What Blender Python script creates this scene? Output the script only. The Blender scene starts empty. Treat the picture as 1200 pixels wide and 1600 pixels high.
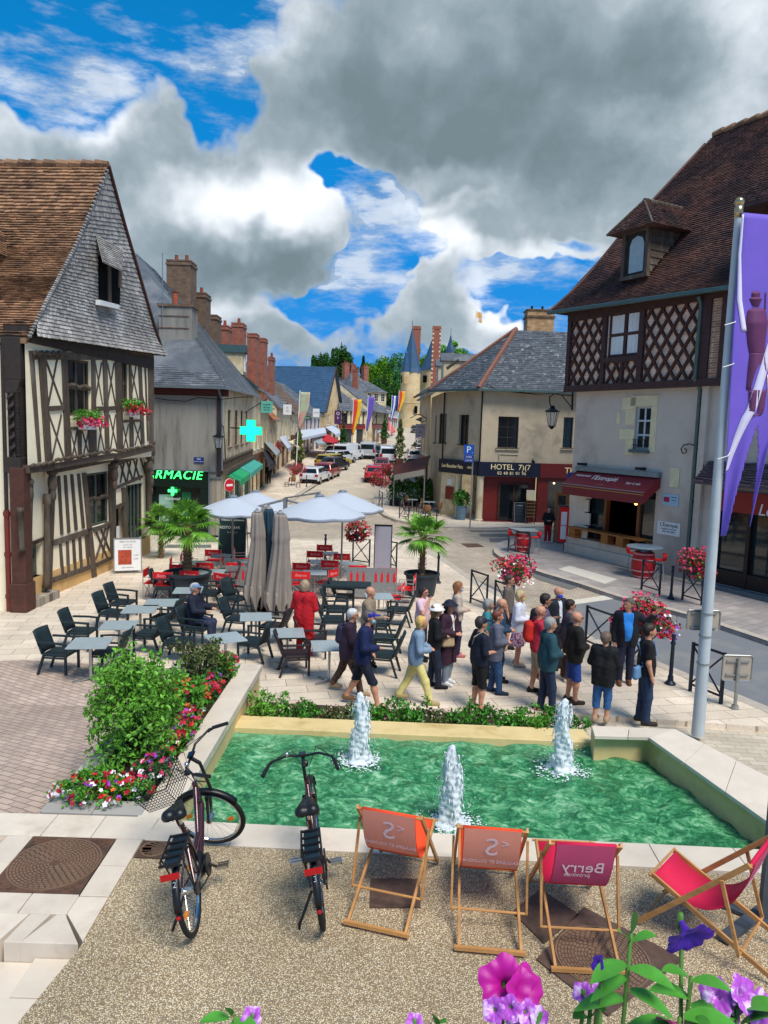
import bpy,math,random
import numpy as np
from mathutils import Vector,Matrix,Euler
random.seed(7)
SC=bpy.context.scene
COL=SC.collection
# ------------------------------------------------------------------ camera
FP=1155.0;PITCH=math.atan(130/1155.0);ROLL=0.03;CH=5.0
_fw=Vector((0,math.cos(PITCH),-math.sin(PITCH)));_up=Vector((0,math.sin(PITCH),math.cos(PITCH)));_rt=Vector((1,0,0))
_cr=_rt*math.cos(ROLL)+_up*math.sin(ROLL);_cu=-_rt*math.sin(ROLL)+_up*math.cos(ROLL)
cam_d=bpy.data.cameras.new("camera");cam=bpy.data.objects.new("camera",cam_d);COL.objects.link(cam)
cam.matrix_world=Matrix(((_cr.x,_cu.x,-_fw.x,0),(_cr.y,_cu.y,-_fw.y,0),(_cr.z,_cu.z,-_fw.z,CH),(0,0,0,1)))
cam_d.sensor_fit='VERTICAL';cam_d.sensor_height=36;cam_d.lens=36*FP/1600
cam_d.clip_start=0.05;cam_d.clip_end=5000
SC.camera=cam
SC.view_settings.view_transform='Standard';SC.view_settings.look='None'
SC.view_settings.gamma=1;SC.view_settings.exposure=0.74
# ------------------------------------------------------------------ sun and sky
SUN_EL,SUN_AZ=math.radians(58),math.radians(147)
sd=bpy.data.lights.new("sun",'SUN');sd.energy=2.45;sd.angle=math.radians(24);sd.color=(1,0.95,0.86)
sun=bpy.data.objects.new("sun",sd);COL.objects.link(sun)
_s=Vector((math.sin(SUN_AZ)*math.cos(SUN_EL),math.cos(SUN_AZ)*math.cos(SUN_EL),math.sin(SUN_EL)))
sun.rotation_euler=_s.to_track_quat('Z','Y').to_euler();sun.location=(20,-30,60)
class NG:
 """small builder for node graphs"""
 def __init__(s,nt):s.nt=nt
 def n(s,t,**k):
  x=s.nt.nodes.new(t)
  for a,b in k.items():setattr(x,a,b)
  return x
 def link(s,a,b):s.nt.links.new(a,b)
 def inp(s,sock,v):
  if isinstance(v,(int,float)):sock.default_value=v
  elif isinstance(v,(tuple,list)):sock.default_value=tuple(v)if len(sock.default_value)==len(v)else tuple(v)+(1,)
  elif v is not None:s.link(v,sock)
 def m(s,op,a,b=None,c=None,clamp=False):
  x=s.n('ShaderNodeMath',operation=op,use_clamp=clamp)
  s.inp(x.inputs[0],a);s.inp(x.inputs[1],b);s.inp(x.inputs[2],c)
  return x.outputs[0]
 def mr(s,v,a,b,c=0.,d=1.,kind='SMOOTHSTEP'):
  x=s.n('ShaderNodeMapRange',interpolation_type=kind)
  s.inp(x.inputs[0],v);s.inp(x.inputs[1],a);s.inp(x.inputs[2],b);s.inp(x.inputs[3],c);s.inp(x.inputs[4],d)
  return x.outputs[0]
 def noise(s,vec,scale,detail=4,rough=.5,dist=0,col=False,dim='3D'):
  x=s.n('ShaderNodeTexNoise',noise_dimensions=dim)
  s.inp(x.inputs['Vector'],vec);x.inputs['Scale'].default_value=scale;x.inputs['Detail'].default_value=detail
  x.inputs['Roughness'].default_value=rough;x.inputs['Distortion'].default_value=dist
  return x.outputs[1 if col else 0]
 def mix(s,f,a,b,mode='MIX'):
  x=s.n('ShaderNodeMix',data_type='RGBA',blend_type=mode)
  s.inp(x.inputs[0],f);s.inp(x.inputs[6],a);s.inp(x.inputs[7],b)
  return x.outputs[2]
 def vm(s,op,a,b=None,sc=None):
  x=s.n('ShaderNodeVectorMath',operation=op)
  s.inp(x.inputs[0],a);s.inp(x.inputs[1],b)
  if sc is not None:s.inp(x.inputs['Scale'],sc)
  return x.outputs[1 if op in('DOT_PRODUCT','LENGTH')else 0]
 def comb(s,x,y,z):
  c=s.n('ShaderNodeCombineXYZ');s.inp(c.inputs[0],x);s.inp(c.inputs[1],y);s.inp(c.inputs[2],z);return c.outputs[0]
 def sep(s,v):
  c=s.n('ShaderNodeSeparateXYZ');s.link(v,c.inputs[0]);return c.outputs
def pixray(px,py):
 x=(px-600)/FP;y=(800-py)/FP
 return _fw+_cr*x+_cu*y
W=bpy.data.worlds.new("World");SC.world=W;W.use_nodes=True
g=NG(W.node_tree);W.node_tree.nodes.clear()
sky=g.n('ShaderNodeTexSky',sky_type='NISHITA',sun_disc=False,sun_elevation=SUN_EL,sun_rotation=SUN_AZ,altitude=100)
sky.air_density=1.0;sky.dust_density=0.3;sky.ozone_density=4.0
hsv=g.n('ShaderNodeHueSaturation');hsv.inputs['Saturation'].default_value=1.55;hsv.inputs['Value'].default_value=0.8;g.link(sky.outputs[0],hsv.inputs['Color'])
hsv.inputs['Hue'].default_value=0.485
d=g.n('ShaderNodeTexCoord').outputs['Generated']
dx,dy,dz=g.sep(d)
warp=g.noise(d,3.2,2,.55,col=True)
wx,wy,wz=g.sep(warp)
warp2=g.noise(d,11,3,.6,col=True)
vx,vy,vz=g.sep(warp2)
az=g.m('ADD',g.m('ADD',g.m('ARCTAN2',dx,dy),g.m('MULTIPLY',g.m('SUBTRACT',wx,.5),.13)),g.m('MULTIPLY',g.m('SUBTRACT',vx,.5),.10))
el=g.m('ADD',g.m('ADD',g.m('ARCSINE',dz),g.m('MULTIPLY',g.m('SUBTRACT',wy,.5),.11)),g.m('MULTIPLY',g.m('SUBTRACT',vy,.5),.10))
azel=g.comb(az,el,0)
def blobs(lst,vec):
 acc=None
 for px,py,rx,ry,w,*rot in lst:
  r=pixray(px,py).normalized();a0=math.atan2(r.x,r.y);e0=math.asin(r.z)
  mp=g.n('ShaderNodeMapping',vector_type='TEXTURE');g.link(vec,mp.inputs[0])
  mp.inputs['Location'].default_value=(a0,e0,0);mp.inputs['Scale'].default_value=(rx/FP,ry/FP,1)
  mp.inputs['Rotation'].default_value=(0,0,math.radians(rot[0])if rot else 0)
  l=g.vm('LENGTH',mp.outputs[0])
  v=g.mr(l,0.0,1.6,w,0.0)
  acc=v if acc is None else g.m('ADD',acc,v)
 return acc
cover=blobs([(900,60,470,190,1.3),(820,190,330,120,.9),(1080,300,330,150,1.2),(640,190,220,80,.5,-8),(470,200,110,60,.5),(700,300,120,26,.5),(310,300,150,80,1.2,-35),(330,400,190,100,1.3),(430,340,84,66,1.0),(20,190,62,90,1.2),(160,200,54,48,1.1),(215,120,40,90,.8,28),(100,265,170,40,.9),(450,70,60,40,.6,30),(400,190,60,50,.6),(690,430,62,90,1.7),(735,520,70,36,1.3),(640,510,110,36,.5),(806,492,36,22,.9),(480,520,230,40,.45),(380,500,80,40,.9),(830,396,130,18,.6),(1000,560,300,30,.5),(-300,200,260,200,.8),(1700,200,400,300,.9)],azel)
gaps=blobs([(80,60,150,90,1.1),(60,140,50,50,.4),(270,50,70,40,.6),(350,25,100,40,.6),(345,150,50,60,.8,30),(550,290,78,20,1.0,-8),(580,400,80,22,1.0),(500,300,20,14,.3),(880,445,140,34,1.5),(510,470,80,26,1.0),(790,440,40,30,.7),(560,455,70,14,.4),(900,380,60,10,.4)],azel)
fb=g.noise(d,7.0,9,.60)
fb2=g.noise(g.vm('MULTIPLY',d,(1,1,3.4)),5.0,6,.62)
big=g.noise(d,3.2,3,.5)
dens=g.m('ADD',g.m('SUBTRACT',g.m('MINIMUM',cover,1.0),g.m('MULTIPLY',gaps,1.2)),g.m('MULTIPLY',g.m('SUBTRACT',fb,.5),1.6))
streak=g.m('MULTIPLY',g.mr(g.m('ADD',fb2,g.m('ADD',g.m('MULTIPLY',g.m('SUBTRACT',big,.5),.5),blobs([(660,345,230,40,.10),(560,470,140,60,.08),(420,60,120,90,.07)],azel))),.475,.66,0,.8),g.mr(el,-.02,.05,0,1))
soft=g.m('ADD',.62,g.m('MULTIPLY',big,.28))
alpha=g.m('MAXIMUM',g.mr(dens,.39,soft),streak)
lowc=g.mr(g.m('ADD',el,g.m('MULTIPLY',g.m('SUBTRACT',fb2,.5),.12)),.01,.12,1,0)
dark=blobs([(860,60,420,130,.42),(760,200,380,80,.60),(560,170,120,90,.30),(1000,330,260,80,.48),(330,420,170,40,.80),(430,400,90,26,.45),(240,250,120,50,.25),(470,535,180,36,.45),(690,480,44,50,.45),(60,265,150,30,.25),(760,260,160,30,.3)],azel)
light=blobs([(160,190,50,36,.9),(205,80,36,40,.5),(300,290,40,30,.5),(345,310,80,38,.7),(455,312,70,44,.75),(390,345,90,28,.5),(675,375,44,30,1.0),(720,400,30,40,.6),(750,470,30,40,.7),(1150,30,90,50,.75),(1150,150,70,40,.6),(1060,230,120,26,.5),(690,285,70,18,.55),(650,330,120,12,.6),(840,396,130,18,.8),(30,170,50,60,.4),(370,485,60,22,.6),(800,490,40,20,.9),(580,270,30,14,.4),(470,60,60,50,.45),(1000,30,60,30,.3)],azel)
bil=g.noise(g.vm('ADD',d,g.vm('SCALE',g.vm('SUBTRACT',g.noise(d,14,3,.5,col=True),(.5,.5,.5)),sc=.05)),10,7,.58)
lit=g.m('ADD',g.m('SUBTRACT',light,dark),g.m('MULTIPLY',g.m('SUBTRACT',bil,.5),1.9))
lit=g.m('ADD',lit,g.m('MULTIPLY',g.mr(dens,.40,.95,.34,0),1.0))
lit=g.m('MAXIMUM',lit,g.mr(g.m('SUBTRACT',streak,g.m('MULTIPLY',g.mr(dens,.3,.55),2)),.0,.7,-1.0,.5))
cr=g.n('ShaderNodeValToRGB');g.link(g.mr(lit,-1.2,1.15,kind='LINEAR'),cr.inputs[0])
els=cr.color_ramp.elements;els[0].position=0.0;els[0].color=(.11,.155,.17,1);els[1].position=1.0;els[1].color=(.80,.815,.84,1)
for p,c in((.22,(.165,.22,.255)),(.42,(.255,.315,.355)),(.60,(.41,.46,.51)),(.80,(.62,.66,.70))):
 e=els.new(p);e.color=c+(1,)
CLOUD_GAIN=10.0
cloudc=g.vm('SCALE',cr.outputs[0],sc=CLOUD_GAIN*.86)
bg=g.n('ShaderNodeBackground');bg.inputs[1].default_value=0.1
blue=g.mix(g.m('MULTIPLY',g.mr(el,.03,.8,1,0),.92),hsv.outputs[0],(.006*10,.15*10,.46*10))
blue=g.mix(g.m('MULTIPLY',lowc,.8),blue,(.09*10,.22*10,.36*10))
g.link(g.mix(g.m('MULTIPLY',alpha,g.mr(el,-.02,.06,.25,1)),blue,cloudc),bg.inputs[0])
wo=g.n('ShaderNodeOutputWorld');g.link(bg.outputs[0],wo.inputs[0])
W.cycles.sampling_method='MANUAL';W.cycles.sample_map_resolution=512
# ------------------------------------------------------------------ helpers: where a pixel of the photograph meets the ground
def gh(x,y):
 """height of the street: level square, then rising towards the castle"""
 return 0.0 if y<62 else min((y-62)*0.05,5.4+(y-170)*0.004 if y>170 else 99)
def G(px,py,z=0.0):
 r=pixray(px,py);t=(z-CH)/r.z
 return Vector((r.x*t,r.y*t,z))
def Gt(px,py,dz=0.0):
 r=pixray(px,py);t=5.0
 while t<900:
  p=Vector((0,0,CH))+r*t
  if p.z<=gh(p.x,p.y)+dz:return Vector((p.x,p.y,gh(p.x,p.y)+dz))
  t+=0.05
 return p
def at(px,py,Y):
 r=pixray(px,py);t=Y/r.y
 return Vector((r.x*t,Y,CH+r.z*t))
def hexc(h):
 if not isinstance(h,str):return tuple(h)
 c=[int(h[i:i+2],16)/255 for i in(1,3,5)]
 return tuple(x/12.92 if x<=.04045 else((x+.055)/1.055)**2.4 for x in c)
# ------------------------------------------------------------------ materials
_mats={}
def mat(name,col,rough=.75,metal=0.,var=.12,vs=6.,bump=0.,bs=40.,rnd=.0,col2=None,c2s=1.5,c2a=.45,c2b=.65,spec=.4,emit=0.,alpha=1.,trans=0.,stretch=None,sub=0.,coat=0.):
 if name in _mats:return _mats[name]
 m=bpy.data.materials.new(name);m.use_nodes=True;nt=m.node_tree;g=NG(nt)
 b=nt.nodes['Principled BSDF'];c=hexc(col)
 co=g.n('ShaderNodeTexCoord').outputs['Object']
 geo=g.n('ShaderNodeNewGeometry').outputs['Position']if False else co
 v=geo
 if stretch:v=g.vm('MULTIPLY',geo,stretch)
 out=tuple(c)+(1,)
 if var>0:
  n=g.noise(v,vs,5,.6)
  out=g.mix(g.mr(n,.3,.7,kind='LINEAR'),tuple(x*(1-var)for x in c)+(1,),tuple(min(1,x*(1+var))for x in c)+(1,))
 if col2 is not None:
  n2=g.noise(v,c2s,6,.65)
  out=g.mix(g.mr(n2,c2a,c2b),out,tuple(hexc(col2))+(1,))
 if rnd>0:
  at_=g.n('ShaderNodeAttribute',attribute_name='rnd').outputs['Fac']
  out=g.vm('SCALE',out,sc=g.mr(at_,0,1,1-rnd,1+rnd,'LINEAR'))
 g.inp(b.inputs['Base Color'],out)
 b.inputs['Roughness'].default_value=rough;b.inputs['Metallic'].default_value=metal
 b.inputs['Specular IOR Level'].default_value=spec
 if emit:g.inp(b.inputs['Emission Color'],out);b.inputs['Emission Strength'].default_value=emit
 if alpha<1:b.inputs['Alpha'].default_value=alpha
 if trans:b.inputs['Transmission Weight'].default_value=trans
 if coat:b.inputs['Coat Weight'].default_value=coat;b.inputs['Coat Roughness'].default_value=.08
 if bump>0:
  bn=g.n('ShaderNodeBump');bn.inputs['Strength'].default_value=min(1,bump*8);bn.inputs['Distance'].default_value=max(.002,bump)
  g.link(g.noise(v,bs,4,.6),bn.inputs['Height']);g.link(bn.outputs[0],b.inputs['Normal'])
 _mats[name]=m
 return m
def paving(name,cols,mortar,bw,bh,rot,ms=.012,off=.5,rough=.75,bump=.004,var=.1,vs=1.2,slabs=None):
 """paved ground: bricks or slabs laid in object space, each its own tone"""
 if name in _mats:return _mats[name]
 m=bpy.data.materials.new(name);m.use_nodes=True;g=NG(m.node_tree);b=m.node_tree.nodes['Principled BSDF']
 co=g.n('ShaderNodeTexCoord').outputs['Object']
 mp=g.n('ShaderNodeMapping');g.link(co,mp.inputs[0]);mp.inputs['Rotation'].default_value=(0,0,math.radians(rot))
 wob=g.vm('SCALE',g.vm('SUBTRACT',g.noise(co,3,2,col=True),(.5,.5,.5)),sc=.02)
 br=g.n('ShaderNodeTexBrick',offset=off);g.link(g.vm('ADD',mp.outputs[0],wob),br.inputs['Vector'])
 br.inputs['Scale'].default_value=1;br.inputs['Brick Width'].default_value=bw;br.inputs['Row Height'].default_value=bh
 br.inputs['Mortar Size'].default_value=ms;br.inputs['Mortar Smooth'].default_value=.3;br.inputs['Bias'].default_value=0
 g.inp(br.inputs['Color1'],hexc(cols[0]));g.inp(br.inputs['Color2'],hexc(cols[1]));g.inp(br.inputs['Mortar'],hexc(mortar))
 n1=g.noise(co,vs,5,.6);n2=g.noise(co,28,4,.6);n3=g.noise(co,.35,4,.6)
 c=g.vm('SCALE',br.outputs[0],sc=g.mr(n1,.3,.7,1-var,1+var,'LINEAR'))
 c=g.vm('SCALE',c,sc=g.mr(n2,.3,.7,.9,1.1,'LINEAR'))
 c=g.vm('SCALE',c,sc=g.mr(n3,.35,.65,.88,1.12,'LINEAR'))
 sp=g.noise(co,9,3,.7)
 c=g.mix(g.mr(sp,.62,.72,0,.5),c,hexc('#6e6257'))
 g.link(c,b.inputs['Base Color'])
 g.inp(b.inputs['Roughness'],g.mr(n1,.3,.7,rough-.12,rough+.1,'LINEAR'))
 bn=g.n('ShaderNodeBump');bn.inputs['Strength'].default_value=.7;bn.inputs['Distance'].default_value=bump
 g.link(g.m('SUBTRACT',g.m('MULTIPLY',n2,.35),br.outputs[1]),bn.inputs['Height']);g.link(bn.outputs[0],b.inputs['Normal'])
 _mats[name]=m
 return m
# ------------------------------------------------------------------ mesh building
class MB:
 def __init__(s):s.v=[];s.f=[];s.m=[];s.r=[];s.mi=0
 def add(s,vs,fs,m=None,r=None):
  o=len(s.v);s.v.extend([tuple(p)for p in vs]);rr=random.random()if r is None else r
  mm=s.mi if m is None else m
  for f in fs:s.f.append([i+o for i in f]);s.m.append(mm);s.r.append(rr)
  return s
 def hexa(s,p,m=None,r=None):
  return s.add(p,[(3,2,1,0),(4,5,6,7),(0,1,5,4),(1,2,6,5),(2,3,7,6),(3,0,4,7)],m,r)
 def bx(s,x0,x1,y0,y1,z0,z1,m=None):
  return s.hexa([(x0,y0,z0),(x1,y0,z0),(x1,y1,z0),(x0,y1,z0),(x0,y0,z1),(x1,y0,z1),(x1,y1,z1),(x0,y1,z1)],m)
 def beam(s,a,b,w,h=None,up=(0,0,1),m=None):
  a,b=Vector(a),Vector(b);h=h or w;d=(b-a).normalized();up=Vector(up)
  if abs(d.dot(up))>.99:up=Vector((0,1,0))
  x=d.cross(up).normalized()*w/2;y=x.cross(d).normalized()*h/2
  return s.hexa([a-x-y,a+x-y,a+x+y,a-x+y,b-x-y,b+x-y,b+x+y,b-x+y],m)
 def tube(s,pts,r,n=8,cap=True,m=None,closed=False):
  pts=[Vector(p)for p in pts];k=len(pts)
  rs=r if isinstance(r,(list,tuple))else[r]*k
  vs=[];fs=[];last=None
  for i,p in enumerate(pts):
   if closed:d=pts[(i+1)%k]-pts[i-1]
   else:d=pts[min(i+1,k-1)]-pts[max(i-1,0)]
   d.normalize()
   if last is None:x=d.orthogonal().normalized()
   else:
    x=last-d*last.dot(d)
    x=x.normalized()if x.length>1e-6 else d.orthogonal().normalized()
   last=x;y=d.cross(x)
   for j in range(n):
    a=2*math.pi*j/n;vs.append(p+(x*math.cos(a)+y*math.sin(a))*rs[i])
  for i in range(k if closed else k-1):
   i2=(i+1)%k
   for j in range(n):
    j2=(j+1)%n;fs.append((i*n+j,i*n+j2,i2*n+j2,i2*n+j))
  if cap and not closed:fs.append(tuple(range(n-1,-1,-1)));fs.append(tuple((k-1)*n+j for j in range(n)))
  return s.add(vs,fs,m)
 def lathe(s,prof,c=(0,0,0),n=24,m=None,cap=True):
  vs=[];fs=[];c=Vector(c)
  for r,z in prof:
   for j in range(n):a=2*math.pi*j/n;vs.append(c+Vector((r*math.cos(a),r*math.sin(a),z)))
  for i in range(len(prof)-1):
   for j in range(n):j2=(j+1)%n;fs.append((i*n+j,i*n+j2,(i+1)*n+j2,(i+1)*n+j))
  if cap:fs.append(tuple(range(n-1,-1,-1)));fs.append(tuple((len(prof)-1)*n+j for j in range(n)))
  return s.add(vs,fs,m)
 def prism(s,poly,vec,m=None,r=None):
  poly=[Vector(p)for p in poly];vec=Vector(vec);k=len(poly)
  nrm=Vector((0,0,0))
  for i in range(k):nrm+=poly[i].cross(poly[(i+1)%k])
  if nrm.dot(vec)<0:poly=poly[::-1]
  fs=[tuple(range(k-1,-1,-1)),tuple(range(k,2*k))]+[(i,(i+1)%k,(i+1)%k+k,i+k)for i in range(k)]
  return s.add(poly+[p+vec for p in poly],fs,m,r)
 def ball(s,c,r,nu=12,nv=8,m=None,rot=None):
  if not isinstance(r,(tuple,list)):r=(r,r,r)
  c=Vector(c);vs=[];fs=[]
  for i in range(nv+1):
   t=math.pi*i/nv
   for j in range(nu):
    a=2*math.pi*j/nu;p=Vector((r[0]*math.sin(t)*math.cos(a),r[1]*math.sin(t)*math.sin(a),r[2]*math.cos(t)))
    if rot:p=rot@p
    vs.append(c+p)
  for i in range(nv):
   for j in range(nu):j2=(j+1)%nu;fs.append((i*nu+j,(i+1)*nu+j,(i+1)*nu+j2,i*nu+j2))
  return s.add(vs,fs,m)
 def sheet(s,fn,nu,nv,m=None,two=False):
  vs=[fn(i/nu,j/nv)for j in range(nv+1)for i in range(nu+1)]
  fs=[(j*(nu+1)+i,j*(nu+1)+i+1,(j+1)*(nu+1)+i+1,(j+1)*(nu+1)+i)for j in range(nv)for i in range(nu)]
  return s.add(vs,fs,m)
 def xf(s,M):
  s.v=[tuple(M@Vector(p))for p in s.v];return s
 def join(s,o,M=None,m=None):
  k=len(s.v);s.v.extend([tuple(M@Vector(p))for p in o.v]if M else o.v)
  s.f.extend([[i+k for i in f]for f in o.f]);s.m.extend(o.m if m is None else[m]*len(o.m));s.r.extend(o.r)
  return s
 def build(s,name,mats,parent=None,smooth=False,bevel=0,solid=0,**props):
  if not isinstance(mats,(list,tuple)):mats=[mats]
  c=Vector((0,0,0))
  if s.v:
   a=np.array(s.v);lo,hi=a.min(0),a.max(0);c=Vector(((lo[0]+hi[0])/2,(lo[1]+hi[1])/2,(lo[2]if parent is None else(lo[2]+hi[2])/2)))
   vv=(a-np.array(c)).tolist()
  else:vv=[]
  me=bpy.data.meshes.new(name);me.from_pydata(vv,[],s.f)
  for mt in mats:me.materials.append(mt)
  if len(mats)>1:me.polygons.foreach_set('material_index',s.m)
  at_=me.attributes.new('rnd','FLOAT','FACE');at_.data.foreach_set('value',s.r)
  if smooth:
   me.polygons.foreach_set('use_smooth',[True]*len(s.f))
   if smooth is not True:me.set_sharp_from_angle(angle=math.radians(smooth))
  me.update()
  o=bpy.data.objects.new(name,me);COL.objects.link(o);WPOS[o.name]=c
  if parent is not None:o.parent=parent;o.location=c-WPOS[parent.name]
  else:o.location=c
  if bevel:
   bm=o.modifiers.new('bevel','BEVEL');bm.width=bevel;bm.segments=2;bm.limit_method='ANGLE'
  if solid:
   sm=o.modifiers.new('solid','SOLIDIFY');sm.thickness=solid;sm.offset=0
  for k,vl in props.items():o[k]=vl
  return o
WPOS={}
def box(name,mats,parent,x0,x1,y0,y1,z0,z1,bevel=0):
 return MB().bx(x0,x1,y0,y1,z0,z1).build(name,mats,parent,bevel=bevel)
def thing(name,label,cat,loc=(0,0,0),group=None):
 o=bpy.data.objects.new(name,None);COL.objects.link(o);o.location=loc;o.empty_display_size=.3
 WPOS[o.name]=Vector(loc);o['label']=label;o['category']=cat
 if group:o['group']=group
 return o
def tag(o,label,cat,group=None):
 o['label']=label;o['category']=cat
 if group:o['group']=group
 return o
KIDS={}
def copy_tree(src,loc,rz=None,label=None,group=None,scale=None):
 def cp(o,parent):
  c=o.copy();COL.objects.link(c)
  if parent is not None:c.parent=parent
  for ch in o.children:cp(ch,c)
  return c
 r=cp(src,None);place(r,loc,rz,label,group,scale);return r
def place(r,loc,rz=None,label=None,group=None,scale=None):
 r.location=loc
 if rz is not None:r.rotation_euler=(0,0,rz)
 if label:r['label']=label
 if group:r['group']=group
 if scale:r.scale=(scale,)*3 if isinstance(scale,(int,float))else scale
 return r
class Repeat:
 """the first call places the prototype, later calls copy it"""
 def __init__(s,root):s.root=root;s.used=False
 def put(s,loc,rz=0,label=None,group=None,scale=None):
  if not s.used:s.used=True;return place(s.root,loc,rz,label,group,scale)
  return copy_tree(s.root,loc,rz,label,group,scale)
def struct(o):o['kind']='structure';return o
_fonts={}
def text_mb(txt,size=1.,M=None,depth=.004,mirror=False,align='CENTER',shear=0,space=1.0):
 cu=bpy.data.curves.new('t','FONT');cu.body=txt;cu.size=size;cu.extrude=depth;cu.align_x=align;cu.align_y='CENTER';cu.shear=shear;cu.space_character=space
 cu.resolution_u=3
 ob=bpy.data.objects.new('t',cu);COL.objects.link(ob)
 dg=bpy.context.evaluated_depsgraph_get();me=bpy.data.meshes.new_from_object(ob.evaluated_get(dg))
 mb=MB();vs=[v.co.copy()for v in me.vertices]
 if mirror:vs=[Vector((-v.x,v.y,v.z))for v in vs]
 if M is not None:vs=[M@v for v in vs]
 mb.add(vs,[tuple(p.vertices)for p in me.polygons])
 bpy.data.objects.remove(ob);bpy.data.curves.remove(cu);bpy.data.meshes.remove(me)
 return mb
class Fac:
 """a vertical facade plane through two ground points; off = metres towards the viewer"""
 def __init__(s,A,B,face=None):
  s.A=Vector((A[0],A[1],0));s.B=Vector((B[0],B[1],0));s.u=(s.B-s.A).normalized();s.L=(s.B-s.A).length
  s.n=Vector((s.u.y,-s.u.x,0))
  fc=Vector((face[0],face[1],0))if face else Vector((0,0,0))
  if s.n.dot(fc-(s.A+s.B)/2)<0:s.n=-s.n
 def uz(s,px,py,off=0.):
  r=pixray(px,py);O=s.A+s.n*off;t=(O-Vector((0,0,0))).dot(s.n)/Vector((r.x,r.y,0)).dot(s.n)
  p=r*t;return((p-s.A).dot(s.u),CH+p.z)
 def w(s,u,z,off=0.):
  p=s.A+s.u*u+s.n*off;return Vector((p.x,p.y,z))
 def bx(s,mb,u0,u1,z0,z1,o0,o1,m=None):
  q=[s.w(u0,z0,o0),s.w(u1,z0,o0),s.w(u1,z0,o1),s.w(u0,z0,o1)]
  p=[s.w(u0,z1,o0),s.w(u1,z1,o0),s.w(u1,z1,o1),s.w(u0,z1,o1)]
  return mb.hexa(q+p,m)
 def bar(s,mb,a,b,w,o0,o1,m=None):
  """flat timber lying in the facade from (u,z) a to b"""
  d=Vector((b[0]-a[0],b[1]-a[1])).normalized()*1;nx,nz=-d.y*w/2,d.x*w/2
  c=[(a[0]-nx,a[1]-nz),(a[0]+nx,a[1]+nz),(b[0]+nx,b[1]+nz),(b[0]-nx,b[1]-nz)]
  return mb.hexa([s.w(u,z,o0)for u,z in c]+[s.w(u,z,o1)for u,z in c],m)
 def M(s,u,z,off):
  """matrix for text standing on the facade"""
  e=s.u if s.u.cross(Vector((0,0,1))).dot(s.n)>0 else-s.u
  p=s.w(u,z,off)
  return Matrix(((e.x,0,s.n.x,p.x),(e.y,0,s.n.y,p.y),(0,1,0,p.z),(0,0,0,1)))
 def wall(s,mb,u0,u1,z0,z1,holes,off=0.,thick=.3,m=None,back=True):
  """wall slab with rectangular openings and their reveals"""
  hs=[(max(u0,min(a,b)),min(u1,max(a,b)),max(z0,c),min(z1,d))for a,b,c,d in holes]
  us=sorted({u0,u1,*[h[0]for h in hs],*[h[1]for h in hs]});zs=sorted({z0,z1,*[h[2]for h in hs],*[h[3]for h in hs]})
  for i in range(len(us)-1):
   for j in range(len(zs)-1):
    cu,cz=(us[i]+us[i+1])/2,(zs[j]+zs[j+1])/2
    if us[i+1]-us[i]<1e-5 or zs[j+1]-zs[j]<1e-5:continue
    if any(h[0]<cu<h[1]and h[2]<cz<h[3]for h in hs):continue
    mb.add([s.w(us[i],zs[j],off),s.w(us[i+1],zs[j],off),s.w(us[i+1],zs[j+1],off),s.w(us[i],zs[j+1],off)],[(0,1,2,3)],m,.5)
  for a,b,c,d in hs:
   for p,q in(((a,c),(b,c)),((b,c),(b,d)),((b,d),(a,d)),((a,d),(a,c))):
    mb.add([s.w(*p,off),s.w(*q,off),s.w(*q,off-thick),s.w(*p,off-thick)],[(0,1,2,3)],m,.5)
  return mb
# ------------------------------------------------------------------ ground, paving, terrace, pool
m_setts=paving('setts',('#bdae99','#a79886'),'#8a7f73',.22,.12,20,ms=.012,rough=.7,var=.12)
m_asphalt=mat('asphalt','#74767a',rough=.85,var=.12,vs=60,bump=.004,bs=160,col2='#82827f',c2s=.8)
m_slab=paving('pale_slabs',('#e0cfba','#cdbda8'),'#9c8d7a',.75,.38,-12,ms=.009,rough=.65,var=.08)
m_brick=paving('brick_paving',('#c0a898','#a99487'),'#7f7268',.24,.12,28,ms=.010,rough=.7,var=.1)
m_walk=paving('walk_paving',('#a9a09b','#948c88'),'#7c7571',.5,.3,-35,ms=.009,rough=.6,var=.12)
m_kerb=mat('kerb_stone','#b5aa9c',var=.12,vs=4,bump=.003)
m_dark=mat('dark_band','#6b6a68',var=.15,vs=8,bump=.003)
m_light=mat('light_band','#cfc8ba',var=.1,vs=8)
m_grass=mat('grass','#4b6b2a',var=.3,vs=1)
def groundmesh():
 mb=MB();xs=[-900,-300,-120,-60,-30,-12,0,12,30,60,120,300,900];ys=[-30,0,30,62]+[62+i*6 for i in range(1,18)]+[170,185,220,300,600,1500]
 vs=[(x,y,gh(x,y)-.1)for y in ys for x in xs];n=len(xs)
 mb.add(vs,[(j*n+i,j*n+i+1,(j+1)*n+i+1,(j+1)*n+i)for j in range(len(ys)-1)for i in range(n-1)])
 return mb
m_street=paving('street_paving',('#cbbda8','#b9ab96'),'#9a8f80',.3,.15,4,ms=.006,rough=.8,var=.06)
struct(groundmesh().build('ground',m_street))
def poly(name,pts,mats,z=None,thick=.1,px=True,mid=None):
 """level raised area with a solid edge, its outline given in photograph pixels or metres"""
 P=[Vector(p)if not px else G(p[0],p[1],z)for p in pts]
 P=[Vector((p.x,p.y,z))for p in P]
 mb=MB();mb.prism([p-Vector((0,0,thick))for p in P],(0,0,thick))
 return mb.build(name,mats)
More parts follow.
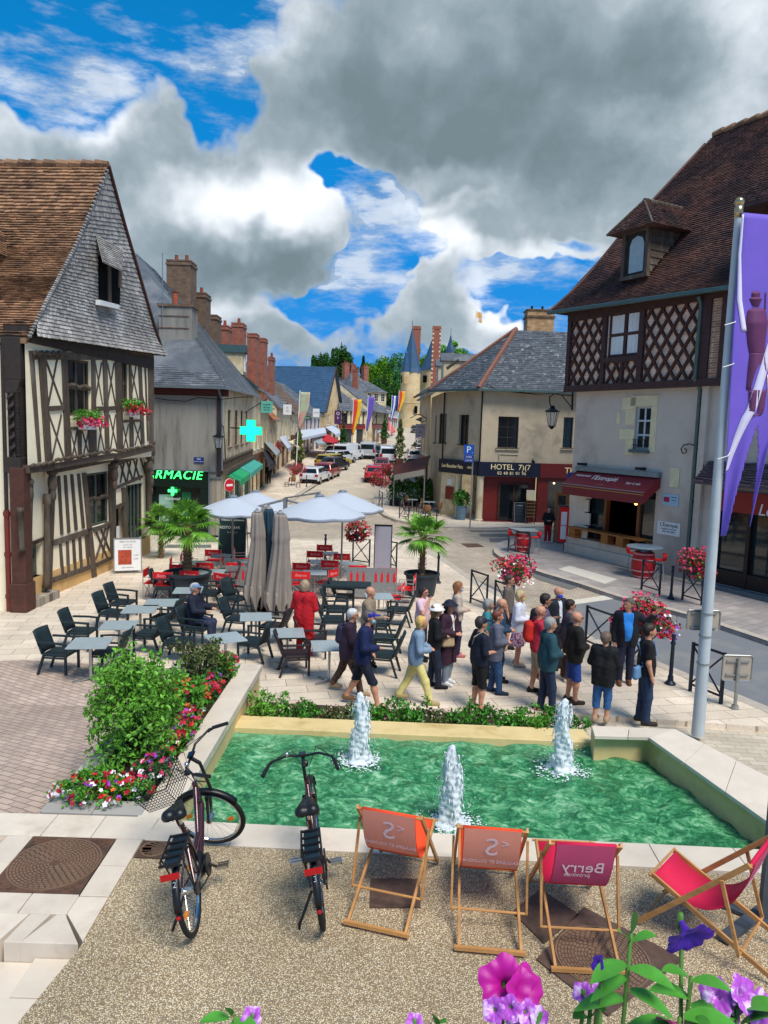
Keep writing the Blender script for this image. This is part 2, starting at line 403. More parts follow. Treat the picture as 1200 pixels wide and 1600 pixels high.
plaza=[(-16,12.6,0),(2.6,12.6,0),tuple(G(836,1110)),(7.6,12.4,0),tuple(G(1200,1114)),tuple(G(1060,1055)),tuple(G(990,1026)),tuple(G(918,1000)),tuple(G(830,958)),tuple(G(745,915)),tuple(G(695,880)),tuple(G(642,850)),tuple(G(606,838)),tuple(G(560,836)),tuple(G(520,845)),tuple(G(330,842)),tuple(G(200,846)),(-16,31,0)]
struct(poly('square_paving',plaza,m_slab,z=0,px=False,thick=.25))
def strip(mb,pts,w,z,side=1,h=.02):
 for a,b in zip(pts[:-1],pts[1:]):
  a,b=Vector(a),Vector(b);d=(b-a).normalized();n=Vector((-d.y,d.x,0))*w*side;a=a.copy();b=b.copy();a.z=b.z=z
  L=(b-a).length;k=max(1,int(L/.9))
  for i in range(k):
   p=a+(b-a)*(i/k)+d*.006;q=a+(b-a)*((i+1)/k)-d*.006
   mb.prism([p,q,q+n,p+n],(0,0,h))
 return mb
kb=MB();strip(kb,plaza[4:14],.28,-.02,-1,.026)
struct(kb.build('square_kerb',m_kerb))
bl=MB();bl.prism([(-16,12.4,-.1),(-3.4,12.4,-.1),(-3.4,14.6,-.1),(-7.4,14.9,-.1),(-16,12.9,-.1)],(0,0,.104))
struct(bl.build('brick_paving',m_brick))
rp=MB();rp.add([(-16,6.6,.9),(-3.38,6.6,.9),(-3.38,12.5,.006),(-16,12.5,.006),(-16,6.6,-.2),(-3.38,6.6,-.2),(-3.38,12.5,-.2),(-16,12.5,-.2)],[(0,1,2,3),(4,7,6,5),(0,4,5,1),(1,5,6,2),(2,6,7,3),(3,7,4,0)])
struct(rp.build('brick_ramp',m_brick))
rt_=MB();rt_.prism([(-16,5.95,-.2),(-3.38,5.95,-.2),(-3.38,6.6,-.2),(-16,6.6,-.2)],(0,0,1.1));
struct(rt_.build('ramp_landing',m_brick))
def flat(name,pts,mt,z):
 P=[G(a,b,z)for a,b in pts];mb=MB();mb.add(P,[tuple(range(len(P)))]);
 return struct(mb.build(name,mt))
flat('junction_setts',[(330,838),(520,842),(606,832),(660,850),(760,915),(901,985),(1010,1075),(1100,930),(965,905),(830,870),(780,850),(900,826),(760,824),(640,812),(596,800),(586,782),(440,800),(330,815)],m_setts,-.096)
flat('asphalt_road',[(880,944),(968,932),(1200,1001),(1700,1187),(1700,1337),(1200,1117),(1060,1056),(985,1024),(925,1002)],m_asphalt,-.088)
flat('pale_crossing_line',[(872,941),(966,927),(972,934),(880,947)],m_light,-.084)
for i,q in enumerate([[(800,880),(835,886),(920,913),(890,921),(840,905)],[(692,897),(715,893),(790,925),(760,930),(712,912)],[(732,827),(795,827),(795,831),(736,831)],[(748,834),(800,834),(800,838),(752,838)],[(764,841),(800,841),(792,847),(766,847)],[(262,851),(330,851),(330,856),(256,856)],[(290,843),(345,843),(345,847),(286,847)]]):
 flat('dark_paving_band',q,m_dark,-.084 if i<5 else.004)
m_drain=mat('rusty_iron','#6b5044',rough=.6,metal=.3,var=.25,vs=12,bump=.01,bs=60)
flat('gutter_grate',[(720,849),(746,849),(757,854),(731,855)],m_drain,-.080)
sw=[(771,856),(772,863),(784,872),(815,884),(850,896),(905,912),(965,932),(1080,962),(1200,1002),(1330,1050),(1700,1187),(1700,1085),(1330,985),(1200,942),(1120,922),(1000,893),(885,862),(878,846),(876,838),(800,841),(778,848)]
struct(poly('right_sidewalk',sw,m_walk,z=0.03,thick=.3))
kb=MB();strip(kb,[G(a,b,.03)for a,b in sw[:9]],.26,.0,1,.04);struct(kb.build('right_kerb',m_kerb))
flat('pale_crossing_pad',[(872,889),(890,884),(965,905),(945,912)],m_light,.034)
hs=[(596,757),(586,770),(583,784),(588,795),(600,805),(620,813),(660,820),(700,824),(760,825),(860,823),(900,822),(960,822),(960,800),(760,790),(690,780),(650,760),(625,742),(612,742)]
struct(poly('hotel_sidewalk',hs,m_slab,z=0.03,thick=.3))
kb=MB();strip(kb,[G(a,b,.03)for a,b in hs[:12]],.26,.0,1,.04);struct(kb.build('hotel_kerb',m_kerb))
def band(name,left,right,mt,dz,thick=.0):
 A=[Gt(a,b,dz)for a,b in left];B=[Gt(a,b,dz)for a,b in right];mb=MB();n=len(A)
 mb.add(A+B,[(i,n+i,n+i+1,i+1)for i in range(n-1)])
 if thick:mb.add([p for p in B]+[p-Vector((0,0,thick))for p in B],[(i,i+1,n+i+1,n+i)for i in range(n-1)])
 return struct(mb.build(name,mt))
band('left_sidewalk',[(310,832),(345,812),(385,782),(400,760),(420,736),(440,718),(470,700),(500,690),(540,678),(590,668)],[(390,832),(440,790),(463,772),(492,754),(512,742),(527,730),(545,714),(562,704),(590,690),(612,673)],m_slab,-.02,.1)
band('kerb_line',[(390,833),(440,791),(463,773),(492,755),(512,743)],[(398,834),(448,791),(470,773),(498,755),(515,743)],m_kerb,-.03)
# ---- terrace, pool, planter
TZ=.9;WZ=.52;LZ=.6
m_gravel=None
def gravel_mat():
 m=bpy.data.materials.new('washed_gravel');m.use_nodes=True;g=NG(m.node_tree);b=m.node_tree.nodes['Principled BSDF']
 co=g.n('ShaderNodeTexCoord').outputs['Object']
 vo=g.n('ShaderNodeTexVoronoi');g.link(co,vo.inputs['Vector']);vo.inputs['Scale'].default_value=88
 r,gg,bb=g.sep(vo.outputs['Color'])
 cr=g.n('ShaderNodeValToRGB');g.link(r,cr.inputs[0]);e=cr.color_ramp.elements
 e[0].color=hexc('#a58d6c')+(1,);e[1].color=hexc('#fbeed2')+(1,);e[1].position=.95
 for p,c in((.3,'#cdb48c'),(.55,'#e6d0a6'),(.8,'#ead7b0')):
  x=e.new(p);x.color=hexc(c)+(1,)
 c=g.mix(g.mr(vo.outputs['Distance'],.28,.55,0,.8),cr.outputs[0],hexc('#6a5843'))
 n=g.noise(co,1.1,4);c=g.vm('SCALE',c,sc=g.mr(n,.3,.7,.82,1.08,'LINEAR'))
 g.link(c,b.inputs['Base Color']);b.inputs['Roughness'].default_value=.8
 bn=g.n('ShaderNodeBump');bn.inputs['Distance'].default_value=.006;bn.inputs['Strength'].default_value=.8;bn.invert=True
 g.link(vo.outputs['Distance'],bn.inputs['Height']);g.link(bn.outputs[0],b.inputs['Normal'])
 return m
m_gravel=gravel_mat()
m_cope=mat('limestone_coping','#d6c8b6',rough=.6,var=.07,vs=3,bump=.002,rnd=.07,col2='#bfae9b',c2s=1.2,c2a=.55,c2b=.75)
m_yellow=mat('ochre_render','#d9bf87',rough=.8,var=.08,vs=3,col2='#b79d63',c2s=1.4,c2a=.5,c2b=.75,bump=.002)
gv=MB();gv.prism([(-2.4,-3,-.2),(9,-3,-.2),(9,6.3,-.2),(3.6,6.6,-.2),(-2.28,6.86,-.2),(-2.28,5.35,-.2),(-2.4,4.6,-.2)],(0,0,1.094))
struct(gv.build('gravel_terrace',m_gravel))
def slabs(mb,a,b,w,z,side,L=.75,h=.12,gap=.008):
 a,b=Vector((a[0],a[1],0)),Vector((b[0],b[1],0));d=(b-a).normalized();n=Vector((-d.y,d.x,0))*side;T=(b-a).length;k=max(1,round(T/L))
 for i in range(k):
  p=a+d*(T*i/k+gap/2);q=a+d*(T*(i+1)/k-gap/2)
  mb.prism([Vector((v.x,v.y,z-h))for v in(p,q,q+n*w,p+n*w)],(0,0,h))
 return mb
cp=MB();slabs(cp,(-2.25,7.27),(5.3,6.99),.41,TZ+.002,-1,.8)
slabs(cp,(-2.12,7.28),(-2.02,12.35),.36,TZ+.002,1,.85)
struct(cp.build('pool_coping',m_cope,bevel=.006))
wl=MB()
wl.prism([(-2.44,7.0,-.1),(-2.15,7.0,-.1),(-2.05,12.3,-.1),(-2.35,12.3,-.1)],(0,0,TZ+.1-.12))
wl.prism([(-2.1,6.9,-.1),(4.6,6.7,-.1),(4.6,7.0,-.1),(-2.1,7.24,-.1)],(0,0,TZ+.1-.12))
wl.prism([(-2.1,10.38,-.1),(3.1,10.22,-.1),(3.1,10.7,-.1),(-2.1,10.84,-.1)],(0,0,LZ+.1))
struct(wl.build('pool_walls',m_yellow,bevel=.008))
pr=MB();
pr.prism([G(929,1150,TZ-.05),G(1013,1152,TZ-.05),G(1210,1292,TZ-.05),(4.7,6.9,TZ-.05),(5.3,7.4,TZ-.05),G(1206,1216,TZ-.05),G(1055,1139,TZ-.05),G(924,1134,TZ-.05)],(0,0,-.95))
struct(pr.build('pool_rim_wall',m_yellow,bevel=.01))
ct=MB();q=[G(929,1150,TZ),G(1013,1152,TZ),G(1210,1292,TZ),G(1206,1216,TZ),G(1055,1139,TZ),G(924,1134,TZ)]
def tile(mb,pts):
 c=sum(pts,Vector())/len(pts);mb.prism([Vector((p.x,p.y,TZ-.048))+(c-p).normalized()*.005 for p in pts],(0,0,.05))
mid_o=q[5]+(q[4]-q[5])*.45;mid_i=q[0]+(q[1]-q[0])*.62
tile(ct,[q[0],mid_i,mid_o,q[5]]);tile(ct,[mid_i,q[1],q[4],mid_o])
a0,a1,b0,b1=q[1],q[2],q[4],q[3]
for i in range(3):
 f,h=i/3,(i+1)/3;tile(ct,[a0+(a1-a0)*f,a0+(a1-a0)*h,b0+(b1-b0)*h,b0+(b1-b0)*f])
ext=(q[2]-q[1]).normalized()*1.2;tile(ct,[a1,a1+ext,b1+ext,b1])
struct(ct.build('pool_rim_coping',m_cope,bevel=.005))
pb=MB();slabs(pb,(-3.52,7.35),(-3.52,12.4),.22,TZ-.0,-1,.9,h=1.0)
slabs(pb,(-3.32,12.2),(-2.4,12.2),.2,TZ,1,.9,h=1.0)
slabs(pb,(-3.5,7.33),(-2.44,7.33),.28,TZ+.003,1,.6,h=.3)
struct(pb.build('planter_border',mat('grey_border','#a7a39c',var=.1,vs=3,rnd=.06)))
m_soil=mat('soil','#3a2c20',rough=.95,var=.3,vs=14,bump=.02,bs=30)
struct(MB().bx(-3.31,-2.42,7.6,12.2,-.1,.84).build('planter_soil',m_soil))
struct(MB().prism([(-2.0,10.86,-.1),(3.08,10.72,-.1),(3.08,11.85,-.1),(-2.0,12.2,-.1)],(0,0,.4)).build('bed_soil',m_soil))
sb_=MB();slabs(sb_,(-1.98,12.22),(3.1,11.87),.1,.1,1,.9,h=.2);slabs(sb_,(3.12,11.95),(3.2,10.6),.1,.1,1,.9,h=.2)
struct(sb_.build('bed_edging',m_kerb))
def water_mat():
 m=bpy.data.materials.new('pool_water');m.use_nodes=True;g=NG(m.node_tree);b=m.node_tree.nodes['Principled BSDF']
 co=g.n('ShaderNodeTexCoord').outputs['Object']
 n1=g.noise(g.vm('MULTIPLY',co,(1,1.5,1)),3.0,6,.62,1.2);n2=g.noise(co,9.0,5,.6,1.6)
 cr=g.n('ShaderNodeValToRGB');g.link(g.m('ADD',g.m('MULTIPLY',n1,.55),g.m('MULTIPLY',n2,.45)),cr.inputs[0]);e=cr.color_ramp.elements
 e[0].position=.34;e[0].color=hexc('#1a5434')+(1,);e[1].position=.68;e[1].color=hexc('#b4d2b6')+(1,)  # pale foam streaks and highlights are painted into the water colour
 for p,c in((.44,'#236a42'),(.51,'#3f8c5c'),(.57,'#6aad7b')):
  x=e.new(p);x.color=hexc(c)+(1,)
 sx,sy,sz=g.sep(co)
 edge=g.mr(sy,1.2,1.75)
 c=g.mix(g.m('MULTIPLY',edge,.55),cr.outputs[0],hexc('#5c9c74'))
 g.link(c,b.inputs['Base Color']);b.inputs['Roughness'].default_value=.06;b.inputs['IOR'].default_value=1.33;b.inputs['Specular IOR Level'].default_value=.5
 bn=g.n('ShaderNodeBump');bn.inputs['Distance'].default_value=.05;bn.inputs['Strength'].default_value=.6
 g.link(g.m('ADD',g.noise(co,20,5,.6,.8),g.m('MULTIPLY',n2,.7)),bn.inputs['Height']);g.link(bn.outputs[0],b.inputs['Normal'])
 return m
JETS=[(562,1190,1083),(876,1205,1093),(703,1290,1166)]
JP=[G(a,b,WZ)for a,b,c in JETS]
def water():
 nx,ny=170,110;mb=MB();rng=np.random.RandomState(3)
 W_=[(rng.uniform(-1,1),rng.uniform(-1,1),rng.uniform(5,26),rng.uniform(0,6.3))for _ in range(26)]
 x0,x1,y0,y1=-2.16,4.75,6.95,10.42
 vs=[]
 for j in range(ny+1):
  for i in range(nx+1):
   x=x0+(x1-x0)*i/nx;y=y0+(y1-y0)*j/ny;z=0
   for a,b2,k,ph in W_:
    l=math.hypot(a,b2)+.01;z+=math.sin((a*x+b2*y)/l*k+ph+.9*math.sin(x*1.7+y*2.1+ph))*(.05/k)
   for p in JP:
    r=math.hypot(x-p.x,y-p.y);z+=.018*math.sin(r*24-1)*math.exp(-r*2.2)
   e_=min(1,(x-x0)*3+.15,(x1-x)*3+.15,(y1-y)*4+.15);vs.append((x,y,WZ+z*1.1*e_))
 mb.add(vs,[(j*(nx+1)+i,j*(nx+1)+i+1,(j+1)*(nx+1)+i+1,(j+1)*(nx+1)+i)for j in range(ny)for i in range(nx)])
 return struct(mb.build('pool_water',water_mat(),smooth=True))
water()
sl=MB()
def rect(x0,x1,y0,y1,z1,h=.3):sl.bx(x0+.004,x1-.004,y0+.004,y1-.004,z1-h,z1)
rect(-2.54,-2.28,5.98,6.43,TZ+.006);rect(-2.54,-2.28,6.43,6.88,TZ+.006)
for a,b in((-4.2,-3.3),(-3.3,-2.8),(-2.8,-2.25)):rect(a,b,6.88,7.3,TZ+.006)
for a,b in((6.0,6.44),(6.44,6.88)):rect(-3.62,-3.36,a,b,TZ+.006)
for a,b in((-4.3,-3.4),(-3.4,-2.95),(-2.95,-2.54)):rect(a,b,5.73,6.0,TZ+.006)
sl.prism([(-2.54,5.74,.6),(-2.28,5.42,.6),(-2.285,5.97,.6),(-2.54,5.97,.6)],(0,0,.306))
sl.prism([(-2.55,5.73,.6),(-2.62,5.73,.6),(-2.76,5.385,.6),(-2.3,5.385,.6)],(0,0,.306))
for a,b in((-2.84,-2.67),(-3.6,-2.85),(-4.4,-3.61)):sl.prism([(a-.05,5.385,.6),(b-.09,5.385,.6),(b,5.73,.6),(a,5.73,.6)],(0,0,.306))
struct(sl.build('terrace_slabs',m_cope,bevel=.004))
st=MB()
for a,b,c,d,in((-2.64,-2.33,4.98,5.38),(-2.70,-2.37,4.5,4.97),(-2.8,-2.4,3.9,4.49),(-3.4,-2.66,4.7,5.38),(-4.3,-3.42,4.7,5.38),(-3.5,-2.72,3.6,4.69)):
 st.bx(a,b,c,d,.3,.78 if b>-2.45 else.74)
struct(st.build('lower_step_slabs',m_cope,bevel=.004))
# ------------------------------------------------------------------ building kit
m_cream=mat('cream_plaster','#fbeccb',rough=.85,var=.05,vs=2,col2='#d9c49a',c2s=1.1,c2a=.58,c2b=.8,bump=.003)
m_ochre=mat('ochre_plinth','#d2ab70',rough=.85,var=.08,vs=2,col2='#a98454',c2s=1.3,c2a=.5,c2b=.8,bump=.003)
m_oak=mat('old_oak','#54463b',rough=.8,var=.35,vs=5,stretch=(3,3,.6),bump=.006,bs=26,rnd=.18,col2='#6a6459',c2s=.9,c2a=.5,c2b=.7)
m_oakdark=mat('dark_oak','#332b27',rough=.8,var=.3,vs=5,bump=.006,bs=26,rnd=.2)
m_redoak=mat('reddish_oak','#4b2c22',rough=.75,var=.3,vs=5,bump=.006,bs=26,rnd=.15)
m_shingle=mat('grey_shingle','#8e8a86',rough=.7,var=.16,vs=3,rnd=.30,bump=.003,col2='#b9b5b0',c2s=.8,c2a=.45,c2b=.7)
m_tile=mat('clay_tile','#8f6c50',rough=.85,var=.25,vs=1.3,rnd=.42,bump=.004,col2='#5f4636',c2s=1.6,c2a=.5,c2b=.68)
m_tiled=mat('dark_clay_tile','#644339',rough=.75,var=.25,vs=1.1,rnd=.40,bump=.004,col2='#3a2a2c',c2s=.55,c2a=.40,c2b=.6)
m_slate=mat('slate','#5a5f66',rough=.5,var=.18,vs=2,rnd=.24,bump=.002,col2='#75787b',c2s=.5,c2a=.45,c2b=.65)
m_slated=mat('lichen_slate','#4c525a',rough=.6,var=.3,vs=5,rnd=.30,bump=.004,col2='#8b908e',c2s=4,c2a=.55,c2b=.68)
m_bluslate=mat('blue_slate','#31506e',rough=.45,var=.12,vs=1,rnd=.12,bump=.002)
m_glass=mat('dark_glass','#12181d',rough=.08,var=0,spec=.6)
m_glassb=mat('shop_glass','#1c2a2c',rough=.05,var=.3,vs=1.5,spec=.7)
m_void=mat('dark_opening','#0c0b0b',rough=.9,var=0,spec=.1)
m_mauve=mat('mauve_render','#c8bbac',rough=.85,var=.05,vs=1.5,col2='#b0a294',c2s=.5,c2a=.45,c2b=.7,bump=.003)
m_hotel=mat('hotel_render','#b8a88f',rough=.85,var=.08,vs=2,col2='#8f8474',c2s=.7,c2a=.48,c2b=.72,bump=.003)
m_grey=mat('stained_cement','#8e8b84',rough=.85,var=.15,vs=2.2,stretch=(2.5,2.5,.35),col2='#66635d',c2s=1.1,c2a=.45,c2b=.7,bump=.004)
m_stonew=paving('rubble_stone',('#a79d8c','#837a6c'),'#5e574c',.45,.25,0)
m_white=mat('white_paint','#dfe0dd',rough=.5,var=.04)
m_zinc=mat('zinc','#7b8790',rough=.4,metal=.5,var=.15,vs=6)
m_greenzinc=mat('green_gutter','#4d6463',rough=.5,metal=.3,var=.15)
m_winered=mat('wine_red','#6d1a22',rough=.6,var=.1)
m_brickr=mat('red_brick','#99523a',rough=.85,var=.25,vs=9,bump=.006,bs=30)
def brickmat(name,c1,c2,mo):
 m=bpy.data.materials.new(name);m.use_nodes=True;g=NG(m.node_tree);b=m.node_tree.nodes['Principled BSDF']
 co=g.n('ShaderNodeTexCoord').outputs['Object'];x,y,z=g.sep(co)
 br=g.n('ShaderNodeTexBrick');g.link(g.comb(g.m('ADD',x,y),z,0),br.inputs['Vector']);br.inputs['Scale'].default_value=1
 br.inputs['Brick Width'].default_value=.24;br.inputs['Row Height'].default_value=.085;br.inputs['Mortar Size'].default_value=.012
 g.inp(br.inputs['Color1'],hexc(c1));g.inp(br.inputs['Color2'],hexc(c2));g.inp(br.inputs['Mortar'],hexc(mo))
 n=g.noise(co,3,5);g.link(g.vm('SCALE',br.outputs[0],sc=g.mr(n,.3,.7,.7,1.2,'LINEAR')),b.inputs['Base Color']);b.inputs['Roughness'].default_value=.85
 bn=g.n('ShaderNodeBump');bn.inputs['Distance'].default_value=.01;bn.invert=True;g.link(br.outputs[1],bn.inputs['Height']);g.link(bn.outputs[0],b.inputs['Normal'])
 return m
m_brick_old=brickmat('old_brick','#7e5a40','#5c4636','#7a6f60')
m_brick_red=brickmat('orange_brick','#a34a32','#8c3f2c','#9a8372')
m_brick_pale=brickmat('pale_brick','#c69a68','#a97c50','#b8a382')
m_leaf=mat('leaf','#4f8a26',rough=.55,var=.25,vs=3,rnd=.5,spec=.3)
m_leafd=mat('leaf_dark','#2f5f22',rough=.55,var=.25,vs=3,rnd=.5,spec=.3)
m_leaft=mat('tree_leaf','#2f5a1f',rough=.7,var=.3,vs=.5,rnd=.55,spec=.2)
m_leafy=mat('bright_tree_leaf','#5f9420',rough=.7,var=.25,vs=.5,rnd=.5,spec=.2)
m_pinkf=mat('pink_flower','#c8325f',rough=.6,var=.2,vs=9,rnd=.45)
m_redf=mat('red_flower','#b3172a',rough=.6,var=.2,vs=9,rnd=.4)
m_whitef=mat('white_flower','#e6e2e6',rough=.6,var=.05,rnd=.1)
m_purpf=mat('purple_flower','#8b3fae',rough=.6,var=.2,vs=9,rnd=.3)
m_orangef=mat('orange_flower','#d8632c',rough=.6,var=.2,vs=9,rnd=.3)
m_iron=mat('black_iron','#17181d',rough=.45,metal=.4,var=.1)
m_navy=mat('navy_iron','#1e2636',rough=.4,metal=.3,var=.1)
def crop(ox,oy,s):return lambda x,y:(ox+x/s,oy+y/s)
def fq(F,mb,q,o0,o1,m=None):
 """prism over four photograph points lying on the facade"""
 c=[F.uz(*p,o1)for p in q]
 return mb.hexa([F.w(u,z,o0)for u,z in c]+[F.w(u,z,o1)for u,z in c],m)
def fbar(F,mb,a,b,w,o0,o1,m=None):
 return F.bar(mb,F.uz(*a,o1),F.uz(*b,o1),w,o0,o1,m)
def rect(F,x0,y0,x1,y1,off=0.):
 xm,ym=(x0+x1)/2,(y0+y1)/2
 a,b=F.uz(x0,ym,off)[0],F.uz(x1,ym,off)[0]
 return(min(a,b),max(a,b),F.uz(xm,y1,off)[1],F.uz(xm,y0,off)[1])
def window(F,root,r,off=0.,depth=.15,cols=2,rows=2,fm=None,pm=None,fw=.06,sill=None,bar=.035,name='window',curtain=None,label=None):
 u0,u1,z0,z1=r;mb=MB();o0,o1=off-depth,off-depth+.06
 F.bx(mb,u0,u1,z0,z0+fw,o0,o1);F.bx(mb,u0,u1,z1-fw,z1,o0,o1)
 F.bx(mb,u0,u0+fw,z0+fw,z1-fw,o0,o1);F.bx(mb,u1-fw,u1,z0+fw,z1-fw,o0,o1)
 for i in range(1,cols):c=u0+(u1-u0)*i/cols;F.bx(mb,c-bar/2,c+bar/2,z0+fw,z1-fw,o0+.005,o1-.005)
 for j in range(1,rows):c=z0+(z1-z0)*j/rows;F.bx(mb,u0+fw,u1-fw,c-bar/2,c+bar/2,o0+.01,o1-.01)
 if sill:F.bx(mb,u0-.08,u1+.08,z0-.07,z0-.002,off-depth,off+sill)
 w=mb.build(name,fm or m_oakdark,root)
 if label:w['label']=label
 p=MB();F.bx(p,u0+.01,u1-.01,z0+.01,z1-.01,o0+.015,o0+.025);p.build('pane',pm or m_glass,w)
 if curtain:
  c=MB();n=14
  for i in range(n):
   a=u0+fw+(u1-u0-2*fw)*i/n;b=u0+fw+(u1-u0-2*fw)*(i+1)/n
   if cols==2 and abs((a+b)/2-(u0+u1)/2)<(u1-u0)*.09:continue
   F.bx(c,a,b,z0+fw,z1-fw,o0+.027,o0+.03+.012*(i%2))
  c.build('curtain',curtain,w)
 return w
def tiled(mb,prof,e,tw=.17,gap=.012,thick=.02,jit=.012,shape=None,m=None,ends=None):
 """tiled slope. prof: list of (left point, right point) per course, bottom first"""
 for k in range(len(prof)-1):
  a,b=Vector(prof[k][0]),Vector(prof[k][1]);c,d=Vector(prof[k+1][0]),Vector(prof[k+1][1])
  L=(b-a).length;n=max(1,int(L/tw));up=((c+d)/2-(a+b)/2);nr=(b-a).cross(up).normalized()
  if nr.dot(e)<0:nr=-nr
  st=(k%2)*.5
  for i in range(-1 if st else 0,n):
   f0=max(0,(i+st)/n);f1=min(1,(i+1+st)/n)
   if f1-f0<1e-3:continue
   j=random.uniform(-jit,jit);jl=random.uniform(0,jit)
   p0=a+(b-a)*f0;p1=a+(b-a)*(f1)-(b-a).normalized()*gap;q0=c+(d-c)*f0;q1=c+(d-c)*f1-(b-a).normalized()*gap
   lo=nr*(thick+jl);uv=up.normalized()*j
   mb.add([p0+uv+lo,p1+uv+lo,q1+uv+nr*.001,q0+uv+nr*.001,p0+uv,p1+uv],[(0,1,2,3),(4,5,1,0)],m)
def slope(mb,a,b,d,c,e,ch=.11,tw=.17,**k):
 """a,b eave ends, d,c top ends"""
 a,b,c,d=map(Vector,(a,b,c,d));L=max((d-a).length,(c-b).length);n=max(2,round(L/ch))
 tiled(mb,[(a+(d-a)*i/n,b+(c-b)*i/n)for i in range(n+1)],Vector(e),tw,**k)
def under(mb,pts,t=.12,m=None):
 """solid board under a roof slope"""
 P=[Vector(p)for p in pts];n=(P[1]-P[0]).cross(P[2]-P[0]).normalized()
 if n.z<0:n=-n
 mb.prism([p-n*(t+.004)for p in P],n*t,m)
def chimney(root,p,w,d,z0,z1,mt,rot=0,pots=1,potm=None,cap=True):
 R=Matrix.Translation((p[0],p[1],0))@Matrix.Rotation(rot,4,'Z')
 mb=MB();mb.bx(-w/2,w/2,-d/2,d/2,z0,z1)
 if cap:mb.bx(-w/2-.06,w/2+.06,-d/2-.06,d/2+.06,z1-.25,z1-.1);mb.bx(-w/2-.03,w/2+.03,-d/2-.03,d/2+.03,z1+.003,z1+.1)
 c=mb.xf(R).build('chimney',mt,root)
 for i in range(pots):
  x=(i-(pots-1)/2)*w/(pots+.3)
  MB().lathe([(.13,z1),(.15,z1+.1),(.11,z1+.5),(.13,z1+.55)],(x,0,0),10).xf(R).build('chimney_pot',potm or m_brickr,c,smooth=40)
 return c
m_wood=mat('golden_wood','#a0642c',rough=.6,var=.25,vs=5,stretch=(1,1,4),rnd=.12)
def leaves(mb,pts,size,m=None,up=.3,asp=.5,rng=random,fold=True):
 """leaf-shaped little faces scattered round the given points"""
 for p in pts:
  s=size*rng.uniform(.6,1.25)
  d=Vector((rng.gauss(0,1),rng.gauss(0,1),rng.gauss(0,1)+up)).normalized();n=d.orthogonal().normalized()
  n.rotate(Matrix.Rotation(rng.uniform(0,6.3),3,d));t=d.cross(n)
  p=Vector(p);w=s*asp/2
  if fold:mb.add([p-d*s/2,p+t*w+n*s*.08,p+d*s/2,p-t*w+n*s*.08],[(0,1,2),(0,2,3)],m)
  else:mb.add([p-d*s/2,p+t*w,p+d*s/2,p-t*w],[(0,1,2,3)],m)
def blob_pts(c,r,n,rng=random,shell=.55):
 o=[]
 for _ in range(n):
  v=Vector((rng.gauss(0,1),rng.gauss(0,1),rng.gauss(0,1))).normalized()*(rng.uniform(shell,1))
  o.append((c[0]+v.x*r[0],c[1]+v.y*r[1],c[2]+v.z*r[2]))
 return o
def blossoms(mb,pts,size,m,rng=random,petals=5):
 for p in pts:
  s=size*rng.uniform(.7,1.2);d=Vector((rng.gauss(0,.7),rng.gauss(0,.7)-.5,rng.gauss(0,.5)+.8)).normalized()
  n=d.orthogonal().normalized();n.rotate(Matrix.Rotation(rng.uniform(0,6),3,d));t=d.cross(n);p=Vector(p)
  ring=[p+(n*math.cos(a)+t*math.sin(a))*s*(.5 if k%2==0 else.33)+d*s*.12 for k in range(2*petals)for a in[math.pi*k/petals]]
  mb.add([p]+ring,[(0,k+1,(k+1)%(2*petals)+1)for k in range(2*petals)],m)
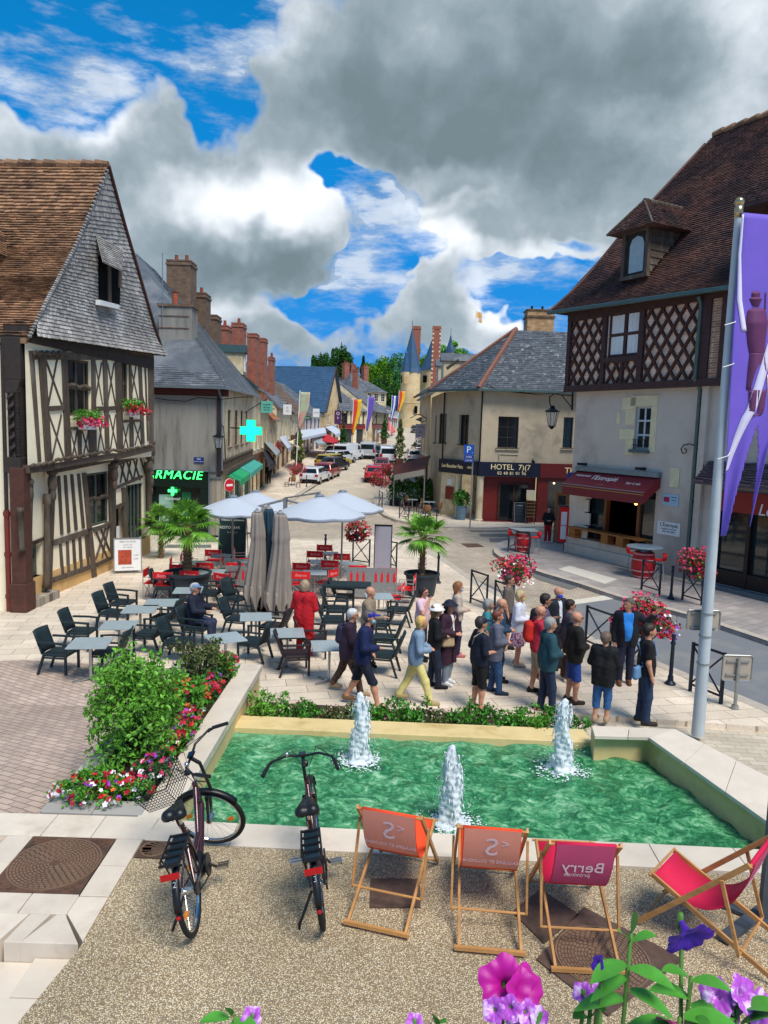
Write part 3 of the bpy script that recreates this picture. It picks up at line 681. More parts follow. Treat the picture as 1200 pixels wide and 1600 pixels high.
# ------------------------------------------------------------------ the half-timbered house on the left
def house_left():
 F=Fac((-9.5,18.9),(-8.95,28.0));K=crop(0,520,4.615);L=crop(0,700,4.615);Q=crop(0,250,4.615)
 root=thing('timbered_house','large half-timbered house with a tiled roof and a grey shingled gable, left of the square','house',(-12,23,0))
 UP=.38
 def rk(x0,y0,x1,y1,off):a=K(x0,y0);b=K(x1,y1);return rect(F,*a,*b,off)
 def rl(x0,y0,x1,y1,off):a=L(x0,y0);b=L(x1,y1);return rect(F,*a,*b,off)
 w1=rk(485,190,660,600,UP);w2=rk(880,205,936,520,UP)
 w3=rl(625,175,790,560,0);d1=rl(200,700,300,1075,0);d2=rl(835,430,903,700,0);w4=rl(910,260,1035,660,0)
 L_=9.15;zj=3.75;zt=7.2
 mb=MB();F.wall(mb,0,L_,.7,zj,[w3,d1,d2,w4],0,.3);F.wall(mb,0.0,8.42,zj,7.0,[w1,w2],UP-.02,.35)
 F.bx(mb,0,8.42,zj-.02,zj+.03,-.3,UP-.03);F.bx(mb,8.2,8.42,zj,7,0,UP-.03)
 S=Fac((-17,19.35),(-9.5,18.9));S.wall(mb,0,7.5,0.0,6.8,[],0,.3)
 mb.build('wall',m_cream,root)
 mb=MB();F.bx(mb,-.0,L_,0,.7,-.3,.02);F.bx(mb,L_-.3,L_,.7,zt,-6,-.32);mb.build('plinth',m_ochre,root)
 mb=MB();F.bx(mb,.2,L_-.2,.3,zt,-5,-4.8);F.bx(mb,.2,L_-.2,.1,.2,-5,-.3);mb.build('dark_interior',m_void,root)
 t=MB();P=UP+.015;q=lambda pts,o0=UP-.02,o1=P:fq(F,t,[K(*p)for p in pts],o0,o1)
 q([(215,130),(245,130),(300,930),(280,930)]);q([(288,150),(330,150),(378,925),(340,925)],UP-.02,P+.03)
 for(a,b,c,d)in(((448,160),(485,160),(520,915),(475,915)),((663,160),(690,160),(700,905),(668,905)),((745,190),(775,190),(793,880),(765,880)),((833,180),(880,180),(890,850),(850,850)),((936,200),(948,200),(968,820),(940,820)),((1000,200),(1022,200),(1045,800),(1022,800)),((1070,190),(1112,190),(1108,800),(1080,800)),((565,700),(590,700),(592,905),(570,905)),((640,700),(668,700),(672,900),(650,900)),((1045,200),(1052,200),(1075,780),(1066,780))):
  q([a,b,c,d])
 for a,b in(((325,175),(450,520)),((418,175),(350,520)),((355,590),(470,920)),((445,590),(375,920)),((688,215),(742,520)),((735,215),(683,520)),((778,220),(835,520)),((825,220),(775,520)),((700,590),(760,880)),((745,600),(703,880)),((790,590),(850,850)),((835,590),(795,860)),((512,710),(560,910)),((560,700),(520,910)),((595,710),(650,900)),((640,710),(600,900)),((885,650),(925,830)),((928,660),(893,830)),((940,225),(1000,490)),((985,225),(945,490)),((965,640),(1020,810)),((1020,640),(975,810)),((1025,440),(1078,640))):
  fbar(F,t,K(*a),K(*b),.07,UP-.03,P-.012-random.uniform(0,.01))
 for a,b,w in(((350,548),(470,540),.13),((683,548),(770,545),.13),((772,548),(860,540),.13),((940,510),(1022,510),.1),((225,165),(1110,178),.2),((490,690),(680,692),.1),((885,640),(1025,632),.08)):
  fbar(F,t,K(*a),K(*b),w,UP-.03,P+.01)
 for a,b,w in(((215,985),(390,965),.2),((385,965),(830,885),.16),((840,895),(1105,830),.2)):fbar(F,t,K(*a),K(*b),w,.05,P+.06)
 for a,b,w in(((400,1000),(830,915),.1),((850,930),(1090,865),.1)):fbar(F,t,K(*a),K(*b),w,.03,P-.12)
 t.build('timber_frame',m_oak,root)
 t=MB();r=lambda pts,o0=-.02,o1=.03:fq(F,t,[L(*p)for p in pts],o0,o1)
 r([(365,210),(405,200),(372,1085),(330,1095)],-.02,.05)
 for xt,xb in((418,445),(465,495),(512,548),(560,600),):r([(xt,205-(xt-400)*.12),(xt+18,203-(xt-400)*.12),(xb+15,635-(xb-400)*.3),(xb-5,640-(xb-400)*.3)])
 for xt,xb in((400,440),(430,455),(480,498),(525,545),(570,590),(615,640)):
  if xt>400:r([(xt,690-(xt-400)*.3),(xt+16,686-(xt-400)*.3),(xb+10,935-(xb-400)*.35),(xb-10,940-(xb-400)*.35)])
 r([(600,180),(625,178),(705,968),(672,975)],-.02,.05);r([(372,940),(372,978),(675,868),(675,838)],-.02,.08)
 r([(372,670),(372,712),(648,622),(648,580)],-.02,.05)
 r([(790,120),(835,110),(840,790),(805,800)],-.02,.05);r([(690,610),(690,590),(800,530),(800,548)],-.02,.08)
 for a,b in(((700,610),(780,795)),((770,575),(695,800)),((735,590),(800,750)),((790,560),(740,790))):fbar(F,t,L(*a),L(*b),.055,-.02,.05)
 r([(700,830),(700,860),(810,800),(810,780)],-.02,.07)
 for k in range(8):a=850+k*24;fbar(F,t,L(a,125-(a-850)*.3),L(a+(45 if k%2 else-25),265-(a-850)*.3),.05,-.02,.045+.004*(k%2))
 r([(845,110),(845,130),(1030,60),(1030,40)],-.02,.08);r([(840,280),(840,298),(1030,215),(1030,196)],-.02,.08)
 r([(890,290),(912,285),(925,690),(905,690)],-.02,.08);r([(835,420),(835,445),(905,410),(905,390)],-.02,.08)
 r([(250,700),(300,660),(330,640),(200,690)],-.02,.05)
 r([(198,690),(198,725),(325,665),(325,640)],-.02,.05)
 for a,b in(((235,250),(225,640)),((190,400),(190,640))):fbar(F,t,L(*a),L(*b),.1,-.02,.08)
 t.build('timber_frame',m_oak,root)
 t=MB();c0=Vector((-9.33,18.86,0));t.bx(c0.x-.2,c0.x+.17,c0.y-.18,c0.y+.25,0,3.75)
 t.prism([(c0.x-.24,c0.y-.24,0),(c0.x+.2,c0.y-.24,0),(c0.x+.2,c0.y+.3,0),(c0.x-.24,c0.y+.3,0)],(0,0,.75));t.build('corner_post',m_redoak,root,bevel=.03)
 c1=F.w(.0,0,.42)-Vector((.26,0,0));t=MB();t.bx(c1.x-.34,c1.x+.14,c1.y-.14,c1.y+.3,5.95,7.0);t.prism([(c1.x-.34,c1.y-.14,5.95),(c1.x+.14,c1.y-.14,5.95),(c1.x+.02,c1.y-.14,5.6),(c1.x-.24,c1.y-.14,5.6)],(0,.4,0))
 t.bx(c1.x-.24,c1.x+.08,c1.y-.08,c1.y+.26,3.75,5.95);t.bx(c1.x-.34,c1.x+.1,c1.y-.18,c1.y+.3,3.6,4.0)
 t.build('corner_post',m_oakdark,root,bevel=.02)
 t=MB();a=Vector((c1.x-.14,c1.y-.1,5.65));b=Vector((c1.x-.11,c1.y-.1,4.0))
 pts=[]
 for i in range(90):
  f=i/89;c=a+(b-a)*f;ang=f*40;pts.append(c+F.u*.05*math.cos(ang)+F.n*.05*math.sin(ang))
 t.tube(pts,.045,6)
 for i in range(46):
  f=i/46;t.ball(Vector((c1.x+.02,c1.y-.1,5.65-f*1.65)),(.075,.06,.02),8,4)
 t.build('carving',m_oakdark,root,smooth=True)
 t=MB()
 for(x0,y0,x1,y1,w,o)in((145,430,160,740,.16,.3),(340,330,335,1010,.2,.16),(1068,100,1075,560,.28,.2)):
  a=F.w(*F.uz(*L(x0,y0),o),o);b=F.w(*F.uz(*L(x1,y1),o),o);t.tube([a,a+(b-a)*.1,a+(b-a)*.12,a+(b-a)*.9,b],[w*.5,w*.6,w*.42,w*.42,w*.62],10)
 for(x,y)in((378,250),(205,330),(825,190),(1085,240),(1080,130),(1095,20)):
  a=F.w(*F.uz(*L(x,y),.25),.25)
  t.ball(a,(.13,.13,.28),10,8);t.ball(a+Vector((0,0,-.35)),(.1,.1,.2),10,8);t.ball(a+Vector((0,0,.3)),(.15,.15,.12),10,6)
 for i in range(60):
  f=i/59;c=F.uz(*K(225+f*870,960-f*150-(12 if.2<f<.7 else 0)),P+.08);t.ball(F.w(c[0],c[1]+.02*math.sin(i*2.1),P+.1),(.06,.07,.05),6,4)
 for i in range(22):
  c=F.uz(*K(245+i*11.5,150),P+.05);t.ball(F.w(c[0],c[1]+.03*math.sin(i*1.7),P+.06),(.05,.06,.07),6,4)
 t.build('carving',m_oak,root,smooth=True)
 m_grnw=mat('green_grey_wood','#4e5a50',rough=.75,var=.25,vs=6,bump=.004)
 window(F,root,w1,UP,.16,2,2,m_oak,m_glass,.07,None,.12);window(F,root,w2,UP,.16,1,2,m_oak,m_glass,.07,None,.12)
 window(F,root,w3,0,.14,2,2,m_grnw,m_glass,.08,.05,.1);window(F,root,w4,0,.14,5,1,m_grnw,m_glass,.05,.04,.09)
 t=MB()
 for w,o in((w1,UP),(w3,0)):
  zc=(w[2]+w[3])/2
  for i in range(12):t.ball(F.w(w[0]+(w[1]-w[0])*(i+.5)/12,zc+.06*abs(math.sin(i*.55)),o-.03),(.05,.05,.07),6,4)
 t.build('window_carving',m_oak,root,smooth=True)
 t=MB()
 for i in range(5):a=d1[0]+(d1[1]-d1[0])*i/5;F.bx(t,a+.006,a+(d1[1]-d1[0])/5-.006,d1[2],d1[3],-.2,-.14)
 dr=t.build('door',m_grnw,root);t=MB();F.bx(t,(d1[0]+d1[1])/2+.1,(d1[0]+d1[1])/2+.14,1.2,1.3,-.14,-.08);t.build('handle',m_iron,dr)
 t=MB();F.bx(t,d2[0],d2[1],0.05,d2[3],-.3,-.24);t.build('door',m_oakdark,root)
 t=MB();F.bx(t,d1[0]-.15,d1[1]+.3,0,.22,-.1,.35);t.build('doorstep',m_stonew,root)
 GO=.5
 def edge(pts):return[F.uz(*Q(*p),GO)for p in pts]
 le=edge([(210,1270),(330,1020),(420,850),(530,640),(640,390),(780,50)]);re_=edge([(1180,1412),(1115,1220),(1050,1000),(960,690),(880,420),(780,50)])
 def lerp(E,f):
  x=f*(len(E)-1);i=min(int(x),len(E)-2);x-=i;return(E[i][0]*(1-x)+E[i+1][0]*x,E[i][1]*(1-x)+E[i+1][1]*x)
 n=44;rows=[]
 for i in range(n+1):
  f=i/n;a=lerp(le,f);b=lerp(re_,f);o=GO-.02+(.22*(1-f*6)**2 if f<.16 else 0);rows.append((F.w(*a,o),F.w(*b,o)))
 gb=MB();tiled(gb,rows,F.n,.13,.006,.022,.008)
 g_=gb.build('gable_shingles',m_shingle,root)
 bk=MB();pts=[lerp(le,f/8)for f in range(9)]+[lerp(re_,1-f/8)for f in range(1,9)]
 bk.prism([F.w(u,z,GO-.06)for u,z in pts],-F.n*.1);F.bx(bk,0,8.5,6.9,7.3,-.2,GO-.06)
 bk.build('gable_boards',m_oakdark,root)
 a0=F.uz(*Q(720,690),GO);a1=F.uz(*Q(862,800),GO);b0=F.uz(*Q(722,1010),GO);b1=F.uz(*Q(862,1050),GO)
 op=MB();fq(F,op,[Q(720,690),Q(872,790),Q(864,1050),Q(722,1010)],GO-.01,GO+.05);at_=op.build('attic_window',m_void,root)
 op=MB();fq(F,op,[Q(780,760),Q(802,772),Q(806,1040),Q(786,1035)],GO+.052,GO+.09);fq(F,op,[Q(862,790),Q(880,795),Q(876,920),Q(862,920)],GO+.052,GO+.1)
 op.build('mullion',m_oak,at_)
 op=MB();fq(F,op,[Q(722,1008),Q(862,1045),Q(862,1075),Q(722,1045)],GO+.02,GO+.16);op.build('sill',m_white,at_)
 c0=F.uz(*Q(690,545),GO);c1=F.uz(*Q(880,640),GO);d0=F.uz(*Q(745,730),GO+.45);d1_=F.uz(*Q(880,795),GO+.45)
 hd=MB();top=(F.w(*c0,GO+.03),F.w(*c1,GO+.03));bot=(F.w(*d0,GO+.45),F.w(*d1_,GO+.45))
 nn=12;tiled(hd,[(bot[0].lerp(top[0],i/nn),bot[1].lerp(top[1],i/nn))for i in range(nn+1)],F.n+Vector((0,0,1)),.13,.006,.02,.008)
 hd.prism([bot[0],bot[1],top[1],top[0]],Vector((0,0,-.03))-F.n*.02)
 hd.build('attic_hood',m_shingle,root)
 prof=[lerp(le,i/70)for i in range(71)];out=-F.n
 rf=MB();rows=[]
 for u,z in prof:p=F.w(u-.02,z,GO);rows.append((p+out*8.5+F.u*0,p))
 tiled(rf,rows,Vector((0,-1,1)),.19,.004,.042,.014)
 back=[lerp(re_,i/8)for i in range(9)]
 for(u0,z0),(u1,z1)in zip(back[:-1],back[1:]):
  a,b=F.w(u0,z0,GO),F.w(u1,z1,GO);rf.prism([a,b,b+out*8.5,a+out*8.5],Vector((0,0,.06))+F.u*.03)
 for(u0,z0),(u1,z1)in zip(le[:-1],le[1:]):
  a,b=F.w(u0,z0-.03,GO-.02),F.w(u1,z1-.03,GO-.02);rf.prism([a,b,b+out*8.4,a+out*8.4],Vector((0,0,-.08)))
 roof=rf.build('roof',m_tile,root)
 rd=MB();pk=F.w(*lerp(le,1),GO)
 for i in range(22):a=pk+out*(i*.4)+Vector((0,0,.04));rd.tube([a,a+out*.38+Vector((0,0,.035))],[.13,.15],8)
 rd.build('ridge_tiles',m_tile,roof,smooth=40)
 vb=MB();vb.tube([F.w(u,z+.04,GO+.0)for u,z in back],.07,5)
 vb.tube([F.w(u,z,GO+.03)for u,z in back],.05,5);vb.build('verge',m_redoak,roof)
 lv=MB()
 for i in range(60):u,z=lerp(le,i/60);lv.ball(F.w(u,z,GO+.02),(.05,.09,.045),6,4)
 lv.build('verge',m_shingle,roof)
 eb=MB();p=F.w(le[0][0]-.05,le[0][1]-.12,GO-.05);eb.beam(p,p+out*8.4,.06,.14);eb.build('eave_board',m_tile,roof)
 eb=MB();p=F.w(.1,6.95,.3);eb.beam(p,p+out*8.4,.35,.3);eb.build('eave_beam',m_oakdark,root)
 dm=MB();c=at(2,402,21.3)
 dm.bx(c.x-1.6,c.x-.1,c.y-.6,c.y+1.6,c.z-.6,c.z);dmr=dm.build('dormer',m_cream,root)
 dt=MB();A=Vector((c.x-1.9,c.y-1.0,c.z-.05));B=Vector((c.x+.32,c.y-1.0,c.z-.05))
 slope(dt,A,B,(c.x-1.6,c.y-.1,c.z+.75),(c.x-.1,c.y-.1,c.z+.75),(0,-1,1),.1,.17)
 slope(dt,B,(B.x,B.y+2.6,B.z),(c.x-.1,c.y-.1,c.z+.75),(c.x-.1,c.y+1.9,c.z+.75),(1,0,1),.1,.17)
 dt.build('dormer_roof',m_tile,dmr)
 dp=MB();x=at(6,640,18.75);dp.tube([(x.x,x.y,6.8),(x.x,x.y,2.65)],.05,8);dpi=dp.build('drainpipe',m_oakdark,root,smooth=40)
 dp=MB();dp.tube([(x.x,x.y,2.65),(x.x,x.y,.03)],.07,8)
 for z in(2.5,1.45,.35):dp.tube([(x.x,x.y,z),(x.x,x.y,z+.1)],.09,8)
 dp.build('pipe_foot',mat('red_lead_paint','#6e2a20',rough=.5,var=.2),dpi,smooth=40)
 F2=F;pb_=MB();fq(F,pb_,[L(842,565),L(862,562),L(860,655),L(840,663)],.08,.09);pb_.build('notice',m_white,root)
 return F,(w1,w2,UP)
F1,_w=house_left()
def flower_box(loc,w,F,label,m2,seed):
 rng=random.Random(seed);root=thing('flower_box',label,'flower box',loc,'flower boxes on the timbered house')
 p=MB();a=Vector(loc);p.beam(a-F.u*w*.28+F.n*.12+Vector((0,0,.02)),a+F.u*w*.28+F.n*.12+Vector((0,0,.02)),.2,.26);p.build('trough',m_white,root,bevel=.01)
 pts=[]
 for i in range(9):pts+=blob_pts(a+F.u*(i/8-.5)*w+F.n*.16+Vector((0,0,.28)),(.2,.2,.22+.1*rng.random()),60,rng,.2)
 f=MB();leaves(f,pts,.1,rng=rng);f.build('foliage',m_leaf,root)
 b=MB();pts=[]
 for i in range(9):pts+=blob_pts(a+F.u*(i/8-.42)*w*1.1+F.n*.25+Vector((0,0,.12)),(.18,.14,.2),13,rng,.3)
 blossoms(b,pts,.12,0,rng);b.build('blossoms',m2,root)
for(w,lb,mm,sd_)in((_w[0],'white flower box with pink geraniums under the wide mullioned upper window',m_pinkf,3),(_w[1],'flower box with bright red geraniums under the narrow upper window',m_redf,4)):
 flower_box(F1.w((w[0]+w[1])/2+.15,w[2]-.28,_w[2]+.02),1.35,F1,lb,mm,sd_)
# ------------------------------------------------------------------ pharmacy corner house
def sign_text(F,parent,txt,u,z,off,size,mt,name='lettering',**k):
 return text_mb(txt,size,F.M(u,z,off),**k).build(name,mt,parent)
m_neon=mat('green_neon','#38f06a',var=0,emit=2.2)
m_cyan=mat('cyan_led','#20d8c8',var=0,emit=1.6)
m_shopdark=mat('dark_shopfront','#14231f',rough=.35,var=.1)
def pharmacy():
 root=thing('pharmacy_house','grey cement house with slate hipped roof and dark pharmacy shopfront','house',(-9,36,0))
 F=Fac((-13.5,33.2),(-7.3,33.0));E=Fac((-7.3,33.0),(-9.05,50.0));K=crop(180,380,4.0)
 shop=rect(F,*(232,735),*(327,838),0);mb=MB()
 F.wall(mb,0,6.2,0,6.5,[(3.0,shop[1],0,shop[3])],0,.4);mb.build('wall',m_grey,root)
 sf=MB();z1=shop[3];F.bx(sf,3.0,shop[1]-.02,z1-.75,z1-.03,-.2,.06);F.bx(sf,shop[1]-.42,shop[1]-.02,0,z1-.76,-.25,.05);F.bx(sf,3.0,3.1,0,z1-.76,-.25,0)
 F.bx(sf,3.1,shop[1]-.43,0,.3,-.25,0);s=sf.build('shopfront',m_shopdark,root)
 gl=MB();F.bx(gl,3.1,shop[1]-.43,.3,z1-.76,-.22,-.2);gl.build('shop_window',m_glassb,s)
 for a,b,c,d,m in((3.3,3.95,.3,1.75,mat('pale_poster','#9fc4b8',var=.1)),(4.35,4.75,.6,1.9,mat('poster_green','#1f6a48',var=.2)),(5.0,5.2,.3,2.0,m_oakdark)):
  t=MB();F.bx(t,a,b,c,d,-.198,-.19);t.build('poster',m,s)
 t=MB();F.bx(t,2.9,shop[1]+.02,z1-.02,z1+.05,-.1,.12);F.bx(t,shop[1]-.015,shop[1]+.03,0,z1-.03,-.1,.1);t.build('trim',m_zinc,s)
 a=F.uz(238,741,.08);b=F.uz(316,741,.08)
 t=text_mb('PHARMACIE',.56,F.M(b[0]-.02,a[1],.09),align='RIGHT',shear=.25,space=1.12,depth=.02);t.build('lettering',m_neon,s)
 cu,cz=F.uz(269,767,.08);t=MB();F.bx(t,cu-.06,cu+.06,cz-.2,cz+.2,.01,.05);F.bx(t,cu-.2,cu-.061,cz-.06,cz+.06,.01,.05);F.bx(t,cu+.061,cu+.2,cz-.06,cz+.06,.01,.05);t.build('green_cross',m_neon,s)
 sign_text(F,s,'Adventiel',cu,cz-.36,.01,.18,m_white)
 q=MB();F.bx(q,shop[1]+.1,6.16,.0,2.55,-.1,.02);q.build('stone_base',m_stonew,root)
 t=MB();F.bx(t,shop[1]+.05,6.2,2.56,2.64,0,.08);F.bx(t,shop[1]+.05,6.2,z1-.02,z1+.03,0,.08);t.build('ledge',m_zinc,root)
 t=MB();F.bx(t,0,6.5,6.2,6.52,-.02,.05);t.build('fascia',mat('dark_red_paint','#4d1d1c',rough=.6),root)
 holes=[];xs=[(356,361),(367,372),(376,380),(384,387)]
 for x0,x1 in xs:holes.append(rect(E,x0,640-(x0-350)*-.05,x1,700-(x0-350)*.25,0))
 shops=[(1.0,4.6,0,2.3),(5.4,9.5,0,2.3),(10.5,16,0,2.4)]
 mb=MB();E.wall(mb,0,17.1,0,6.95,holes+shops,0,.3);mb.build('wall',mat('pale_street_wall','#c9b9a0',var=.12,vs=2,col2='#a08c72',c2s=1),root)
 for h in holes:window(E,root,h,0,.12,2,3,m_oak,m_glass,.06,.06)
 for h in shops:window(E,root,h,0,.2,3,1,mat('teal_paint','#2f8f80',rough=.5),m_glassb,.08,name='shop_window')
 t=MB();E.bx(t,0,17,2.75,2.95,0,.25);E.bx(t,0,17,3.3,3.4,0,.12)
 for i in range(34):E.bx(t,.2+i*.5,.36+i*.5,2.96,3.29,0,.1)
 t.build('frieze',m_oak,root)
 t=MB();q=[E.uz(*p,.6)for p in((361,745),(380,722),(380,733),(361,758))]
 A,B=E.w(.8,2.75,.05),E.w(6,2.75,.05);C,D=E.w(6,2.45,.75),E.w(.8,2.45,.75)
 t.prism([A,B,C,D],(0,0,-.06));t.prism([D,C,C-Vector((0,0,.28)),D-Vector((0,0,.28))],E.n*.03);t.build('green_awning',mat('green_canvas','#1c9a62',var=.1),root)
 t=MB();A,B=E.w(6.3,2.8,.05),E.w(16,2.8,.05);C,D=E.w(16,2.45,.8),E.w(6.3,2.45,.8)
 t.prism([A,B,C,D],(0,0,-.06));t.prism([D,C,C-Vector((0,0,.28)),D-Vector((0,0,.28))],E.n*.03);t.build('teal_awning',mat('teal_canvas','#3f9f90',var=.1),root)
 Z=6.62;ap0=at(212,401,41.5);ap1=at(240,415,43.0);ap0.z=ap1.z=14.1
 c1=at(352,604,32.6);c1.z=Z;c2=E.w(17.6,7.0,.4);c0=Vector((-14.5,32.9,Z));c3=Vector((-19,50,7))
 rf=MB();s1=Vector((ap0.x,ap0.y,14.1));s2=Vector((ap1.x,ap1.y,13.6))
 slope(rf,c0,c1,s1,s2,(0,-1,1),.2,.3,thick=.015,gap=.01);slope(rf,c1,c2,s2,s2+Vector((-.02,.3,0)),(1,0,1),.22,.34,thick=.015,gap=.01)
 under(rf,[c0,c1,s2,s1],.1);under(rf,[c1,c2,s2],.1);under(rf,[c2,c3,s1,s2],.1);under(rf,[c3,c0,s1],.1)
 roof=rf.build('roof',m_slate,root)
 t=MB();t.beam(c0-Vector((0,.05,.06)),c1+Vector((.05,-.05,-.06)),.14,.12);t.beam(c1+Vector((.06,0,-.06)),c2+Vector((.05,0,-.06)),.14,.12)
 a=Vector((c1.x-.35,c1.y+.25,Z-.1));t.tube([a,a+Vector((.12,.1,-.5)),a+Vector((.15,.1,-3.6))],.05,6);t.build('gutter',m_zinc,root)
 for(x,y)in((305,535),(321,541)):
  pass
 p=at(277,560,36.0);t=MB();t.bx(p.x-.72,p.x+.66,p.y-.5,p.y+.6,6.9,10.4);t.prism([(p.x+.66,p.y-.5,6.9),(p.x+.66,p.y+.6,6.9),(p.x+.66,p.y+.6,10.4),(p.x+.66,p.y-.5,10.4)],(.16,0,0))
 ch=t.build('chimney',m_grey,root);t=MB();t.bx(p.x-.8,p.x+.9,p.y-.56,p.y+.68,10.403,10.52);t.bx(p.x-.76,p.x+.7,p.y-.53,p.y-.502,9.95,9.99);t.bx(p.x-.76,p.x+.7,p.y-.53,p.y-.502,9.4,9.44);t.build('chimney_cap',m_stonew if False else m_brick_old,ch)
 t=MB();t.lathe([(.16,10.52),(.13,11.1),(.17,11.15)],(p.x-.1,p.y,0),10);t.build('chimney_pot',m_brickr,ch,smooth=40)
 t=MB();t.bx(p.x-.85,p.x+.85,p.y-.75,p.y-.5,6.75,6.9);t.build('flashing',m_zinc,ch)
 aa=at(254,540,35.4);t=MB();t.tube([(aa.x,aa.y,9.5),at(254,395,35.4)],.022,5);t.build('lightning_rod',m_zinc,root)
 t=MB();u,z=F.uz(311,719,0);F.bx(t,u-.22,u+.22,z-.13,z+.13,.01,.04);pl=t.build('street_plate',mat('enamel_blue','#12337a',rough=.3,var=0),root)
 sign_text(F,pl,'RUE',u,z+.05,.045,.1,m_white);sign_text(F,pl,'DU PONT ANCIEN',u,z-.06,.045,.05,m_white)
 t=MB();
 pts=[F.w(u,z,.1)for u,z in[F.uz(x,y,.1)for x,y in((243,622),(262,625),(290,627),(310,621),(345,624),(372,621),(395,620))]];t.tube(pts,.018,5);t.build('cable',m_iron,root)
 t=MB();F.bx(t,6.0,6.2,2.7,6.3,.0,.09);t.build('corner_board',mat('dark_board','#2e2326',var=.2),root)
 return F,E
FP_,EP_=pharmacy()
# ------------------------------------------------------------------ generic house of the street
def pick(name,hx,**k):return mat(name,hx,**k)
def row_house(label,A,B,depth,eave,ridge,wm,rm,wins=(),floors=((2.9,1.5),),nwin=3,name='town_house',chim=(),shop=None,timber=False,gable_front=False,dormers=0,roof_over=.35,slen=.5,fm=None,group=None,hip=0,face=None):
 zb=min(gh(*A),gh(*B));F=Fac(A,B,face);L=F.L;c=(F.A+F.B)/2-F.n*depth/2
 root=thing(name,label,'house',(c.x,c.y,zb),group)
 mb=MB();holes=[]
 for zf,h in floors:
  for i in range(nwin):
   u=L*(i+.5)/nwin;holes.append((u-.48,u+.48,zb+zf,zb+zf+h))
 sh=[]
 if shop:
  k=max(1,round(L/4));sh=[(L*i/k+.35,L*(i+1)/k-.35,zb-.05,zb+2.4)for i in range(k)]
 F.wall(mb,0,L,zb-1,zb+eave,[h for h in holes if h[3]<zb+eave]+sh,0,.25)
 F.bx(mb,0,.02,zb-1,zb+eave,-depth,-.02);F.bx(mb,L-.02,L,zb-1,zb+eave,-depth,-.02);F.bx(mb,0,L,zb-1,zb+eave,-depth,-depth+.2)
 if gable_front:mb.prism([F.w(0,zb+eave,0),F.w(L,zb+eave,0),F.w(L/2,zb+ridge,0)],-F.n*.2)
 elif not hip:
  for u in(0,L):mb.prism([F.w(u,zb+eave,-.02),F.w(u,zb+eave,-depth),F.w(u,zb+ridge,-depth/2)],F.u*(.02 if u==0 else-.02))
 mb.build('wall',wm,root)
 for h in holes:
  if h[3]<zb+eave:window(F,root,h,0,.12,2,3,fm or m_white,m_glass,.06,.08)
 for h in sh:window(F,root,h,0,.2,3,1,shop,m_glassb,.1,name='shop_window')
 if shop:t=MB();F.bx(t,.1,L-.1,zb+2.45,zb+2.95,0,.12);t.build('shop_fascia',shop,root)
 rf=MB();o=roof_over;e=zb+eave;r=zb+ridge
 if gable_front:
  for u0,sg in((-o,1),(L+o,-1)):
   k=(ridge-eave)/(L/2);lo=e-k*o
   a,b,d,c_=F.w(u0,lo,o),F.w(u0,lo,-depth),F.w(L/2,r,o),F.w(L/2,r,-depth)
   slope(rf,a,b,d,c_,-F.u*sg+Vector((0,0,1)),slen,.5,thick=.02,gap=.01);under(rf,[a,b,c_,d],.12)
  rf.build('roof',rm,root)
  t=MB()
  for u0 in(-o,L+o):t.beam(F.w(u0,e-(ridge-eave)/(L/2)*o,o+.05),F.w(L/2,r,o+.05),.08,.25)
  t.build('bargeboard',m_redoak,root)
 else:
  hh=hip
  k=(ridge-eave)/(depth/2);lo=e-k*o*.6
  f=[F.w(-.1,lo,o),F.w(L+.1,lo,o),F.w(hh,r,-depth/2),F.w(L-hh,r,-depth/2),F.w(-.1,lo,-depth-o),F.w(L+.1,lo,-depth-o)]
  slope(rf,f[0],f[1],f[2],f[3],F.n+Vector((0,0,1)),slen,.5,thick=.02,gap=.01);under(rf,[f[0],f[1],f[3],f[2]],.12);under(rf,[f[4],f[5],f[3],f[2]],.12)
  if hh:
   slope(rf,f[0],f[4],f[2],f[2]+Vector((.01,.01,0)),-F.u+Vector((0,0,1)),slen,.5,thick=.02,gap=.01);slope(rf,f[1],f[5],f[3],f[3]+Vector((.01,.01,0)),F.u+Vector((0,0,1)),slen,.5,thick=.02,gap=.01)
   under(rf,[f[0],f[4],f[2]],.1);under(rf,[f[1],f[5],f[3]],.1)
  ro=rf.build('roof',rm,root)
  t=MB();t.beam(F.w(-.1,lo-.02,o+.06),F.w(L+.1,lo-.02,o+.06),.12,.1);t.build('gutter',m_zinc,root)
  for i in range(dormers):
   u=L*(i+.5)/dormers;zz=e+(r-e)*.25;t=MB();F.bx(t,u-.6,u+.6,zz,zz+1.5,-depth*.35,-depth*.10)
   d_=t.build('dormer',wm,ro);window(F,d_,(u-.4,u+.4,zz+.2,zz+1.3),-depth*.10+.12,.1,2,2,m_white,m_glass)
   t=MB();t.prism([F.w(u-.75,zz+1.503,-depth*.08),F.w(u+.75,zz+1.503,-depth*.08),F.w(u,zz+2.1,-depth*.08)],-F.n*depth*.34);t.build('dormer_roof',rm,d_)
 for(uf,vf,w,d,ztop,mt)in chim:
  p=F.w(L*uf,0,-depth*vf);chimney(root,p,w,d,zb+eave,zb+ztop,mt,math.atan2(F.u.y,F.u.x),pots=1 if w<1.2 else 2)
 return root,F
m_beige=mat('beige_render','#cbb994',var=.1,vs=1.5,col2='#a99472',c2s=.8)
m_creamw=mat('cream_render','#dccdab',var=.08,vs=1.5,col2='#b7a37c',c2s=.8)
m_stone=mat('tuffeau_stone','#cdb48a',var=.12,vs=2,col2='#a98f66',c2s=.7)
m_browntile=mat('brown_tile','#6a5446',rnd=.3,var=.25,vs=2)
m_brownshop=mat('brown_shopfront','#5b3320',rough=.5,var=.2)
m_redshop=mat('red_shopfront','#7b1f1e',rough=.5,var=.2)
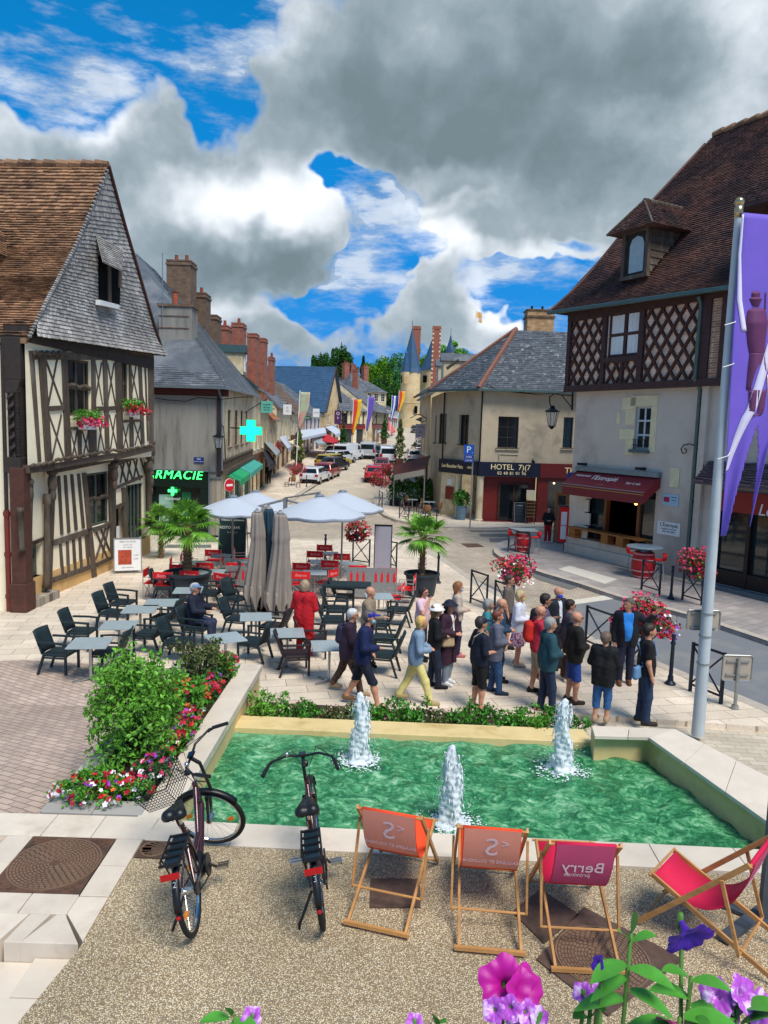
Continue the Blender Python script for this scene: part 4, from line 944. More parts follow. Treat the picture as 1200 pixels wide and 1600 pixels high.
m_dgreen=mat('dark_green_slate','#1f3d42',rnd=.1,var=.15)
def Gx(px,y):
 r=pixray(px,740);return(r.x/r.y*y,y)
RA,_=row_house('narrow cream house with a dormered dark green roof, next after the pharmacy',(-9.1,50.3),(-9.6,56.5),9,7.6,11.2,m_creamw,m_dgreen,nwin=2,floors=((3.3,1.7),),shop=m_brownshop,dormers=1)
RB,_=row_house('cream stone house carrying a scrolled iron sign, third from the pharmacy',(-9.65,56.8),(-10.1,64),9,6.6,10.6,m_beige,m_browntile,nwin=2,floors=((3.3,1.7),),shop=m_brownshop)
RC,_=row_house('house with an orange tiled gable and white awning over its shop',(-10.15,64.3),(-10.5,71),8,5.6,9.6,m_beige,mat('orange_tile','#a5663c',rnd=.3,var=.2),nwin=2,floors=((3.1,1.5),),shop=m_redshop)
RD,_=row_house('tall cream house under a long grey slate roof, with shutters',(-10.55,71.3),(-10.6,82),10,6.4,11.2,m_creamw,m_slate,nwin=4,floors=((3.2,1.8),),shop=m_redshop)
row_house('pale house under a worn brown tiled roof',(-10.6,82.3),(-10.2,92),10,5.6,10.8,m_creamw,m_browntile,nwin=3,floors=((3.1,1.6),),shop=m_brownshop)
row_house('pale stone terrace house with red shutters above the parasols',(-10.15,92.3),(-9.2,103.5),10,5.2,9.2,m_white,m_slate,nwin=4,floors=((3.1,1.5),),shop=m_redshop,fm=mat('red_shutter','#7c2a26',rough=.6))
for rt__,x0,x1,y0,Y,mt,po in((RA,266,302,412,52,m_brick_old,2),(RA,305,325,462,54,m_brick_old,1),(RB,327,342,496,57,m_brick_old,0),(RB,344,359,512,60,m_brick_red,1),(RB,365,382,508,63,m_brick_red,1),(RC,389,403,524,67,m_brick_red,0),(RC,405,416,531,70,m_brick_red,0),(RD,421,428,560,76,m_brick_red,1)):
 q=at((x0+x1)/2,y0,Y);chimney(rt__,(q.x,Y),(x1-x0)/FP*Y,1.6,q.z-8,q.z,mt,0,pots=po)
row_house('stone house with a steep blue slate roof and a pointed gable to the street',Gx(505,104.5),Gx(530,113.5),16,5.4,11.6,m_stone,m_bluslate,nwin=2,floors=((3.2,1.5),),gable_front=True,shop=m_brownshop,name='gabled_house',slen=.35)
def timber_house(label,A,B,depth,eave,ridge,rm,**k):
 root,F=row_house(label,A,B,depth,eave,ridge,m_creamw,rm,nwin=k.get('nwin',3),floors=((3.2,1.5),),shop=m_redshop,name='timbered_house',fm=m_redoak,hip=k.get('hip',0),chim=k.get('chim',()))
 zb=min(gh(*A),gh(*B));t=MB();L=F.L;n=int(L/.7)
 for i in range(n+1):u=L*i/n;F.bx(t,max(0,u-.08),min(L,u+.08),zb+3,zb+eave,.004,.05)
 F.bx(t,0,L,zb+eave-.25,zb+eave-.02,.006,.07);F.bx(t,0,L,zb+2.96,zb+3.15,.006,.07)
 F.bar(t,(0,zb+3.1),(L*.3,zb+eave-.2),.12,.004,.06);F.bar(t,(L,zb+3.1),(L*.75,zb+eave-.2),.12,.004,.06)
 t.build('timber_frame',m_oakdark,root);return root,F
timber_house('half-timbered house with a hipped slate roof behind the red and yellow banner',Gx(527,111),Gx(577,115),11,5.3,10.4,m_slate,nwin=3,hip=3)
timber_house('half-timbered shop with a striped awning at the bend of the street',Gx(579,114),Gx(604,128),10,5.2,9.0,m_slate,nwin=2,chim=((.7,.5,.9,.9,12,m_brick_red),))
row_house('white fronted house with a mansard slate roof beyond the bend',Gx(604,150),Gx(618,168),9,4.6,6.8,m_white,m_slate,nwin=4,floors=((3.1,1.5),),shop=m_redshop,hip=3)
row_house('big mansard roofed house rising behind the timbered shops',Gx(548,147),Gx(600,152),14,8.2,12.2,m_beige,m_slate,nwin=5,floors=((3.1,1.5),(6.2,1.6)),hip=4,chim=((.35,.5,1.2,1,13.8,m_brick_red),(.7,.3,1.2,1,13.2,m_brick_red),(.55,.5,1.2,1,13.6,m_brick_red)))
row_house('low house under a purple brown roof, peeping up left of the mansard house',Gx(518,160),Gx(556,158),14,7.4,11.6,m_beige,m_browntile,nwin=3,floors=((3.1,1.5),),hip=3)
# ------------------------------------------------------------------ castle at the end of the street
def castle():
 root=thing('castle','ochre castle with blue slate cone towers and brick chimneys at the end of the street','castle',at(655,655,195))
 Y=195;ms=mat('castle_ochre','#d0b98f',var=.1,vs=.5,col2='#b79a6a',c2s=.15,bump=.01)
 def tower(x0,x1,ytop,apex,Y,yb=662,m=ms,n=20):
  a=at(x0,ytop,Y);b=at(x1,ytop,Y);c=(a+b)/2;r=(b.x-a.x)/2;zb=at(x0,yb,Y).z-3;ap=at(apex[0],apex[1],Y)
  t=MB();t.lathe([(r*1.18,zb),(r*1.16,zb+4),(r,zb+6.5),(r,c.z)],(c.x,Y+r,0),8 if n<12 else n);tw=t.build('tower',m,root,smooth=30)
  t=MB();t.lathe([(r*1.03,c.z-8),(r*1.03,c.z-7.6)],(c.x,Y+r,0),n,cap=True);t.lathe([(r*1.04,c.z-12.5),(r*1.04,c.z-12)],(c.x,Y+r,0),n);t.build('string_course',m,tw,smooth=30)
  t=MB();t.lathe([(r*1.12,c.z-.2),(r*.98,c.z+.9),(r*.5,c.z+(ap.z-c.z)*.55),(.12,ap.z)],(c.x,Y+r,0),8,cap=True);t.tube([(c.x,Y+r,ap.z-.2),(c.x,Y+r,ap.z+2.2)],.07,5);t.build('cone_roof',m_bluslate,tw)
  return tw,c,r
 t1,c1,r1=tower(627,658,580,(654,513),190)
 for(x,y)in((629,592),(650,640)):
  p=at(x,y,189.9);t=MB();t.bx(p.x-.35,p.x+.35,p.y-.5,p.y+1.5,p.z-.9,p.z+.9);t.build('window',m_void,t1)
 t2,c2,r2=tower(659,697,577,(683,520),204)
 p=at(664,592,203.8);t=MB();t.bx(p.x-.5,p.x+.5,p.y-.6,p.y+1.5,p.z-.9,p.z+.9);t.build('window',m_void,t2)
 tower(697,711,550,(705,523),240);
 a=at(629,580,187.5);b=at(640,580,187.5)
 t=MB();t.lathe([((b.x-a.x)/2,a.z-3),((b.x-a.x)/2,a.z)],((a.x+b.x)/2,188.6,0),12);tt=t.build('stair_turret',ms,root,smooth=30)
 t=MB();t.lathe([((b.x-a.x)/2+.1,a.z),(.35,at(634,553,187.5).z),(.45,at(634,553,187.5).z+.2),(.05,at(634,546,187.5).z)],((a.x+b.x)/2,188.6,0),10);t.build('cone_roof',m_bluslate,tt)
 for(x0,x1,y0,y1,Y)in((645.5,656,509,560,200),(676.5,687.5,509,562,196)):
  a=at(x0,y0,Y);b=at(x1,y1,Y);t=MB();t.bx(a.x,b.x,Y,Y+1.4,b.z-8,a.z);ch=t.build('chimney',m_brick_red,root)
  if x0>660:
   t=MB();
   for k in range(13):z=b.z-6+k*(a.z-b.z+6)/13;t.bx(a.x-.03,a.x+.28+.14*(k%2),Y-.03,Y+.3,z,z+.45);t.bx(b.x-.28-.14*(k%2),b.x+.03,Y-.03,Y+.3,z,z+.45)
   t.build('quoins',m_creamw,ch)
  t=MB();t.bx(a.x-.12,b.x+.12,Y-.12,Y+1.5,a.z-.8,a.z-.5);t.build('chimney_band',m_brick_red,ch)
 a=at(690,552,215);b=at(760,580,215);t=MB();t.bx(a.x,b.x,215,228,3,b.z-1);t.build('wing',ms,root)
 t=MB();t.prism([(a.x,214.5,b.z-1),(a.x,229,b.z-1),(a.x,221.5,a.z)],(b.x-a.x,0,0));t.build('wing_roof',m_slate,root)
 a=at(641,655,185);t=MB();t.bx(a.x,a.x+9,184,184.6,4,a.z+1);t.build('garden_wall',ms,root)
castle()
def far_flag():
 b=at(741,545,214);tp=at(744,483,214);r=thing('flag','small white and orange flag on a thin mast above the castle roof','flag',b)
 MB().tube([b-Vector((0,0,2)),tp],.06,5).build('mast',m_white,r)
 def fn(u,v):return tp+Vector((.1+u*1.7,.2*math.sin(u*5),-.5-v*2.8-u*.6))
 MB().sheet(fn,8,6).build('cloth',mat('flag_orange','#e8b06a',col2='#e9e2d8',c2s=.6,var=.1),r,solid=.02)
far_flag()
# ------------------------------------------------------------------ hotel on the corner of the street
m_wall_red=mat('dark_red_shop','#74201a',rough=.5,var=.15)
def hotel():
 root=thing('hotel','two-storey hotel with a hipped slate roof and dark sign fascia on the corner','hotel',(8,44,0))
 P0=(5.2,41.0);A=Fac((3.35,44.0),P0);B=Fac(P0,(12.3,41.5));C=Fac((3.1,52),(3.35,44.0))
 zf0,zf1,ze=2.55,3.35,7.25
 ha=[rect(A,684,646,697,692),rect(A,717,648,732,695)];hb=[rect(B,778,651,810,700),rect(B,880,652,895,700)];hc=[rect(C,671,650,673.5,690)]
 hc=[(3.0,4.0,4.2,6.0),(5.6,6.6,4.2,6.0)]
 mb=MB();A.wall(mb,0,A.L,zf0,ze,ha,0,.3);B.wall(mb,0,7.1,zf0,ze,hb,0,.3);C.wall(mb,0,C.L,0,ze,hc,0,.3);mb.build('wall',m_hotel,root)
 for F,hs in((A,ha),(B,hb),(C,hc)):
  for h in hs:window(F,root,h,0,.2,2,3,m_oakdark,m_glass,.05,.1)
 t=MB()
 for F,h in((A,ha[0]),(A,ha[1]),(B,hb[0]),(B,hb[1])):t=MB();F.bx(t,h[0]-.08,h[1]+.08,h[2]-.1,h[2]-.005,-.05,.1);t.build('sill',m_creamw,root)
 gf=MB();A.bx(gf,.0,1.3,0,zf0,-.3,-.02);A.bx(gf,.0,A.L,0,zf0,-2.6,-2.4);C.bx(gf,0,C.L,0,zf0,-.3,-.001);gf.build('ground_floor_wall',m_creamw,root)
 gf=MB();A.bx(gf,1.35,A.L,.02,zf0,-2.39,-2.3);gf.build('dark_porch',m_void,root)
 for(F,u)in((A,1.55),(B,.12),):
  q=F.w(u,0,-.12);MB().lathe([(.24,0),(.24,.12),(.19,.15),(.19,zf0-.15),(.23,zf0-.02)],(q.x,q.y,0),14).build('pillar',m_creamw,root,smooth=40)
 bd=rect(B,757,752,805,812);t=MB();B.bx(t,.3,3.3,0,zf0,-.45,-.3);w_=t.build('entrance',m_wall_red,root)
 t=MB();B.bx(t,1.3,2.05,.05,2.1,-.29,-.25);B.bx(t,2.1,2.85,.05,2.1,-.29,-.25);t.build('door',m_glass,w_)
 t=MB();B.bx(t,2.05,2.1,0.02,2.15,-.29,-.22);B.bx(t,1.2,1.3,0.02,2.15,-.29,-.22);B.bx(t,2.85,2.93,0.02,2.15,-.29,-.22);B.bx(t,1.2,2.93,2.15,2.23,-.29,-.22);t.build('door_frame',m_redoak,w_)
 t=MB();B.bx(t,.0,3.3,-.1,.06,-.4,.1);t.build('doorstep',m_winered,root)
 t=MB();B.bx(t,3.35,7.1,0,.5,-.3,.02);B.bx(t,3.35,3.95,.5,zf0,-.3,.02)
 for u in(5.45,6.9):B.bx(t,u,u+.12,.5,zf0,-.25,.02)
 B.bx(t,3.95,7.1,zf0-.2,zf0,-.25,.02);s=t.build('tea_shopfront',m_wall_red,root)
 t=MB();B.bx(t,3.95,5.45,.5,zf0-.2,-.2,-.18);B.bx(t,5.57,6.9,.5,zf0-.2,-.2,-.18);t.build('shop_window',m_glassb,s)
 for u in(4.3,5.3):t=MB();t.ball(B.w(u,zf0-.3,-.1),.05,8,6);t.build('lamp',mat('warm_bulb','#ffd9a0',var=0,emit=3),s)
 t=MB();A.bx(t,-.1,A.L-.02,zf0+.02,zf1,-.05,.16);f=t.build('sign_fascia',mat('navy_fascia','#141a30',rough=.4,var=.1),root)
 t=MB();B.bx(t,0.0,3.38,zf0+.02,zf1,-.05,.16);f2=t.build('sign_fascia',mat('navy_fascia',''),root)
 m_gold=mat('cream_letter','#d9c79a',rough=.5,var=.1,emit=.15)
 sign_text(B,f2,'HOTEL  7)(7',1.72,zf1-.27,.17,.42,m_gold);sign_text(B,f2,'02 48 81 01 96',1.8,zf0+.2,.17,.24,m_gold,space=1.1)
 sign_text(A,f,'Les Boucher Paix',1.25,zf0+.42,.17,.29,m_gold);sign_text(A,f,'HOTEL',2.95,zf0+.42,.17,.17,m_gold)
 t=MB();B.bx(t,3.4,7.1,zf0+.02,zf1,-.05,.16);f3=t.build('sign_fascia',mat('red_fascia','#6b1a18',rough=.45,var=.1),root)
 sign_text(B,f3,'THE CJTTAGE',4.95,zf0+.42,.17,.5,m_gold,align='LEFT')if False else text_mb('THE CJTTAGE',.48,B.M(4.78,zf0+.42,.17),align='LEFT').build('lettering',m_gold,f3)
 for u in(2.9,6.2):t=MB();t.tube([B.w(u,zf1+.05,.1),B.w(u,zf1+.25,.35),B.w(u,zf1+.12,.5)],.02,6);t.ball(B.w(u,zf1+.08,.5),.09,8,6);t.build('sign_lamp',m_iron,f3)
 e0=at(671,601,43.6);e1=at(748,598,40.6);e2=Vector((13.2,41.0,0));Z=7.3;k=0.
 e0=Vector((e0.x,e0.y,Z));e1=Vector((e1.x,40.6,Z));e2.z=Z
 r0=at(806,516,45.0);zr=r0.z;r0=Vector((r0.x,45.0,zr));r1=Vector((14,45.3,zr));e3=Vector((e0.x-.6,53,Z));r3=Vector((r0.x,49.5,zr))
 rf=MB();slope(rf,e1,e2,r0,r1,(0,-1,1),.2,.26,thick=.014,gap=.008);slope(rf,e0,e1,r0,r0+Vector((.01,0,0)),(-1,-1,1),.2,.26,thick=.014,gap=.008)
 slope(rf,e3,e0,r3,r0,(-1,0,1),.3,.4,thick=.014)
 under(rf,[e1,e2,r1,r0]);under(rf,[e0,e1,r0]);under(rf,[e3,e0,r0,r3]);roof=rf.build('roof',m_slated,root)
 hm=mat('hip_tile','#7d5345',rough=.8,var=.2,vs=6);t=MB();t.tube([e1+Vector((0,0,.05)),r0+Vector((0,-.05,.08))],.14,6);t.tube([e0+Vector((0,0,.05)),r0+Vector((-.05,0,.08))],.09,6);t.build('hip_tiles',hm,roof,smooth=40)
 t=MB();t.beam(e0+Vector((-.05,-.05,-.03)),e1+Vector((0,-.06,-.03)),.14,.12);t.beam(e1+Vector((0,-.06,-.03)),e2+Vector((0,-.06,-.03)),.14,.12);t.build('gutter',m_greenzinc,root)
 for F,u in((A,.15),(B,-.02)):t=MB();q=F.w(u,Z-.1,.1);t.tube([q,q-Vector((0,0,.3)),F.w(u,zf1,.1)],.045,6);t.build('downpipe',m_iron,root,smooth=40)
 t=MB();q=at(702,556,42.8);t.prism([at(697,575,43.2),at(716,562,43.6),at(717,565,43.6),at(699,578,43.2)],(0,-.05,.05));t.build('skylight',m_oakdark,roof)
 a=at(822,487,47);b=at(858,518,47);t=MB();t.bx(a.x,b.x+.15,46.4,47.6,b.z-1.5,a.z);ch=t.build('chimney',m_brick_pale,roof);t=MB();t.bx(a.x-.06,b.x+.2,46.34,47.66,a.z-.42,a.z-.3);t.bx(a.x-.06,b.x+.2,46.34,47.66,a.z+.003,a.z+.08);t.build('chimney_cap',m_brick_old,ch)
 for dx in(.35,1.0):t=MB();t.tube([(a.x+dx,47,a.z+.08),(a.x+dx,47,a.z+.35)],.07,6);t.build('chimney_pot',m_iron,ch)
 t=MB();pts=[at(x,y,40.7)for x,y in((760,599),(772,606),(800,612),(840,616),(868,614),(888,611))];t.tube(pts,.03,5);t.build('cable',m_iron,root)
 t=MB();h=hb[0];t.tube([B.w(h[0]+.1,h[2]-.35,.02),B.w(h[0]+.15,h[2]-.6,.03),B.w(h[0]+.1,h[2]-.8,.02)],.03,5);t.tube([B.w(h[0]+.1,h[2]-.35,.02),B.w(h[1]+.05,h[2]-.35,.02),B.w(h[1]-.15,h[2]-.7,.02)],.03,5);t.build('relief',m_hotel,root)
 t=MB();A.bx(t,.5,1.25,1.0,1.75,-.018,.04);t.build('menu_frame',m_wall_red,root);t=MB();A.bx(t,.65,1.1,1.85,2.2,-.018,.03);t.build('menu_sheet',m_white,root)
 return A,B
HA,HB=hotel()
row_house('slate roofed house with a dark dormer directly behind the hotel',(2.9,62),(3.05,53),10,7.6,11.4,m_beige,m_slate,nwin=3,floors=((3.2,1.6),),shop=m_redshop,dormers=2)
row_house('further slate roofed house behind the hotel, near the castle',(5.0,92),(2.9,62.3),10,6.0,9.0,m_creamw,m_slate,nwin=7,floors=((3.2,1.5),),shop=m_redshop,face=(0,80))
# ------------------------------------------------------------------ brick and timber house on the right
def house_right():
 root=thing('brick_timber_house','tall house with diamond brick and timber upper floor over a mauve rendered wall','house',(12,28,0))
 F=Fac((7.9,31.3),(12.3,23.1));K=crop(840,180,3.333);M_=crop(840,580,3.333);N_=crop(840,700,5.4545)
 O=.3;Lx=14.0
 zj=F.uz(1000,603,.1)[1];zg=9.85
 w1=rect(F,992,635,1016,702,0);shop=rect(F,909,768,1022,868,0);shop=(shop[0],shop[1],.72,2.95);rs=rect(F,1118,775,1200,930,0);rs=(7.15,13.5,.12,3.3)
 wu=rect(F,951,487,1002,556,O)
 mb=MB();F.wall(mb,0,Lx,0,zj,[w1,shop,rs],0,.35);
 S=Fac((9.9,32.4),(7.9,31.3));S.wall(mb,0,S.L,0,zj,[],0,.3)
 F.bx(mb,6.35,6.6,.0,zj-.1,.005,.16)
 mb.build('wall',m_mauve,root)
 t=MB();F.bx(t,.02,4.55,0,.42,.0,.22);F.bx(t,.02,4.55,.423,.7,0,.12);F.bx(t,.0,.95,.72,2.9,-.02,.05)
 for i in range(4):F.bx(t,.93,1.15+.1*(i%2),.75+i*.55,1.25+i*.55,-.02,.055)
 t.build('stone_base',m_cope,root)
 t=MB();F.wall(t,-.25,Lx,zj,zg,[wu],O-.05,.3)
 S2=Fac((9.7,32.6),(7.75,31.45));S2.wall(t,0,S2.L,zj,zg,[],.0,.3);t.build('brick_infill',brickmat('pale_red_brick','#f0ccb4','#e0b094','#ecdac6'),root)
 t=MB();o0,o1=O-.06,O+.04
 def lat(u0,u1,z0,z1,s=.52,w=.088):
  h=s*1.42;nx=int((u1-u0)/s)+2;k=-int((z1-z0)/h)-1
  for d in(1,-1):
   for i in range(-12,nx+12):
    a=[];m_=d*h/s*1.0
    cu=u0+i*s
    pts=[]
    for zz in(z0,z1):uu=cu+(zz-z0)/m_;pts.append((uu,zz))
    (ua,za),(ub,zb_)=pts
    if ua>ub:ua,za,ub,zb_=ub,zb_,ua,za
    if ub<=u0 or ua>=u1:continue
    f=lambda uu:za+(zb_-za)*(uu-ua)/(ub-ua)
    if ua<u0:za2,ua2=f(u0),u0
    else:za2,ua2=za,ua
    if ub>u1:zb2,ub2=f(u1),u1
    else:zb2,ub2=zb_,ub
    if ub2-ua2<.05:continue
    F.bar(t,(ua2,za2),(ub2,zb2),w,o0,o1+(.006 if d>0 else 0))
 uL=-.2;p1=F.uz(947,500,O)[0];p2=F.uz(1005,500,O)[0];p3=F.uz(1098,500,O)[0];p4=F.uz(1130,500,O)[0]
 lat(uL,p1,zj+.1,zg);lat(p2+.1,p3,zj+.1,zg);lat(wu[0],wu[1]+.05,zj+.1,wu[2]-.2,.5,.09);lat(p4+.3,p4+4,zj+.1,zg)
 t.build('diamond_lattice',m_redoak,root)
 t=MB()
 for u,w in((uL-.05,.2),(p1,.2),(p2,.24),(p3+.12,.5),(p4+.15,.35),((wu[0]+wu[1])/2,.12)):
  F.bx(t,u-w/2,u+w/2,zj+.1,(zg if w!=.12 else wu[2]-.15),O-.05,O+.08)
 F.bx(t,-.35,Lx,zj-.12,zj+.12,-.05,O+.12);F.bx(t,-.35,Lx,zg-.22,zg+.1,0,O+.1);F.bx(t,p1,p2,wu[2]-.22,wu[2]-.02,O-.05,O+.09)
 t.build('timber_frame',m_oakdark if False else mat('aubergine_timber','#432b28',rough=.7,var=.25,vs=5),root)
 window(F,root,wu,O,.1,2,2,m_redoak,m_glass,.09,None,.12,curtain=m_white)
 t=MB()
 u0,u1=p3+.38,p4-.02;F.bx(t,u0,u1,zj+.13,zg-.23,O-.04,O+.02);t.build('brick_nogging',brickmat('nogging_brick','#b5866c','#96644d','#bfae98'),root)
 wn=window(F,root,w1,0,.16,2,3,mat('pale_window_paint','#b9c4c8',rough=.5,var=.05),m_glass,.07,None,.07)
 t=MB();u0,u1,z0,z1=w1
 F.bx(t,u0-.3,u1+.3,z1+.0,z1+.42,-.02,.03);F.bx(t,u1+.004,u1+.3,z0-.1,z1-.004,-.02,.028)
 for i,(w,h)in enumerate(((.42,.6),(.75,.45),(.5,.6),(.7,.5))):zz=z0-.25+i*.58;F.bx(t,u0-w,u0-.003,zz,zz+h-.02,-.02,.03)
 F.bx(t,u0-.95,u0-.76,z0+.95,z0+1.4,-.02,.026)
 t.build('stone_surround',mat('yellow_stone','#d8cda6',var=.1,vs=3,rnd=.05),root,bevel=.02)
 t=MB();F.bx(t,u0-.12,u1+.06,z0-.14,z0-.02,-.1,.14);t.build('sill',m_greenzinc,wn)
 t=MB()
 for k in range(2):F.bx(t,u0-.02,u1+.02,z0+.14+.2*k,z0+.165+.2*k,.05,.075)
 for k in range(7):F.bx(t,u0+(u1-u0)*(k+.3)/7,u0+(u1-u0)*(k+.3)/7+.015,z0+.0,z0+.365,.055,.07)
 t.build('railing',m_iron,wn)
 wdm=mat('varnished_wood','#7a4522',rough=.45,var=.2,vs=6,stretch=(1,1,4))
 u0,u1,z0,z1=shop
 t=MB();ws=[u0,u0+.12,u0+1.05,u0+1.2];a1=u1-.95;
 F.bx(t,u0,u0+.1,z0,z1,-.3,-.1);F.bx(t,u0+1.1,u0+1.24,z0,z1,-.3,-.1);F.bx(t,a1,a1+.14,z0,z1,-.3,-.1);F.bx(t,u1-.06,u1,z0,z1,-.3,-.1);F.bx(t,u0,u1,z0,z0+.06,-.3,-.1)
 sf=t.build('bar_window',wdm,root)
 t=MB();F.bx(t,u0+.1,u0+1.1,z0+.06,z1,-.22,-.2);F.bx(t,a1+.14,u1-.06,z0+.06,z1,-.22,-.2);t.build('pane',m_glassb,sf)
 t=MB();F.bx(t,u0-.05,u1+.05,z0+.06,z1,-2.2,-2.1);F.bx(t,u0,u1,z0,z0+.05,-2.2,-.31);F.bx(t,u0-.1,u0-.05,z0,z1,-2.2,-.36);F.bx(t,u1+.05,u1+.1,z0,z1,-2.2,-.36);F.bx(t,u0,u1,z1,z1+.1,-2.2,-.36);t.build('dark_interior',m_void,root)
 t=MB();t.ball(F.w((u0+a1)/2+.6,2.35,-.9),.07,8,6);t.build('bulb',mat('orange_bulb','#ff9a50',var=0,emit=6),sf)
 t=MB();bz=1.12;F.bx(t,u0-.35,u1-.2,bz,bz+.06,-.05,.45)
 for u in(u0-.3,u0+1.55,u0+2.35):
  for k in range(4):F.bx(t,u,u+.36,.74+k*.096,.83+k*.096,.05,.42)
 t.build('pallet_bench',m_wood,root)
 aw=MB();za,zb_=3.55,2.62;q0,q1=u0-.35,u1+.2
 A,B,C,D=F.w(q0,za,.06),F.w(q1,za,.06),F.w(q1,zb_+.35,.85),F.w(q0,zb_+.35,.85)
 aw.prism([A,B,C,D],(0,0,-.03));aw.prism([D,C,C-Vector((0,0,.42)),D-Vector((0,0,.42))],F.n*.02);aw.prism([A,D,D-Vector((0,0,.40)),F.w(q0,za-.4,.06)],F.u*-.01);aw.prism([B,C,C-Vector((0,0,.40)),F.w(q1,za-.4,.06)],F.u*.01)
 aw=aw.build('awning',m_winered,root)
 t=MB();t.beam(D+Vector((0,0,.01)),C+Vector((0,0,.01)),.05,.03);F.bx(t,q0,q1,za-.03,za+.16,.0,.22);t.build('awning_rail',m_zinc,aw)
 t=MB();t.beam(D-Vector((0,0,.08))+F.n*.025,C-Vector((0,0,.08))+F.n*.025,.004,.015);t.build('awning_stripe',mat('gold_line','#c9a25a',var=0),aw)
 nr=(B-A).cross(D-A).normalized();nr=nr if nr.z>0 else-nr;ex=F.u if F.u.cross(Vector((0,0,1))).dot(F.n)>0 else-F.u;ey=(A-D).normalized()
 def awt(tx,f,g,size,mir=1):
  p=A+(B-A)*f+(D-A)*g+nr*.008;Mx=Matrix(((ex.x,ey.x,nr.x,p.x),(ex.y,ey.y,nr.y,p.y),(ex.z,ey.z,nr.z,p.z),(0,0,0,1)))
  text_mb(tx,size,Mx,depth=.002).build('lettering',m_white,aw)
 awt('restaurant',.15,.35,.2);awt("l'Estropié",.44,.42,.36);awt('bar à vin',.8,.55,.2);awt('- - - - - - -',.45,.8,.09)
 for f in(.08,.8):
  t=MB();p=F.w(q0+(q1-q0)*f,za+.2,.18);t.bx(p.x-.2,p.x+.2,p.y-.03,p.y+.03,p.z,p.z+.1);t.tube([p,F.w(q0+(q1-q0)*f,za+.2,0)],.015,5);t.build('spotlight',m_iron,aw)
 t=MB();u,z=F.uz(1048,781,.02);F.bx(t,u-.36,u+.34,z-.22,z+.2,.01,.03);pl=t.build('tourist_plate',mat('plate_blue','#9fbfd2',var=.03),root)
 t=MB();F.bar(t,(u-.3,z),(u-.05,z+.0),.18,.031,.034);t.build('emblem',mat('magenta_mark','#a8244d',var=0),pl)
 for k in range(3):sign_text(F,pl,('chambre',"d'hôtes",'- - -')[k],u+.15,z+.1-.11*k,.032,.075,mat('plate_text','#244a66',var=0))
 t=MB();u,z=F.uz(1045,826,.02);F.bx(t,u-.52,u+.5,z-.24,z+.24,.01,.03);pl=t.build('menu_board',m_white,root)
 sign_text(F,pl,"L'Estropié",u,z+.12,.032,.2,m_iron);sign_text(F,pl,'restaurant  bar a vin',u,z-.02,.032,.08,m_iron);sign_text(F,pl,'*** *** ***',u,z-.14,.032,.13,m_iron)
 t=MB();u,z=F.uz(1054,746,.0);F.bx(t,u-.2,u+.22,z-.36,z+.36,.005,.03);t.build('stone_block',mat('yellow_stone',''),root,bevel=.03)
 t=MB();u,z=F.uz(893,744,.06);F.bx(t,u-.25,u+.25,z-.15,z+.15,.06,.08);t.build('street_plate',mat('enamel_blue',''),root)
 t=MB();a=F.uz(1097,455,.4);b=F.uz(1068,855,.12);u_=F.uz(1092,600,.2)[0]
 t.tube([F.w(u_,9.75,.55),F.w(u_,9.5,.4),F.w(u_,zj+.1,.42),F.w(u_,zj-.25,.12),F.w(u_,.9,.12)],.065,10);t.build('downpipe',m_greenzinc,root,smooth=40)
 t=MB();bx_=[F.w(*F.uz(*M_(x,y),.12),.12)for x,y in((865,510),(862,470),(845,420),(820,390),(790,378),(760,385),(747,405),(755,428),(772,425),(775,408),(765,403))];t.tube(bx_,.02,6)
 t.tube([F.w(*F.uz(*M_(800,382),.12),.12),F.w(*F.uz(*M_(872,384),.12),.12)],.012,5);t.build('scroll_bracket',m_iron,root,smooth=True)
 t=MB();p=F.w(*F.uz(965-2,785,.2),.2);q=F.uz(1087,786,.05);F.bx(t,q[0]-.03,q[0]+.03,q[1]-.15,q[1]+.15,0,.08);t.tube([F.w(q[0],q[1],.06),F.w(q[0],q[1]+.08,.16),F.w(q[0],q[1],.2)],.02,5);t.build('wall_hook',m_iron,root)
 u0,u1,z0,z1=rs
 t=MB();F.bx(t,u0,u1,2.62,3.3,-.1,.2);sf=t.build('red_shopfront',mat('restaurant_red','#8b1a14',rough=.4,var=.1),root)
 t=MB()
 for k in range(6):u=u0+(u1-u0)*k/5;F.bx(t,max(u0,u-.07),min(u1,u+.07),z0,2.62,-.2,.02)
 F.bx(t,u0,u1,z0,z0+.5,-.2,.0);t.build('window_frame',m_redoak if False else mat('dark_aubergine','#1c1214',rough=.4),sf)
 t=MB();F.bx(t,u0,u1,z0+.5,2.6,-.17,-.15);t.build('shop_window',m_glassb,sf)
 t=MB();F.bx(t,u0-.1,u1,-.05,.11,-.1,.35);t.build('threshold',m_zinc,sf)
 text_mb('Le Saint',.52,F.M(F.uz(1184,797,.22)[0],F.uz(1184,797,.22)[1],.21),align='LEFT',shear=.2).build('lettering',m_white,sf)
 t=MB();P=[]
 a,b,d,c=F.w(6.75,3.55,.75),F.w(13.8,3.55,.75),F.w(6.75,4.25,.02),F.w(13.8,4.25,.02)
 slope(t,a,b,d,c,F.n+Vector((0,0,1)),.11,.22,thick=.04,jit=.03);t.prism([a,b,c,d],(0,0,-.08));t.build('slate_ledge',mat('purple_slate','#5d5058',rnd=.35,var=.2),root)
 D=6.0;g0=F.uz(859,487,O+.55);g1=F.uz(1140,450,O+.55);zge=g1[1];r0=F.uz(1115,212,-D);
 e0=F.w(g0[0],g0[1],O+.55);e1=F.w(Lx+1,zge-.15,O+.55);ra=F.w(r0[0],r0[1],-D);rb=F.w(Lx+1,r0[1]-.15,-D)
 n=95;rows=[]
